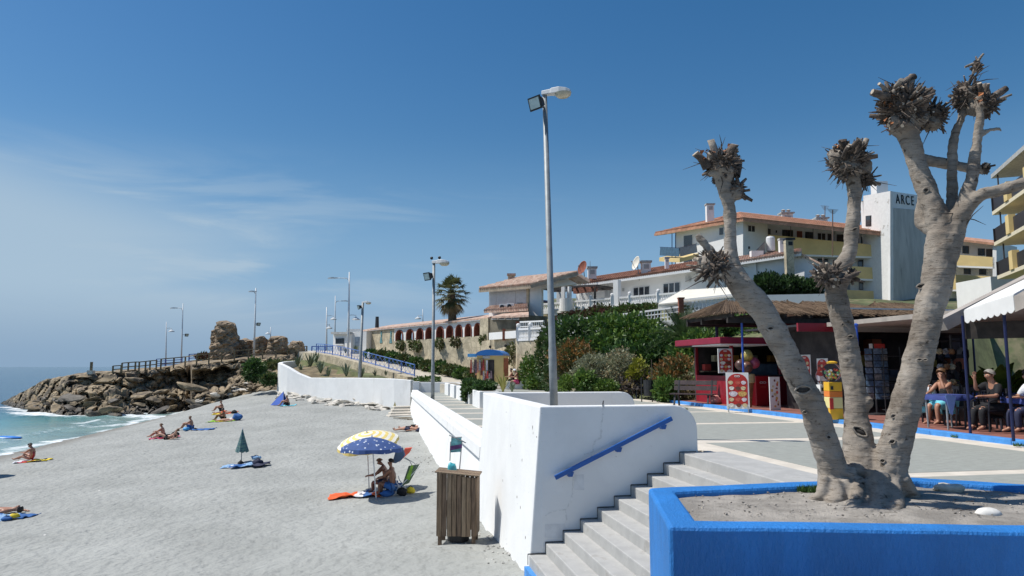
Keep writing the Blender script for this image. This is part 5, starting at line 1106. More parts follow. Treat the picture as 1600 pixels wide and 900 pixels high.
# lower columns, arch, fences of the garden terrace
ct = thing('garden_loggia', 'shaded garden loggia with white round columns below the balcony', 'loggia', PL(850, 512, BQ - nB * 2.5, nB))
for x, yt, yb in ((835, 486, 512), (868, 484, 505), (902, 481, 500)): mm = MB(); q = PL(x, yb, BQ - nB * 1.2, nB); t_ = PL(x, yt, BQ - nB * 1.2, nB); mm.tube([q, t_], [.19, .17], 10); mm.box(t_, (.5, .5, .14)); mm.build('column', WHITE2, ct)
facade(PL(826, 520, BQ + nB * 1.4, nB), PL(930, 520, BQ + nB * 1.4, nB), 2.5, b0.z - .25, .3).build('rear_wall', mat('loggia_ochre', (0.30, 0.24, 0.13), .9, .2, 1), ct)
mm = MB(); q = PL(850, 500, BQ + nB * .9, nB); pts = [q + Vector((math.cos(t) * 1.1, 0, math.sin(t) * 1.3 + .4)) for t in [math.pi * k / 10 for k in range(11)]]; mm.tube(pts, .14, 6); mm.build('blue_arch', NAVY, ct)
PILB = mat('brick_pillar', (0.28, 0.09, 0.05), .9, .25, 5)
for x, yt, yb, Y, lb in ((809.5, 504, 520, 54, 'brick pillar at the left end of the lattice fences'), (866.5, 495, 520, 49, 'brick pillar beside the tall lamp post'), (1064, 467, 497, 43, 'brick pillar at the right end of the lattice fence')):
    mm = MB(); q, t_ = P(x, yb, Y), P(x, yt, Y); mm.box((q + t_) / 2, (.3, .3, (t_ - q).length)); mm.box(t_ + UP * .04, (.38, .38, .08)); tag(mm.build('brick_pillar', PILB, None, q), lb, 'pillar')
lattice_fence(P(813, 517, 53), P(850, 516, 50.5), .62, 'grey-white lattice fence left of the tall lamp post')
lattice_fence(P(868, 519, 49), P(960, 511, 46), .72, 'white lattice fence right of the lamp post, above the hedge')
lattice_fence(P(961, 511, 46), P(1064, 499, 43), .72, 'white lattice fence above the palm, ending at the brick pillar')
lattice_fence(P(1068, 487, 43.5), P(1160, 478, 42), .68, 'upper white lattice fence before the cream canopy')
baluster_rail(P(810, 533, 52), P(856, 531, 49.5), .85, 'white balustrade on the stone wall left of the tall lamp post', 20, piers=(0, .42))
WF = thing('white_fence', 'solid low white fence between arched wall and balustrade', 'fence', P(764, 530, 57)); facade(P(764, 531, 57), P(806, 529, 53.5), P(764, 531, 57).z, P(764, 520, 57).z, .2).build('panel', WHITE2, WF); mm = MB(); q = P(787.5, 530, 55); mm.box(q + UP * .35, (.25, .25, .9)); mm.build('pier', PILB, WF)
# yellow stone retaining wall below
rt = thing('retaining_wall', 'cracked yellow rubble retaining wall behind the little kiosk', 'wall', P(800, 600, 53)); pts = [P(752, 560, 60), P(768, 560, 57.5), P(805, 560, 54), P(808, 560, 52), P(860, 560, 49.2), P(900, 560, 47.5)]; zt_ = [P(752, 533, 60).z, P(768, 531, 57.5).z, P(805, 529, 54).z, P(808, 533, 52).z, P(860, 531, 49.2).z, P(900, 527, 47.5).z]
ribbon([(p.x, p.y) for p in pts], [-.6] * 6, zt_, .6, 'stone_face', STONEW, rt)
for x, y in ((766, 542), (790, 540.5)): mm = MB(); q = P(x, y, 55.2 if x > 780 else 57.4) ; mm.lathe([(.11, 0), (.11, .3)], (0, 0, 0), 10, Matrix.Rotation(math.pi / 2, 3, 'X')); mm.v = [v + q for v in mm.v]; mm.build('drain_hole', BLACK, rt)
# cream canopy
cn = thing('cream_canopy', 'large cream canvas canopy over the upper terrace', 'canopy', P(1080, 495, 46)); mm = MB(); mm.hexa([P(1028, 485, 44), P(1062, 489, 43.6), P(1064, 489, 43.8), P(1030, 485, 44.3), P(1028, 475, 44), P(1062, 474, 43.6), P(1064, 474, 43.8), P(1030, 475, 44.3)]); mm.build('side_flap', CREAM, cn)
mm = MB(); slab(mm, [P(1028, 475, 44), P(1150, 462, 42), P(1150, 448, 50), P(1066, 453, 52)], .08); mm.build('canvas', CREAM, cn)
facade(P(1032, 495, 44.5), P(1066, 495, 44), 3.2, P(1040, 484, 44.5).z, .1).build('yellow_wall', mat('pale_yellow_wall', (0.62, 0.60, 0.32), .9, .06), cn)
# ================================================================== GABLED HOUSE BELOW THE APARTMENTS
H0, H1 = P(1128, 460, 58), P(1300, 460, 58); nH = Vector((0, 1, 0))
gh = thing('gabled_house', 'white gabled house with tall stone chimney and solar water tank', 'house', P(1210, 462, 58)); mm = MB(); Yh = lambda x: 58 - (x - 1128) * .032; mm.prism([P(x, y, Yh(x)) for x, y in ((1128, 470), (1305, 470), (1305, 424), (1250, 394.5), (1150, 411), (1128, 416))], nH * 5); mm.build('wall', WHITE2, gh)
mm = MB(); slab(mm, [P(1080, 421, 58.8), P(1252, 395.5, 53.5), P(1252, 390.5, 61), P(1080, 414, 65)], .2); o = mm.build('left_roof', WHITE2, gh); e0, e1 = P(1080, 421, 58.8), P(1252, 395.5, 53.5); r0, r1 = P(1084, 411, 65), P(1252, 389.5, 61); tile_ridges(o, e0, e1, r0, r1, 44, .15, TILE)
mm = MB(); slab(mm, [P(1250, 394, 53.7), P(1308, 424, 51.9), P(1308, 424.5, 62), P(1250, 394.5, 62)], .15); mm.build('right_roof', TILE, gh)
facade(P(1150, 462, 57.1), P(1183, 462, 56.0), 7.0, P(1150, 413, 57.1).z, .1).build('side_bay', WHITE2, gh)
chimney(gh, 1233, 376, 436, 12, 53.6, STONEW, BLACK, 'stone_chimney'); chimney(gh, 1222, 376, 402, 9, 57.8, WHITE2)
st = thing('solar_heater', 'white solar water tank with tilted panel on the gabled house', 'water heater', P(1195, 402, 60)); mm = MB(); q = P(1204.5, 393, 60); r_ = .36; mm.lathe([(.3, 0), (r_, .08), (r_, 1.15), (.3, 1.28), (.05, 1.34)], q, 16); mm.build('tank', FRAMEW, st, smooth=False)
mm = MB(); mm.prism([P(1173, 401, 60), P(1196, 401, 60), P(1195, 378, 60)], (0, .1, 0)); mm.build('panel_frame', CONC, st); mm = MB(); slab(mm, [P(1172, 400, 59.2), P(1195, 377, 59.2), P(1196, 376.5, 60.8), P(1173, 399.5, 60.8)], .08); mm.build('panel', mat('solar_glass', (0.18, 0.20, 0.22), .2), st); mm = MB(); mm.box(P(1182, 397, 58.5), (1.0, .5, .5)); mm.build('base_block', WHITE2, st)
for x, y in ((1246, 402), (1252, 403), (1259, 403)): quad_on(gh, 'vent_hole', x - 1, y - .8, x + 1, y + .8, P(x, y, Yh(x)), nH, BLACK, .05, .04)
# ================================================================== APARTMENT BLOCK WITH YELLOW GALLERIES
ap = thing('apartment_block', 'long white apartment block with orange roof and yellow gallery parapets', 'apartment building', P(1200, 470, 85))
KA = P(1161, 400, 80); LA = P(1030, 400, 92); RA = P(1200, 400, 82); GA = P(1374, 400, 78.5)
n1, n2, n3 = plane_of(LA, KA), plane_of(KA, RA), plane_of(RA, GA)
def face_poly(pxs, p0, nn): return [PL(x, y, p0, nn) for x, y in pxs]
mm = MB(); mm.prism(face_poly([(1056, 480), (1161, 480), (1161, 343), (1088, 354), (1056, 362)], KA, n1), n1 * .5); mm.build('left_wall', WHITE2, ap)
mm = MB(); mm.prism(face_poly([(1161.2, 480), (1199, 480), (1199, 346), (1161.2, 342)], KA, n2), n2 * .5); mm.build('corner_wall', WHITE2, ap)
mm = MB(); mm.prism(face_poly([(1197, 480), (1374, 480), (1374, 366), (1197, 346)], RA + n3 * 1.6, n3), n3 * 8); mm.build('gallery_wall', WHITE2, ap)
# roof
mm = MB(); slab(mm, [P(1022, 365, 91), P(1161, 341.5, 79), P(1156, 332.5, 86), P(1088, 350, 96)], .3); slab(mm, [P(1161, 341.5, 79), P(1376, 364, 77.2), P(1372, 356, 84), P(1156, 332.5, 86)], .3); o = mm.build('roof', TILEO, ap)
tile_ridges(o, P(1161, 341.5, 79), P(1376, 364, 77.2), P(1156, 332.5, 86), P(1372, 356, 84), 70, .16, TILEO); tile_ridges(o, P(1024, 364.5, 91), P(1161, 341.5, 79), P(1087, 350, 96), P(1156, 332.5, 86), 60, .16, TILEO)
mm = MB(); slab(mm, [P(1024, 367, 91), P(1160, 344, 79.2), P(1160, 344, 84), P(1060, 362, 94)], .15); mm.build('soffit', WHITE2, ap)
chimney(ap, 1109, 321, 352, 11.5, 86, WHITE2)
for x, yt, yb in ((1228, 330, 343), (1282, 338, 350)):
    chimney(ap, x, yt + 5, yb, 17, 86, WHITE2); k = ap.children[-1]
    for dx in (-4, 4): mm = MB(); q = P(x + dx, yt + 5, 85.5); mm.lathe([(.2, 0), (.22, .45), (.3, .5), (.1, .62)], q, 8); mm.build('chimney_pot', CONC, k)
window(ap, 1124, 356, 1131, 368, KA, n1, (-1, -1)); window(ap, 1168, 352, 1179, 362, KA, n2, (1, 1), mull=2)
window(ap, 1068, 368, 1083, 388, KA, n1, (-2, 0)); window(ap, 1068, 406, 1083, 416, KA, n1, (-2, 0)); quad_on(ap, 'air_vent', 1169, 385, 1171.5, 389, KA, n2, DARK, .05, .04); quad_on(ap, 'low_window', 1170, 392, 1175, 401, KA, n2, GLASS, .05, .04)
for x in (1176, 1184): quad_on(ap, 'vent', x, 345.5, x + 3, 347.2, KA, n2, DARK, .05, .04)
# gallery storeys: recess shadow, parapets, windows and doors
q3 = RA; zf = lambda px, y0, y1: lerp(y0, y1, (px - 1200) / 174)
FL = ((346, 366, 366.5, 383.5, 396, 401), (0, 0, 408, 418.5, 429.5, 436.5), (0, 0, 448, 455, 462, 472))
for k, (_, _, t0, t1, b0_, b1_) in enumerate(FL):
    mm = MB(); mm.prism(face_poly([(1200, b0_), (1374, b1_), (1374, t1), (1200, t0)], q3, n3), n3 * .25); mm.build('parapet', YELLOW, ap)
    mm = MB(); a_, b_ = PL(1200, b0_, q3, n3), PL(1374, b1_, q3, n3); slab(mm, [a_, b_, b_ + n3 * 1.6, a_ + n3 * 1.6], .2); mm.build('gallery_floor', WHITE2, ap)
PW = RA + n3 * 1.6
for x0, x1, kind in ((1200, 1204, 'w'), (1212, 1214, 'v'), (1222, 1239, 'w'), (1245, 1253.5, 'd'), (1258, 1271, 'w'), (1277, 1290, 'w'), (1293, 1299, 'k'), (1307, 1322, 'w'), (1345, 1354, 'w'), (1358, 1368, 'k')):
    t_ = zf(x0, 357, 372); h_ = 12 if kind in 'wv' else 17
    if kind == 'v': quad_on(ap, 'lamp', x0, t_ + 2, x1, t_ + 6, PW, n3, DARK, .1, .12)
    elif kind == 'w': window(ap, x0, t_, x1, t_ + h_, PW, n3, (.9, .9), FRAMED if x0 in (1222, 1258, 1307) else FRAMEW, mull=2)
    else: quad_on(ap, 'door', x0, t_, x1, t_ + h_, PW, n3, BRICK if kind == 'd' else FRAMED, .08, .05, (.6, .6))
for x0, x1, y0, y1, kd in ((1278, 1294, 401, 409, 'w'), (1340, 1356, 406, 418, 'w'), (1360, 1369, 403, 420, 'k'), (1342, 1357, 440, 453, 'w'), (1362, 1370, 438, 455, 'k'), (1322, 1328, 440, 452, 'w')):
    if kd == 'w': window(ap, x0, y0, x1, y1, PW, n3, (.6, .6), FRAMED, mull=2)
    else: quad_on(ap, 'door', x0, y0, x1, y1, PW, n3, FRAMED, .08, .05)
for x, y0, y1 in ((1235, 351, 371), (1270, 355, 374), (1304, 358, 377), (1341, 363, 380), (1342, 434, 452)): quad_on(ap, 'post', x, y0, x + 1, y1, q3, n3, FRAMED, .08, 0)
mm = MB(); a_ = PL(1372.5, 362, q3, n3); mm.prism(face_poly([(1369, 480), (1374, 480), (1374, 364), (1369, 363.5)], q3, n3), n3 * 1.5); mm.build('end_fin', WHITE2, ap)
# corner balcony
bc = MB(); slab(bc, [P(1030, 402.5, 84), P(1062, 404, 79.5), P(1092, 396, 82.5), P(1060, 396, 88)], .45); bal = bc.build('corner_balcony', YELLOW, ap)
for (xa, ya, Ya), (xb, yb_, Yb_) in (((1031.5, 400, 84), (1062, 402, 79.6)), ((1062, 402, 79.6), (1089, 395, 82.4))):
    a_, b_ = P(xa, ya, Ya), P(xb, yb_, Yb_); mm = MB(); mm.beam(a_ + UP * .55, b_ + UP * .55, .03, .95); mm.build('glass_panel', mat('blue_balcony_glass', (0.05, 0.11, 0.17), .1, .2), bal); mm = MB(); mm.beam(a_ + UP * 1.08, b_ + UP * 1.08, .06, .06); mm.build('top_rail', NAVY, bal)
for x, y0, y1, Y in ((1050, 365, 416, 82), (1055.5, 364, 416, 82)): mm = MB(); mm.tube([P(x, y1, Y), P(x, y0, Y)], .05, 6); mm.build('post', NAVY, ap)
# roof aerials and pole
for x, yt, yb, Y, lb in ((1301, 328, 400, 62, 'thin rusty pole with aerial beside the middle trunk'), (1289, 322, 345, 84, 'television aerial on the apartment roof')):
    ae = thing('aerial', lb, 'aerial', P(x, yb, Y)); mm = MB(); mm.tube([P(x, yb, Y), P(x, yt, Y)], .045, 6); mm.build('mast', mat('rusty_pole', (0.16, 0.10, 0.07), .8), ae); mm = MB()
    for k in range(5): q = P(x, yt + 1 + k * 1.5, Y); mm.beam(q - Vector((.6 - k * .08, .2, -.1)), q + Vector((.6 - k * .08, .2, .1)), .03, .03)
    mm.build('elements', GALV, ae)
# ================================================================== LETTERED TOWER
KT = P(1391, 400, 76); LT = P(1349, 400, 80); RT = P(1475, 400, 79); m1, m2 = plane_of(LT, KT), plane_of(KT, RT)
tw_ = thing('lettered_tower', 'tall white stair tower with black lettering along its top', 'tower', P(1400, 462, 77))
TOWG = layer(mat('grey_streaked_panel', (0.50, 0.48, 0.44), .9, .12, 1.5, stretch=(1, 1, .15)), (0.2, 0.2, 0.19), 3, .58, .72, (1, 1, .12), .6)
mm = MB(); mm.prism(face_poly([(1349, 480), (1391, 480), (1391, 298.5), (1349, 306)], KT, m1), m1 * .3); mm.build('left_wall', layer(mat('peeling_white', (0.74, 0.73, 0.70), .9, .04), (0.42, 0.40, 0.36), .8, .62, .68, None, .8), tw_)
mm = MB(); mm.prism(face_poly([(1391.1, 480), (1475, 480), (1475, 311), (1391.1, 298.5)], KT, m2), m2 * .3); mm.build('right_wall', WHITE2, tw_)
quad_on(tw_, 'streaked_panel', 1396, 325, 1470, 470, KT, m2, TOWG, .1, .05, (6, 0))
window(tw_, 1353, 337.5, 1361.5, 353.5, KT, m1, (-1, -.5), FRAMED, mull=1)
cL = PL(1414.5, 313.5, KT, m2) - m2 * .04; dT = Vector((RT.x - KT.x, RT.y - KT.y, 0)).normalized()
for k, ch in enumerate('ARCE-'): text_mesh('letter', ch, 1.5, BLACK, tw_, PL(1402.5 + k * 7.6, 311.8 + k * .95, KT, m2) - m2 * .04, dT, UP, .03, xs=.6)
mm = MB(); zt_ = PL(1391, 298.5, KT, m1).z - .1; mm.poly([Vector((p.x, p.y, zt_)) for p in (LT, KT, RT, RT + LT - KT)]); mm.build('roof_deck', CONC, tw_); facade(RT, RT + LT - KT, 8, zt_, .3).build('rear_wall', WHITE2, tw_); facade(RT + LT - KT, LT, 8, zt_, .3).build('rear_wall', WHITE2, tw_)
mm = MB(); mm.box(P(1374, 296, 80), (1.3, 1.3, 1.6)); mm.build('roof_box', WHITE2, tw_)
# ================================================================== YELLOW BLOCK RIGHT OF THE TREE
yb_ = thing('yellow_block', 'yellow gallery block with orange roof edge right of the thick trunk', 'apartment building', P(1520, 470, 80)); Y0, Y1 = P(1470, 420, 84), P(1562, 420, 79); ny = plane_of(Y0, Y1)
mm = MB(); mm.prism(face_poly([(1470, 480), (1556, 480), (1556, 378), (1470, 370)], Y0 + ny * 1.5, ny), ny * 6); mm.build('wall', WHITE2, yb_)
mm = MB(); slab(mm, [PL(1470, 370, Y0 - ny * .3, ny), PL(1560, 380.5, Y0 - ny * .3, ny), PL(1560, 376, Y0 + ny * 5, ny), PL(1470, 366, Y0 + ny * 5, ny)], .25); mm.build('roof', TILEO, yb_)
for t0, t1, b0_, b1_ in ((396, 402, 414, 417), (428, 432, 453, 451)): mm = MB(); mm.prism(face_poly([(1470, b0_), (1554, b1_), (1554, t1), (1470, t0)], Y0, ny), ny * .25); mm.build('parapet', YELLOW, yb_); mm = MB(); a_, b_ = PL(1470, b0_, Y0, ny), PL(1554, b1_, Y0, ny); slab(mm, [a_, b_, b_ + ny * 1.5, a_ + ny * 1.5], .2); mm.build('gallery_floor', WHITE2, yb_)
for x0, x1, y0, y1, kd in ((1504, 1514, 384, 396, 'w'), (1528, 1539, 388, 399, 'w'), (1541, 1551, 389, 402, 'k'), (1506, 1517, 417, 428, 'w'), (1530, 1541, 419, 429, 'w'), (1510, 1520, 452, 460, 'w'), (1498, 1503, 452, 460, 'k')):
    if kd == 'w': window(yb_, x0, y0, x1, y1, Y0 + ny * 1.5, ny, (.5, .5), FRAMED, mull=2)
    else: quad_on(yb_, 'door', x0, y0, x1, y1, Y0 + ny * 1.5, ny, FRAMED, .08, .05)
mm = MB(); mm.prism(face_poly([(1551, 480), (1557, 480), (1557, 380), (1551, 379)], Y0, ny), ny * 1.4); mm.build('end_fin', WHITE2, yb_)
# ================================================================== BALCONY BUILDING AT THE RIGHT EDGE
D2 = Vector((.37, 1, 0)).normalized(); N2 = Vector((D2.y, -D2.x, 0))
cb = thing('balcony_building', 'yellow and white building with dark-panelled balconies at the right edge', 'apartment building', P(1590, 440, 56))
def row(px, py, Y, L, out):
    """slab corner at pixel, running towards the viewer along -D2"""
    a_ = P(px, py, Y); return a_, a_ - D2 * L, a_ - D2 * L + N2 * out, a_ + N2 * out
mm = MB(); slab(mm, list(row(1548, 273, 60, 20, 8)), .35); cb_roof = mm.build('roof_slab', CONC, cb)
for px, py in ((1550, 331), (1553, 379), (1558, 431)):
    mm = MB(); c4 = row(px, py, 60, 20, 4); slab(mm, list(c4), .3); sl_ = mm.build('balcony_slab', mat('cream_slab', (0.70, 0.62, 0.45), .9, .05), cb); a_, b_, _, d4 = c4
    for k in range(4):
        p0, p1 = a_.lerp(b_, k * .25 + .01), a_.lerp(b_, k * .25 + .19); mm = MB(); mm.beam(p0 + UP * .62 + N2 * .12, p1 + UP * .62 + N2 * .12, .06, 1.15); mm.build('dark_panel', mat('dark_balcony_panel', (0.03, 0.026, 0.028), .35), sl_)
        mm = MB(); q = a_.lerp(b_, k * .25 + .215) + N2 * .15; mm.box(q + UP * .75, (.5, .9, 1.5), RZ(math.atan2(-D2.x, D2.y))); mm.build('pier', YELLOW, sl_)
    mm = MB(); mm.beam(a_ + UP * .62, d4 + UP * .62, .06, 1.15); mm.build('end_panel', MATS['dark_balcony_panel'], sl_)
    mm = MB(); q = a_.lerp(b_, .06) + N2 * .3; mm.tube([q, q + UP * 2.9], .06, 6); mm.build('post', FRAMED, sl_)
a_ = P(1562, 470, 60) + N2 * 3.6; mm = MB(); z0 = 4.0; z1 = P(1548, 273, 60).z - .3; mm.prism([Vector((p.x, p.y, z0)) for p in (a_, a_ - D2 * 20, a_ - D2 * 20 + N2 * 6, a_ + N2 * 6)], (0, 0, z1 - z0)); mm.build('wall', WHITE2, cb)
for k in range(5):
    for z in (9.2, 12.0, 14.8): mm = MB(); q = a_ - D2 * (1.5 + 3.8 * k) - N2 * .04; mm.prism([Vector((q.x, q.y, z)), Vector((q.x, q.y, z)) - D2 * 1.8, Vector((q.x, q.y, z + 2)) - D2 * 1.8, Vector((q.x, q.y, z + 2))], N2 * .06); mm.build('window', GLASS, cb)
hw_ = thing('white_house', 'plain white house wall showing under the balconies at the right edge', 'house', P(1580, 470, 62)); facade(P(1552, 490, 63), P(1625, 490, 63), 4, P(1580, 432, 63).z, 5).build('wall', WHITE2, hw_); quad_on(hw_, 'window', 1593, 430, 1604, 440, P(1580, 440, 62.95), Vector((0, 1, 0)), GLASS, .08, .05)
# ================================================================== PLANTS
vr = random.Random(11)
GREEN = leafmat('leaf_green', (0.068, 0.138, 0.026)); DGREEN = leafmat('leaf_dark', (0.042, 0.088, 0.022)); LGREEN = leafmat('leaf_light', (0.135, 0.215, 0.035)); SILVER = leafmat('leaf_silver', (0.27, 0.28, 0.17), .25)
OLIVE = leafmat('leaf_olive', (0.10, 0.115, 0.035)); RUSTL = leafmat('leaf_rust', (0.26, 0.13, 0.035), .4); REDL = leafmat('leaf_red', (0.10, 0.04, 0.03), .4); YEL = leafmat('leaf_yellow', (0.26, 0.27, 0.03), .3); AGAVE = leafmat('agave_leaf', (0.13, 0.17, 0.10), .25, tr=.05); AGAVEY = leafmat('agave_yellow', (0.38, 0.36, 0.10), .25, tr=.05); STEM = mat('brown_stem', (0.13, 0.09, 0.055), .9, .3, 8); HEDGE = leafmat('conifer_hedge', (0.018, 0.04, 0.012)); STRAW = leafmat('dry_straw', (0.30, 0.23, 0.12), .3)
def leaf_cloud(mm, c, r, n, size, up=.4, droop=0.0, lump=.35, inner=.55):
    c = Vector(c); o = Vector((vr.uniform(-50, 50), vr.uniform(-50, 50), vr.uniform(-50, 50)))
    k = 0
    while k < n:
        d = Vector((vr.gauss(0, 1), vr.gauss(0, 1), vr.gauss(0, 1))).normalized()
        q = 1 + lump * noise.noise(d * 2.1 + o) * 1.7 + .3 * noise.noise(d * 6 + o) + (vr.random() < .04) * vr.uniform(.05, .3); f = vr.uniform(inner, 1.0) ** .6 * q
        if noise.noise(d * 4.0 + o * 2) < -.18 and vr.random() < .8: k += 1; continue
        p = c + Vector((d.x * r[0], d.y * r[1], d.z * r[2])) * f; a_ = (d + Vector((vr.gauss(0, .6), vr.gauss(0, .6), vr.gauss(up, .6) - droop))).normalized()
        b_ = a_.cross(Vector((vr.gauss(0, 1), vr.gauss(0, 1), vr.gauss(0, 1)))).normalized(); L = size * vr.choice((.55, .8, 1.0, 1.25, 1.7)); w_ = b_ * L * .32; nn = a_.cross(b_) * L * .12
        i = len(mm.v); mm.v += [p, p + a_ * L * .5 + w_ + nn, p + a_ * L, p + a_ * L * .5 - w_ + nn]; mm.face(i, i + 1, i + 2); mm.face(i, i + 2, i + 3); k += 1
def shrub(label, blobs, n, size, mt, name='shrub', cat='shrub', group=None, mt2=None, frac=.25, stems=5, **kw):
    """blobs: (px, py, Y, rx px, ry px, depth m)"""
    cs = [(P(x, y, Y), (rx * Y / F, dz, ry * Y / F)) for x, y, Y, rx, ry, dz in blobs]; lo = min(cs, key=lambda q: q[0].z - q[1][2]); base = Vector((lo[0].x, lo[0].y, lo[0].z - lo[1][2])); L = thing(name, label, cat, base, group)
    mm = MB(); tot = sum(r[0] * r[2] for _, r in cs)
    for c, r in cs: leaf_cloud(mm, c, r, int(n * r[0] * r[2] / tot), size, **kw)
    stuff(mm.build('foliage', mt, L))
    if mt2 is not None:
        mm = MB()
        for c, r in cs: leaf_cloud(mm, c + UP * r[2] * .25, (r[0] * .95, r[1] * 1.02, r[2] * .85), int(n * frac * r[0] * r[2] / tot), size, inner=.85, **kw)
        stuff(mm.build('tips', mt2, L))
    if stems:
        mm = MB()
        for k in range(stems):
            c, r = vr.choice(cs); d = Vector((vr.uniform(-.7, .7) * r[0], vr.uniform(-.5, .5) * r[1], 0)); mm.tube([Vector((c.x + d.x * .4, c.y + d.y * .4, c.z - r[2] * 1.02)), c + d * .6, c + d + UP * r[2] * .6], [.04, .03, .012], 5)
        mm.build('stems', STEM, L)
    return L
# garden below the villas
shrub('dense dark ivy mass covering the bank right of the tall lamp post', [(893, 527, 41, 34, 27, 1.6), (905, 555, 39.5, 32, 25, 1.2), (868, 545, 41, 14, 26, 1.0)], 9000, .17, DGREEN, mt2=GREEN, frac=.3)
shrub('big glossy green shrub in the middle of the planted bank', [(945, 515, 41, 30, 20, 1.6), (985, 522, 40, 38, 26, 1.6), (1015, 538, 38.5, 34, 26, 1.4), (955, 545, 39, 34, 22, 1.4)], 11000, .19, GREEN, mt2=LGREEN, frac=.25)
shrub('dark leafy shrub under the small palm', [(1010, 565, 36, 36, 22, 1.2), (1050, 552, 36, 34, 22, 1.2), (975, 558, 37, 30, 18, 1.2)], 7000, .17, DGREEN, mt2=GREEN, frac=.35)
shrub('bright leafy shrub left of the red kiosk', [(1095, 545, 34, 34, 24, 1.2), (1075, 560, 33.5, 30, 18, 1.1), (1130, 560, 33, 26, 22, 1.2)], 7000, .18, GREEN, mt2=LGREEN, frac=.3)
shrub('green climber behind the kiosk and the dry roof', [(1115, 508, 39, 50, 17, 1.2), (1180, 515, 38, 50, 18, 1.2), (1260, 518, 37, 60, 18, 1.2), (1350, 518, 36, 60, 16, 1.2), (1440, 518, 35.5, 50, 16, 1.2)], 12000, .18, GREEN, mt2=LGREEN, frac=.3)
shrub('rust-tipped shrub beside the tall lamp post', [(893, 563, 36.5, 30, 26, 1.0), (915, 572, 36, 20, 20, .8)], 5200, .12, OLIVE, mt2=RUSTL, frac=.5)
shrub('rust-flowered straggly shrub between the two silver bushes', [(1058, 583, 31.5, 30, 22, .9), (1040, 595, 31, 20, 18, .8)], 4200, .11, OLIVE, mt2=RUSTL, frac=.45)
shrub('dry brown shrub behind the right bench', [(1075, 612, 30.5, 28, 18, .7), (1115, 615, 30, 20, 14, .6)], 3200, .10, STRAW, mt2=OLIVE, frac=.4)
shrub('rounded silver-green bush, left one above the far benches', [(925, 578, 34.5, 24, 24, .9), (910, 590, 34.3, 20, 18, .8)], 6500, .09, SILVER, up=.1, lump=.2)
shrub('drooping silver-green bush beside the leaning sprig', [(970, 575, 34, 26, 27, .9), (960, 592, 33.8, 22, 18, .8)], 6500, .09, SILVER, mt2=STRAW, frac=.2, up=-.3, lump=.2)
shrub('silver-green bush behind the bench near the kiosk', [(1108, 588, 30.3, 25, 21, .9)], 5200, .085, SILVER, mt2=LGREEN, frac=.2, lump=.2)
shrub('purple-grey dry bush behind the far bench', [(1000, 592, 33.5, 16, 20, .7), (985, 605, 33.2, 18, 14, .6)], 2600, .10, leafmat('leaf_greyviolet', (0.17, 0.14, 0.13)), mt2=STRAW, frac=.3)
shrub('yellow-green sprig rising in front of the grey bush', [(998, 576, 33, 11, 14, .4), (988, 585, 33, 8, 10, .3)], 900, .13, YEL, stems=3)
shrub('low glossy bush left of the far bench', [(884, 598, 33.5, 9, 11, .5), (878, 605, 33.2, 8, 8, .4)], 1400, .11, LGREEN)
shrub('rounded leafy bush between the two far benches', [(914, 597, 33, 15, 14, .6)], 2600, .12, GREEN, mt2=LGREEN, frac=.3)
shrub('low spreading green plant right of the rounded bush', [(945, 604, 32.5, 18, 8, .5)], 1600, .11, LGREEN, mt2=GREEN)
shrub('upright green bush before the rust-flowered shrub', [(1042, 612, 29.5, 17, 19, .6)], 3000, .11, GREEN, mt2=LGREEN, frac=.3)
shrub('dark tuft behind the white parapet end', [(850, 560, 44, 12, 40, 1.0), (862, 590, 42, 12, 20, .8)], 3600, .15, DGREEN, mt2=OLIVE, frac=.3)
shrub('bright green bush right of the little yellow kiosk', [(828, 585, 46, 13, 24, .8), (838, 600, 45, 14, 12, .7)], 3400, .15, LGREEN, mt2=GREEN, frac=.4)
# upper terraces
shrub('dark red and green hedge below the balcony', [(905, 497, 51, 24, 9, .9), (940, 491, 51, 24, 10, .9)], 3600, .16, REDL, mt2=OLIVE, frac=.6, stems=0)
shrub('olive green hedge under the right part of the balcony', [(985, 487, 49.5, 30, 9, .9), (1015, 484, 49, 22, 8, .9)], 3400, .15, OLIVE, mt2=GREEN, frac=.4, stems=0)
shrub('trimmed dark conifer hedge before the gabled house', [(1200, 448, 54, 22, 17, 1.0), (1232, 450, 53.5, 26, 15, 1.0), (1262, 453, 53, 20, 13, 1.0)], 9000, .20, HEDGE, mt2=DGREEN, frac=.3, up=1.2, lump=.2, stems=0, name='hedge', cat='hedge')
wl_ = thing('terrace_wall', 'pale plastered terrace wall under the conifer hedge', 'wall', P(1240, 480, 52)); facade(P(1185, 480, 52), P(1300, 480, 51), 4, P(1240, 461, 52).z, .4).build('wall', WHITE2, wl_)
# along the arched wall and the path
for k, (x, y, Y, rx, ry) in enumerate(((580, 554, 72, 9, 6), (597, 556, 70.5, 10, 7), (614, 559, 69, 10, 7), (632, 563, 67.5, 10, 7), (650, 568, 66, 11, 7), (668, 572, 64.5, 11, 7), (686, 575, 63, 12, 8), (704, 579, 61.5, 12, 8), (722, 584, 60, 12, 8), (738, 588, 58.5, 10, 9))):
    shrub('low ' + ('green', 'olive')[k % 2] + ' shrub at the foot of the arched wall, ' + ORD[k] + ' from the white hut', [(x, y, Y, rx, ry, .8)], 900, .2, (GREEN, OLIVE)[k % 2], group='shrubs along the arched wall', mt2=DGREEN, stems=2)
for k, (x, y) in enumerate(((627, 540), (645, 539), (653, 541), (687, 537), (712, 534), (757, 532))):
    q = onA(x, y); shrub('trailing plant hanging below the arches, ' + ORD[k] + ' from the left', [(x, y, q.y - .5, 7, 7, .4)], 420, .16, OLIVE, name='trailing_plant', cat='plant', group='plants hanging from the arches', mt2=REDL if x == 712 else GREEN, stems=2, droop=.8)
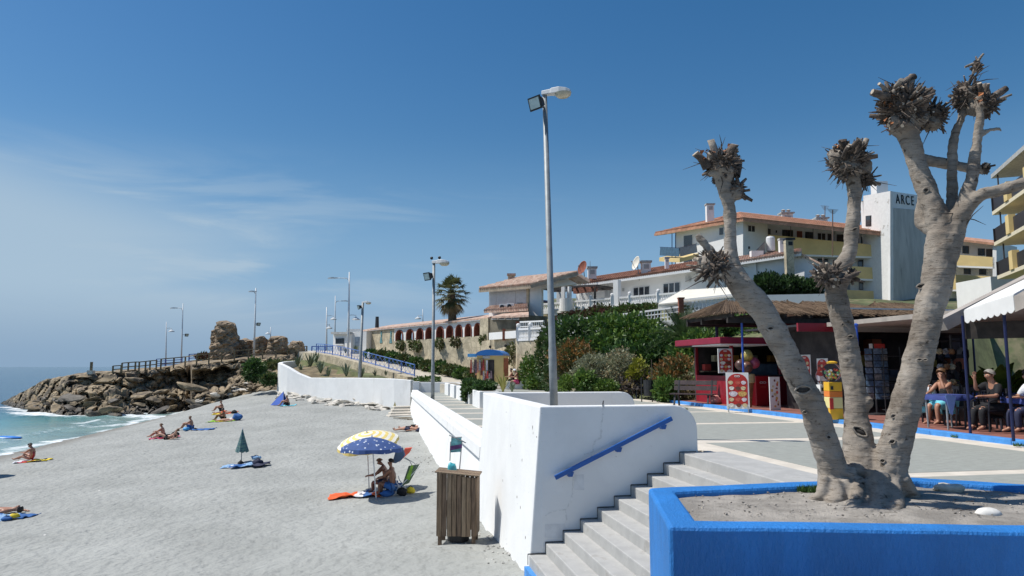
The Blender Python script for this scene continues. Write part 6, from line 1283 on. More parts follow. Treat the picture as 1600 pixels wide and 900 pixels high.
shrub('climbing plant on the stone wall right of the little kiosk', [(795, 556, 54, 6, 14, .3), (800, 545, 53.5, 5, 8, .3)], 700, .16, OLIVE, stems=2)
shrub('low ground cover at the start of the ramp', [(672, 593, 57, 16, 3.5, .8), (655, 594, 58, 10, 3, .8)], 1400, .14, GREEN, stems=0)
shrub('round dark green bush on the rocks beside the cave', [(397, 580, 73, 14, 15, 1.2)], 3000, .22, DGREEN, mt2=GREEN, frac=.3)
shrub('flat olive bush above the round one on the headland', [(428, 570, 76, 13, 6, 1.2)], 1300, .2, OLIVE, mt2=DGREEN); shrub('small green bush low on the rubble by the sea wall', [(421, 593, 71.5, 11, 8, .8)], 1400, .2, DGREEN, mt2=OLIVE); shrub('scrubby bush at the foot of the ruined tower', [(318, 558, 88, 10, 5, .9)], 800, .22, REDL, mt2=OLIVE)
# agaves in the bed
def agave(c, h, n, mt, label, group=None, w=.055, spread=.8):
    L = thing('agave', label, 'agave', c, group); mm = MB()
    for k in range(n):
        a_ = k * 2.4 + vr.uniform(-.2, .2); t_ = lerp(.15, spread, (k + .5) / n); d = Vector((math.cos(a_) * t_, math.sin(a_) * t_, 1)).normalized(); s_ = Vector((-math.sin(a_), math.cos(a_), 0)); H = h * vr.uniform(.75, 1.05) * (1 - .25 * t_); pts = []
        for q in range(5): f = q / 4; pts.append((c + d * H * f + Vector((math.cos(a_), math.sin(a_), -.3)) * (.22 * H * f * f * t_), w * h * (1 + .5 * math.sin(f * 2.2)) * (1 - f ** 2.2) + .004))
        i = len(mm.v)
        for p, ww in pts: mm.v += [p - s_ * ww, p - d.cross(s_) * ww * .35, p + s_ * ww]
        for q in range(4): mm.face(i + q * 3, i + q * 3 + 1, i + q * 3 + 4, i + q * 3 + 3); mm.face(i + q * 3 + 1, i + q * 3 + 2, i + q * 3 + 5, i + q * 3 + 4)
    stuff(mm.build('leaves', mt, L)); return L
for x, y, Y, h, lb in ((465, 572, 73, 24, 'agave at the curved end of the white sea wall'), (485, 573, 72, 28, 'tall agave second from the curved wall end'), (494, 566, 74, 20, 'agave half hidden behind the tall one'), (470, 580, 70, 14, 'small withered agave near the curved wall'), (501, 583, 68, 24, 'agave in the middle of the planted bed'), (513, 588, 66.5, 18, 'short agave just left of the slender lamp'), (541, 588, 64, 26, 'agave at the foot of the tall slender lamp'), (565, 589, 62.3, 22, 'agave beside the leaning lamp post'), (586, 588, 62, 13, 'small agave right of the leaning lamp post'), (603, 587, 61.5, 10, 'smallest agave towards the railing end'), (540, 552, 76, 12, 'agave in front of the white hut'), (556, 550, 75, 14, 'agave below the hut door')):
    agave(P(x, y, Y), h * Y / F, 13, AGAVE, lb, 'agaves in the bed', .05, .62)
agave(P(786, 612, 34), 34 * 34 / F, 16, AGAVEY, 'yellow striped agave in the planter boxes before the little kiosk', None, .04, .55); agave(P(800, 612, 33.5), 22 * 34 / F, 12, AGAVE, 'grey-green agave right of the yellow striped one', None, .045, .7)
# planter boxes beside the walkway
for k, (x0, x1, yt, ybm) in enumerate(((752, 769, 611, 637), (739, 751, 606.5, 629), (730, 738, 604, 624), (719, 726.5, 601, 620.5), (711, 717.5, 600, 618))):
    a0 = 22.4 + k * 3.9; lb = ('nearest', 'second', 'third', 'fourth', 'farthest')[k]; bx_ = thing('planter_box', 'white planter box beside the walkway, ' + lb + ' from the parapet block', 'planter', AB(a0, 2.6, -.5), 'white planter boxes'); mm = MB(); mm.prism([AB(a0, 2.15, -.9), AB(a0, 3.1, -.9), AB(a0 + 2.6, 3.1, -.9), AB(a0 + 2.6, 2.15, -.9)], (0, 0, 1.18)); mm.build('box', WHITE, bx_, bevel=.03); mm = MB(); mm.prism([AB(a0 + .2, 2.33, .2), AB(a0 + .2, 2.95, .2), AB(a0 + 2.4, 2.95, .2), AB(a0 + 2.4, 2.33, .2)], (0, 0, .085)); mm.build('soil', EARTH, bx_)
shrub('dark creeping plant spilling over the white planter boxes', [(757, 604, 36, 16, 6, .9), (737, 603, 38, 12, 8, .8), (728, 610, 39, 5, 14, .4)], 4200, .12, DGREEN, mt2=GREEN, frac=.4, stems=2)
# fan palm
def fan_palm(c0, c1, R, label):
    L = thing('palm_tree', label, 'palm tree', c0); mm = MB(); mm.tube([c0, c0.lerp(c1, .4), c0.lerp(c1, .8), c1], [.42, .36, .33, .36], 12); mm.build('trunk', STEM, L); mm = MB(); dry = MB()
    for k in range(46):
        a_ = k * 2.399; el = lerp(1.35, -1.15, k / 45) + vr.gauss(0, .08); d = Vector((math.cos(a_) * math.cos(el), math.sin(a_) * math.cos(el), math.sin(el))); Ls = R * vr.uniform(.45, .6); tip = c1 + d * Ls - UP * .06 * R * (1.4 - el); m_ = dry if k > 37 else mm
        m_.tube([c1, c1.lerp(tip, .5) + UP * .05, tip], [.04, .03, .025], 4); x = d.cross(UP); x = x.normalized() if x.length > .1 else Vector((1, 0, 0)); n_ = x.cross(d)
        for j in range(15):
            t = lerp(-1.25, 1.25, j / 14); e = (d * math.cos(t) + x * math.sin(t)).normalized(); Lb = R * .52 * (1 - .22 * abs(t) / 1.25) * vr.uniform(.85, 1.1); w_ = e.cross(n_).normalized() * R * .028; md = tip + e * Lb * .6 - UP * .03 * R; en = tip + e * Lb - UP * R * (.12 + .06 * abs(t)); i = len(m_.v); m_.v += [tip, md + w_, en, md - w_]; m_.face(i, i + 1, i + 2, i + 3)
    stuff(mm.build('crown', leafmat('palm_leaf', (0.085, 0.095, 0.035), .35), L)); stuff(dry.build('dead_fronds', STRAW, L))
fan_palm(P(707, 505, 66), P(705.5, 458, 66), 1.95, 'fan palm with shaggy crown standing behind the arched wall')
def feather_palm(c, R, n, label):
    L = thing('palm_tree', label, 'palm tree', c); mm = MB()
    for k in range(n):
        a_ = k * 2.399; el = lerp(1.3, .1, k / n); d = Vector((math.cos(a_) * math.cos(el), math.sin(a_) * math.cos(el), math.sin(el))); s_ = Vector((-math.sin(a_), math.cos(a_), 0)); pts = [c + d * R * f - UP * R * .45 * f * f * math.cos(el) for f in [q / 10 for q in range(11)]]; mm.tube(pts, [.035 * (1 - q / 13) for q in range(11)], 4)
        for q in range(1, 30):
            f = q / 30; i0 = int(f * 10); p = pts[i0].lerp(pts[min(10, i0 + 1)], f * 10 - i0); Lb = R * .30 * math.sin(math.pi * (f * .85 + .12))
            for sg in (-1, 1): e = (s_ * sg + d * .7 + UP * .25).normalized() * Lb; w_ = d * .022; i = len(mm.v); mm.v += [p - w_, p + w_, p + e]; mm.face(i, i + 1, i + 2)
    stuff(mm.build('fronds', leafmat('feather_leaf', (0.05, 0.085, 0.03), .3), L)); mm = MB(); mm.tube([c - UP * 1.2, c], [.25, .2], 8); mm.build('trunk', STEM, L)
feather_palm(P(1068, 530, 35.5), 2.1, 26, 'small feathery palm on the bank above the bench'); feather_palm(P(1100, 520, 38), 1.6, 18, 'second feathery palm half hidden behind the small one')
# benches and bins at the garden edge
BENCHW = mat('dark_bench_wood', (0.055, 0.035, 0.035), .6, .25, 5)
def bench(c, rz, label):
    B = thing('bench', label, 'bench', c, 'dark benches along the garden', rz)
    for k in range(3): mm = MB(); mm.box((0, -.18 + k * .17, .45), (1.6, .14, .04)); mm.build('seat_slat', BENCHW, B, local=True)
    for k in range(2): mm = MB(); mm.box((0, .30 + k * .05, .66 + k * .2), (1.6, .03, .16), Matrix.Rotation(-.25, 3, 'X')); mm.build('back_slat', BENCHW, B, local=True)
    for s_ in (-.62, .62): mm = MB(); mm.beam((s_, -.3, 0), (s_, -.15, .43), .06, .05); mm.beam((s_, .3, 0), (s_, .2, .43), .06, .05); mm.beam((s_, -.24, .43), (s_, .28, .43), .06, .05); mm.beam((s_, .25, .43), (s_, .37, .95), .06, .05); mm.build('leg', DARK, B, local=True)
bench(G(1083, 635, 0), -.55, 'dark slatted bench nearest the red kiosk'); bench(P(975, 619, 33) * Vector((1, 1, 0)).length if False else Vector((P(975, 619, 33).x, 33, 0)), -.35, 'dark slatted bench behind the rounded parapet end'); bench(Vector((P(893, 619, 34.5).x, 34.5, 0)), -.2, 'dark bench farthest left, behind the lamp post')
bn = thing('litter_bin', 'dark litter bin on a post before the dry shrubs', 'litter bin', G(1014, 628, 0)); c = G(1014, 628, 0); mm = MB(); mm.lathe([(.2, .25), (.24, .9), (.22, .9), (.18, .3)], c, 14); mm.build('drum', DARK, bn); mm = MB(); mm.tube([c + Vector((-.3, 0, 0)), c + Vector((-.3, 0, 1.0))], .025, 6); mm.build('post', DARK, bn)
mm = MB(); c = G(1019.5, 628, 0); mm.tube([c, c + UP * 1.75], .02, 6); tag(mm.build('iron_stake', mat('rusty_stake', (0.08, 0.055, 0.04), .8), None, c), 'thin rusty stake standing right of the litter bin', 'stake')
# ================================================================== RED ICE-CREAM KIOSK
TZ = 0.10
def abox(mm, a0, a1, b0, b1, z0, z1): mm.prism([AB(a0, b0, z0), AB(a0, b1, z0), AB(a1, b1, z0), AB(a1, b0, z0)], (0, 0, z1 - z0)); return mm
def part_abox(parent, name, mt, *q, bevel=0.0): return abox(MB(), *q).build(name, mt, parent, bevel=bevel)
kz = thing('ice_cream_kiosk', 'red ice-cream kiosk with flat canopy under the dry reed roof', 'kiosk', AB(13, 11.5, TZ))
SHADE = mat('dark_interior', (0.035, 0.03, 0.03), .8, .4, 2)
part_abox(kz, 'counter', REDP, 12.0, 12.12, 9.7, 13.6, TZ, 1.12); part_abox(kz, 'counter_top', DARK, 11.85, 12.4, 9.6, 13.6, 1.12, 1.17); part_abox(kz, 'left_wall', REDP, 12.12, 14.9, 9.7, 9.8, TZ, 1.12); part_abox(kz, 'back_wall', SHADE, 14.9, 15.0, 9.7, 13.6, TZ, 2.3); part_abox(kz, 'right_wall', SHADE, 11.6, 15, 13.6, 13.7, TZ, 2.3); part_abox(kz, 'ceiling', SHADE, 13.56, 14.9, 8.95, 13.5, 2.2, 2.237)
for a_, b_ in ((12.0, 9.7), (12.0, 11.6), (14.85, 9.7)): part_abox(kz, 'corner_post', REDP, a_, a_ + .1, b_, b_ + .1, 1.12, 2.3)
part_abox(kz, 'canopy', mat('kiosk_red_fascia', (0.25, 0.012, 0.036), .45, .08, 3), 11.2, 15.0, 8.9, 13.9, 2.24, 2.47, bevel=.02); part_abox(kz, 'canopy_soffit', WHITE2, 11.25, 13.55, 8.95, 11.2, 2.20, 2.237)
part_abox(kz, 'roof_sign', REDP, 12.0, 12.8, 11.5, 12.4, 2.47, 3.2); part_abox(kz, 'display_glass', mat('display_glass', (0.06, 0.09, 0.12), .1, .2), 12.02, 12.06, 10.2, 11.5, 1.17, 1.55); part_abox(kz, 'gold_frame', mat('gold_frame', (0.35, 0.22, 0.05), .4), 11.96, 12.0, 13.45, 13.52, 1.17, 2.2); part_abox(kz, 'gold_frame', MATS['gold_frame'], 11.96, 12.0, 11.8, 13.45, 2.12, 2.2)
part_abox(kz, 'screen', mat('blue_screen', (0.10, 0.22, 0.28), .3, .3, 3), 12.9, 12.95, 12.3, 13.1, 1.45, 2.0)
for k in range(9):                                         # boxes on the back shelf of the kiosk
    b_ = 9.95 + k * .4; part_abox(kz, 'shelf_box', mat('shelf_box_%d' % (k % 4), ((.4, .05, .04), (.5, .45, .3), (.1, .2, .4), (.5, .25, .05))[k % 4], .6), 14.6, 14.85, b_, b_ + .26, 1.3 + .35 * (k % 2), 1.55 + .35 * (k % 2))
part_abox(kz, 'back_shelf', WOOD, 14.5, 14.88, 9.85, 13.5, 1.24, 1.29)
# ---- picture boards
WCARD = mat('white_card', (0.74, 0.73, 0.69), .5, .04); PICC = [mat('print_%d' % k, c, .5, .25, 25) for k, c in enumerate(((0.60, 0.36, 0.10), (0.75, 0.70, 0.60), (0.16, 0.05, 0.03), (0.62, 0.50, 0.28), (0.55, 0.10, 0.06), (0.68, 0.60, 0.62)))]; PRED = mat('print_red', (0.48, 0.03, 0.02), .5, .15, 8)
def picture(parent, c, x, y, n, w, h, seed):
    """red arched print with rows of pictured ices; c centre, x right, y up, n outwards"""
    r = random.Random(seed); mm = MB(); pts = [(-.42, -.38), (.42, -.38), (.44, .25)] + [(.44 * math.cos(t), .25 + .22 * math.sin(t)) for t in [math.pi * k / 10 for k in range(1, 10)]] + [(-.44, .25)]; mm.prism([c + x * w * p + y * h * q + n * .004 for p, q in pts], n * .004); pr_ = mm.build('print', PRED, parent)
    for rr in range(5):
        z = -.40 + rr * .155
        for k in range(3 if rr != 2 else 2):
            mm = MB(); p = (-.27 + .27 * k + r.uniform(-.03, .03)) if rr != 2 else (-.2 + .4 * k); ew, eh = (.11, .055) if rr != 2 else (.19, .075); o = c + x * w * p + y * h * z + n * .0095
            mm.prism([o + x * w * ew * math.cos(t) * (1 + .12 * math.sin(3 * t)) + y * h * eh * math.sin(t) for t in [2 * math.pi * q / 12 for q in range(12)]], n * .004); mm.build('pictured_ice', PICC[(rr * 2 + k + seed) % 6], pr_)
    o = c + y * h * .40 + n * .0095                             # white looped heart mark
    for s_ in (-1, 1): mm = MB(); mm.tube([o + x * w * (.055 * s_ + .06 * math.cos(t)) + y * h * .022 * math.sin(t) for t in [2 * math.pi * q / 12 for q in range(13)]], .006 + .002 * (w > .4), 5, cap=False); mm.build('mark', WCARD, pr_)
def aboard(px, py, hpx, wpx, z, label, rz, seed, legs=True):
    b = G(px, py, z); Y = b.y; h, w = hpx * Y / F, wpx * Y / F; L = thing('advertising_board', label, 'sign', b); x = Vector((math.cos(rz), math.sin(rz), 0)); n = Vector((x.y, -x.x, 0)); t_ = (UP + n * -.12).normalized(); lift = .12 if legs else 0.02; mm = MB(); o = b + UP * lift; mm.prism([o - x * w / 2, o + x * w / 2, o + x * w / 2 + t_ * h, o - x * w / 2 + t_ * h], n * -.03); mm.build('board', WCARD, L, bevel=.006); c = o + t_ * h * .5; picture(L, c, x, t_, t_.cross(x) * -1 if t_.cross(x).dot(n) < 0 else t_.cross(x), w, h, seed)
    if legs:
        for s_ in (-.42, .42): mm = MB(); mm.tube([o + x * w * s_ + t_ * .1, b + x * w * s_ + n * .12], .012, 5); mm.tube([o + x * w * s_ + t_ * .3 - n * .03, b + x * w * s_ - n * .38], .012, 5); mm.tube([b + x * w * s_ + n * .12, b - x * w * s_ - n * .3], .008, 4); mm.build('leg', GALV, L)
    return L
aboard(1154, 645, 56, 34, 0.0, 'tilted red ice-cream board standing on the plaza before the kiosk', -.25, 1)
hb = AB(11.2, 9.7, 1.17); L = thing('counter_board', 'red ice-cream board standing on the kiosk counter', 'sign', hb); x = (AH * -1 * .6 + BH * .8).normalized() * -1; x = Vector((.96, .28, 0)); n = Vector((x.y, -x.x, 0)); c0_ = P(1134, 583, 24.6); t_ = UP; w_, h_ = 25 * 24.6 / F, 38 * 24.6 / F; mm = MB(); mm.prism([c0_ - x * w_ / 2, c0_ + x * w_ / 2, c0_ + x * w_ / 2 + UP * h_, c0_ - x * w_ / 2 + UP * h_], n * -.03); mm.build('board', WCARD, L); picture(L, c0_ + UP * h_ * .5, x, UP, n, w_, h_, 3)
b = G(1212, 641, TZ); L = thing('price_board', 'white price board with small pictures beside the red freezer', 'sign', b); x = Vector((.95, .3, 0)).normalized(); n = Vector((x.y, -x.x, 0)); Yb = b.y; w_, h_ = 19 * Yb / F, 51 * Yb / F; mm = MB(); mm.prism([b - x * w_ / 2, b + x * w_ / 2, b + x * w_ / 2 + UP * h_, b - x * w_ / 2 + UP * h_], n * -.03); pb_ = mm.build('board', WCARD, L); rr_ = random.Random(9)
for k in range(14):
    mm = MB(); o = b + x * w_ * rr_.uniform(-.36, .36) + UP * h_ * (.12 + .83 * k / 14) + n * .004; ew, eh = rr_.uniform(.03, .06), rr_.uniform(.025, .06); mm.prism([o + x * ew * math.cos(t) + UP * eh * math.sin(t) for t in [2 * math.pi * q / 10 for q in range(10)]], n * .004); mm.build('pictured_ice', PICC[(0, 2, 3, 4)[k % 4]], pb_)
for k, (a_, z_, w_, h_) in enumerate(((8.9, 1.35, .62, .95), (8.0, 1.3, .55, .8))):
    c_ = AB(a_, 10.585, z_); L = thing('wall_poster', ('left', 'right')[k] + ' one of two red ice-cream posters on the dark shop side wall', 'poster', c_, 'posters on the shop side'); mm = MB(); xx = AH * -1; mm.prism([c_ + xx * p * w_ + UP * q * h_ for p, q in ((-.5, -.5), (.5, -.5), (.5, .5), (-.5, .5))], BH * .012); mm.build('sheet', WCARD, L); picture(L, c_, xx, UP, BH * -1, w_, h_, 5 + k)
# ---- freezer
fz = thing('ice_cream_freezer', 'red upright ice-cream freezer in front of the kiosk counter', 'freezer', AB(9.5, 9.45, TZ)); c = Vector((P(1192, 600, 24.9).x, 24.9, TZ)); x = Vector((.983, .184, 0)); n = Vector((x.y, -x.x, 0)); w_ = 24 * c.y / F; h_ = 46 * c.y / F; mm = MB(); mm.prism([c - x * w_ / 2, c + x * w_ / 2, c + x * w_ / 2 + UP * h_, c - x * w_ / 2 + UP * h_], n * -.5); mm.build('body', REDF, fz, bevel=.02)
for s_ in (-1, 1): mm = MB(); o = c + UP * h_ * .78 + n * .006; mm.tube([o + x * (.055 * s_ + .06 * math.cos(t)) + UP * .028 * math.sin(t) for t in [2 * math.pi * q / 12 for q in range(13)]], .009, 5, cap=False); mm.build('mark', WCARD, fz)
mm = MB(); o = c + UP * h_ * .62 + n * .004; mm.prism([o - x * .1, o + x * .1, o + x * .1 + UP * .025, o - x * .1 + UP * .025], n * .004); mm.build('print_line', PICC[4], fz)
# ---- giant cone
gc = thing('giant_ice_cream', 'giant ice-cream cone sculpture with three scoops beside the kiosk', 'sculpture', Vector((P(1170, 600, 24.2).x, 24.2, TZ))); b = Vector((P(1170, 600, 24.2).x, 24.2, TZ)); Yb = b.y; s_ = Yb / F
WAF = layer(mat('waffle', (0.26, 0.11, 0.04), .7, .2, 4), (0.12, 0.05, 0.02), 9, .45, .55, (1, 1, 1), .6); mm = MB(); mm.lathe([(.07, 0), (.10, .3), (.17, 40 * s_)], b, 16); mm.build('cone', WAF, gc); mm = MB(); mm.lathe([(.17, 37 * s_), (.20, 38 * s_), (.21, 50 * s_), (.18, 51 * s_)], b, 16); mm.build('cuff', mat('pale_waffle', (0.50, 0.40, 0.20), .7, .15, 9), gc)
for x_, y_, r_, cc in ((1167, 556, 9.5, (0.48, 0.38, 0.10)), (1157, 570, 8.5, (0.10, 0.05, 0.04)), (1178, 567, 9, (0.38, 0.07, 0.12)), (1167, 574, 9, (0.13, 0.06, 0.04))): mm = MB(); mm.blob(P(x_, y_, Yb - (.12 if y_ > 573 else 0)), r_ * s_, 14, 10, .06, 2, seed=x_); mm.build('scoop', mat('scoop_%d_%d' % (x_, y_), cc, .35, .2, 10), gc, smooth=True)
# pink and white boxes by the kerb
for x_, y_, w_, h_, cc, lb in ((1119, 631, .42, .32, (0.55, 0.25, 0.22), 'small pink box on the kerb left of the kiosk'), (1128, 627, .3, .35, (0.72, 0.70, 0.68), 'white sack behind the pink box')): mm = MB(); c = G(x_, y_, TZ); mm.blob(c + UP * h_ * .45, (w_ * .55, .16, h_ * .55), 10, 8, .3, 2, seed=x_, flat=-h_ * .45); tag(mm.build('box' if x_ < 1125 else 'sack', mat('bundle_%d' % x_, cc, .8), None, c, True), lb, 'box' if x_ < 1125 else 'sack')
# ================================================================== REED PERGOLA
REED = layer(mat('dry_reed', (0.135, 0.088, 0.052), .95, .4, 3, bump=.8, bscale=40, stretch=(1, 6, 6)), (0.10, 0.06, 0.035), 3, .5, .62, None, .7)
pgl = thing('reed_pergola', 'long dry reed pergola roof on dark beams over the kiosks', 'pergola', AB(12, 13, TZ))
def reed_roof(name, pts, n, over, mt, seed):
    """thatch: sheet plus loose reeds laid along its slope"""
    r = random.Random(seed); A_, B_, C_, D_ = [Vector(p) for p in pts]; mm = MB(); slab(mm, [A_, B_, C_, D_], .05)
    for k in range(n):
        t = (k + r.random()) / n; p0, p1 = A_.lerp(B_, t), D_.lerp(C_, t); d = (p1 - p0); s0 = r.uniform(-over, over * .4); mm.tube([p0 + d * s0 * .1 + UP * r.uniform(-.05, .05) - d.normalized() * r.uniform(0, over), p0 + d * .5 + UP * r.uniform(.0, .07), p1 + d.normalized() * r.uniform(0, over * .5) + UP * r.uniform(-.03, .06)], [.012, .016, .008], 4)
    return stuff(mm.build(name, mt, pgl))
for k, (b0, b1, r0, r1) in enumerate(((8.75, 12.5, 9.8, 12.3), (12.6, 15.4, 12.9, 14.6), (15.5, 18.6, 15.9, 17.2))):
    reed_roof('reed_mat', [AB(10.3, b0, 3.26), AB(10.3, b1, 3.26), AB(12.4, r1, 3.82), AB(12.4, r0, 3.82)], 190, .3, REED, k)
    reed_roof('reed_mat', [AB(13.8, b0, 3.3), AB(10.3, b0, 3.26), AB(12.4, r0, 3.82), AB(12.5, r0, 3.82)], 90, .2, REED, k + 5)
    reed_roof('reed_mat', [AB(10.3, b1, 3.26), AB(13.8, b1, 3.3), AB(12.5, r1, 3.82), AB(12.4, r1, 3.82)], 90, .2, REED, k + 9)
BEAMD = mat('black_beam', (0.03, 0.024, 0.02), .8, .4, 4)
for k in range(11): mm = MB(); b_ = 8.9 + k * .95; mm.beam(AB(10.2, b_, 3.16), AB(13.8, b_, 3.16), .09, .14); mm.build('cross_beam', BEAMD, pgl)
for a_, z_ in ((10.45, 3.0), (12.4, 3.05), (13.6, 3.05)): mm = MB(); mm.beam(AB(a_, 8.8, z_), AB(a_, 18.6, z_), .12, .18); mm.build('long_beam', BEAMD, pgl)
mm = MB(); mm.beam(AB(10.9, 13.0, 3.5), AB(10.9, 18.2, 3.5), .05, .05); mm.build('white_batten', WHITE2, pgl)
for b_ in (9.35, 12.3, 15.0, 18.3): mm = MB(); mm.tube([AB(10.5, b_, TZ), AB(10.5, b_, 2.95)], .036, 8); mm.build('post', BLUEM if b_ < 13 else NAVY, pgl)
for b_ in (10, 14, 18): mm = MB(); mm.tube([AB(13.6, b_, 2.4), AB(13.6, b_, 3.0)], .06, 8); mm.build('post', NAVY, pgl)
mm = MB(); mm.tube([AB(4.75, 9.4, TZ), AB(4.75, 9.4, 2.5)], .04, 8); mm.lathe([(.06, 2.5), (.06, 2.53), (.01, 2.56)], AB(4.75, 9.4, 0), 8); tag(mm.build('blue_post', BLUEM, None, AB(4.75, 9.4, TZ)), 'thin blue post standing right of the gumball machine', 'post')
# ================================================================== SOUVENIR SHOP
sh = thing('souvenir_shop', 'dark open-fronted souvenir shop under a grey fascia board', 'shop', AB(8, 13, TZ))
GREYF = mat('taupe_fascia', (0.36, 0.32, 0.28), .8, .12, 2); part_abox(sh, 'fascia', GREYF, 7.0, 7.08, 10.6, 17.5, 2.46, 2.72); part_abox(sh, 'overhang_fascia', REDP, 7.0, 7.08, 9.2, 10.59, 2.46, 2.7); part_abox(sh, 'roof', DARK, 7.09, 10.0, 9.2, 17.5, 2.6, 2.66); part_abox(sh, 'added_shade_roof', GREYF, -6, 6.98, 10.1, 18.4, 2.60, 2.72); part_abox(sh, 'back_wall', SHADE, 9.9, 10.0, 10.6, 17.5, TZ, 2.6); part_abox(sh, 'side_wall', SHADE, 7.1, 9.9, 10.6, 10.7, TZ, 2.6); part_abox(sh, 'ceiling', SHADE, 7.09, 9.9, 10.7, 17.4, 2.56, 2.597)  # roof over the terrace added for shade; shop roof overhangs left to darken side_wall
rr_ = random.Random(4)
for k in range(22):                                        # goods on the back wall
    b_ = rr_.uniform(10.9, 17); z_ = rr_.uniform(.4, 2.1); part_abox(sh, 'goods', mat('goods_%d' % (k % 6), ((.25, .2, .1), (.1, .1, .12), (.3, .28, .25), (.35, .12, .06), (.06, .1, .2), (.3, .25, .06))[k % 6], .8), 9.4, 9.85, b_, b_ + rr_.uniform(.15, .45), z_, z_ + rr_.uniform(.15, .4))
pc = thing('postcard_rack', 'tall revolving postcard rack with red and white header behind the trunks', 'postcard rack', P(1368, 630, 20.4)); Yp = 20.4; s_ = Yp / F; c = Vector((P(1368, 600, Yp).x, Yp, TZ)); mm = MB(); mm.tube([c, c + UP * 1.95], .03, 8); mm.lathe([(.3, 0), (.3, .04), (.05, .06)], c, 14); mm.build('stand', DARK, pc)
CARD = [mat('postcard_%d' % k, q, .35, .35, 14) for k, q in enumerate(((.10, .16, .24), (.16, .22, .30), (.22, .27, .33), (.08, .12, .18), (.26, .24, .22)))]
for r_ in range(8):
    for q in range(3): z_ = P(1368, 549 + r_ * 10, Yp).z; xx = c.x + (-12 + q * 12) * s_; mm = MB(); mm.box((xx, Yp - .18 + .06 * abs(q - 1), z_), (10.5 * s_, .02, 8.6 * s_), Matrix.Rotation(-.2, 3, 'X')); mm.build('postcard', CARD[(r_ * 2 + q) % 5], pc)
mm = MB(); mm.box((P(1356.5, 541, Yp).x, Yp - .15, P(1356.5, 541, Yp).z), (5 * s_, .02, 7 * s_)); mm.build('header_white', WCARD, pc); mm = MB(); mm.box((P(1370, 541, Yp).x, Yp - .15, P(1370, 541, Yp).z), (16 * s_, .02, 7 * s_)); mm.build('header_red', PRED, pc)
bk = thing('basket_shelf', 'wire shelf of small baskets and trinkets between the two right trunks', 'shelf', Vector((P(1393, 600, 20.0).x, 20.0, TZ)))
for k in range(5):
    z_ = P(1393, 552 + k * 21, 20.0).z; mm = MB(); mm.box((P(1393, 560, 20.0).x, 20.0, z_ - .08), (.5, .35, .02)); sf = mm.build('shelf', DARK, bk)
    for q in range(3): mm = MB(); mm.blob((P(1385 + q * 8, 560, 20.0).x, 17.5, z_), (.085, .08, .07), 9, 6, .25, 2, seed=k * 5 + q); mm.build('trinket', mat('trinket_%d' % ((k + q) % 4), ((.32, .25, .14), (.2, .2, .2), (.25, .13, .06), (.3, .3, .22))[(k + q) % 4], .8, .4, 20), sf)
for s2 in (-.24, .24): mm = MB(); mm.tube([(P(1393, 560, 20.0).x + s2, 20.0, TZ), (P(1393, 560, 20.0).x + s2, 20.0, 2.0)], .015, 5); mm.build('upright', DARK, bk)
bgs = thing('bag_rack', 'rack of hanging dark bags at the shop entrance right of the thick trunk', 'rack', Vector((P(1490, 600, 18.2).x, 18.2, TZ))); cx_ = P(1490, 600, 18.2).x; mm = MB(); mm.tube([(cx_, 18.2, TZ), (cx_, 18.2, 2.25)], .03, 6); mm.tube([(cx_ - .35, 18.2, 2.1), (cx_ + .35, 18.2, 2.1)], .015, 5); mm.build('stand', DARK, bgs)
for k in range(7): mm = MB(); mm.blob((cx_ - .3 + .1 * k, 18.1 + .05 * (k % 2), 1.75 - .3 * (k % 3)), (.08, .06, .15), 9, 7, .3, 2, seed=k); mm.build('bag', mat('bag_%d' % (k % 3), ((.012, .014, .02), (.02, .016, .016), (.015, .015, .018))[k % 3], .9, .3, 10, spec=.1), bgs)
# ---- gumball machines
gm = thing('gumball_machine', 'yellow and orange gumball machine with clear globe by the blue kerb', 'vending machine', G(1304, 655, TZ)); c = G(1304, 655, TZ); s_ = c.y / F
YELP = mat('machine_yellow', (0.75, 0.42, 0.02), .4, .05); ORP = mat('machine_orange', (0.72, 0.20, 0.03), .4, .05); PYEL = mat('machine_cream', (0.75, 0.66, 0.28), .4, .05)
for z0, z1, mt_ in ((0, 17, YELP), (17, 34, PYEL), (34, 43, ORP), (43, 57, YELP)): mm = MB(); mm.prism([c + Vector((-.17, -.15, z0 * s_)), c + Vector((.17, -.15, z0 * s_)), c + Vector((.17, .18, z0 * s_)), c + Vector((-.17, .18, z0 * s_))], (0, 0, (z1 - z0) * s_ - .004)); mm.build('body_panel', mt_, gm, bevel=.012)
mm = MB(); mm.box(c + Vector((-.13, -.165, 24 * s_)), (.09, .03, 17 * s_)); mm.build('coin_panel', PRED, gm); mm = MB(); mm.box(c + Vector((-.1, -.16, 48 * s_)), (.06, .03, .09)); mm.build('dispenser', BLACK, gm)
GLOBE = bpy.data.materials.new('globe_glass'); GLOBE.use_nodes = True; n__, l__, p__ = nodes(GLOBE); p__.inputs['Base Color'].default_value = (.95, .97, .97, 1); p__.inputs['Roughness'].default_value = .04; p__.inputs['Transmission Weight'].default_value = 1; p__.inputs['IOR'].default_value = 1.05; p__.inputs['Specular IOR Level'].default_value = .8
gc_ = c + UP * (72 * s_); mm = MB(); mm.blob(gc_, 14.5 * s_, 18, 12, 0); gl = mm.build('globe', GLOBE, gm, smooth=True); mm = MB(); mm.lathe([(.12, 0), (.14, .04), (.05, .07)], gc_ + UP * 13 * s_, 14); mm.build('cap', YELP, gm)
rr_ = random.Random(2)
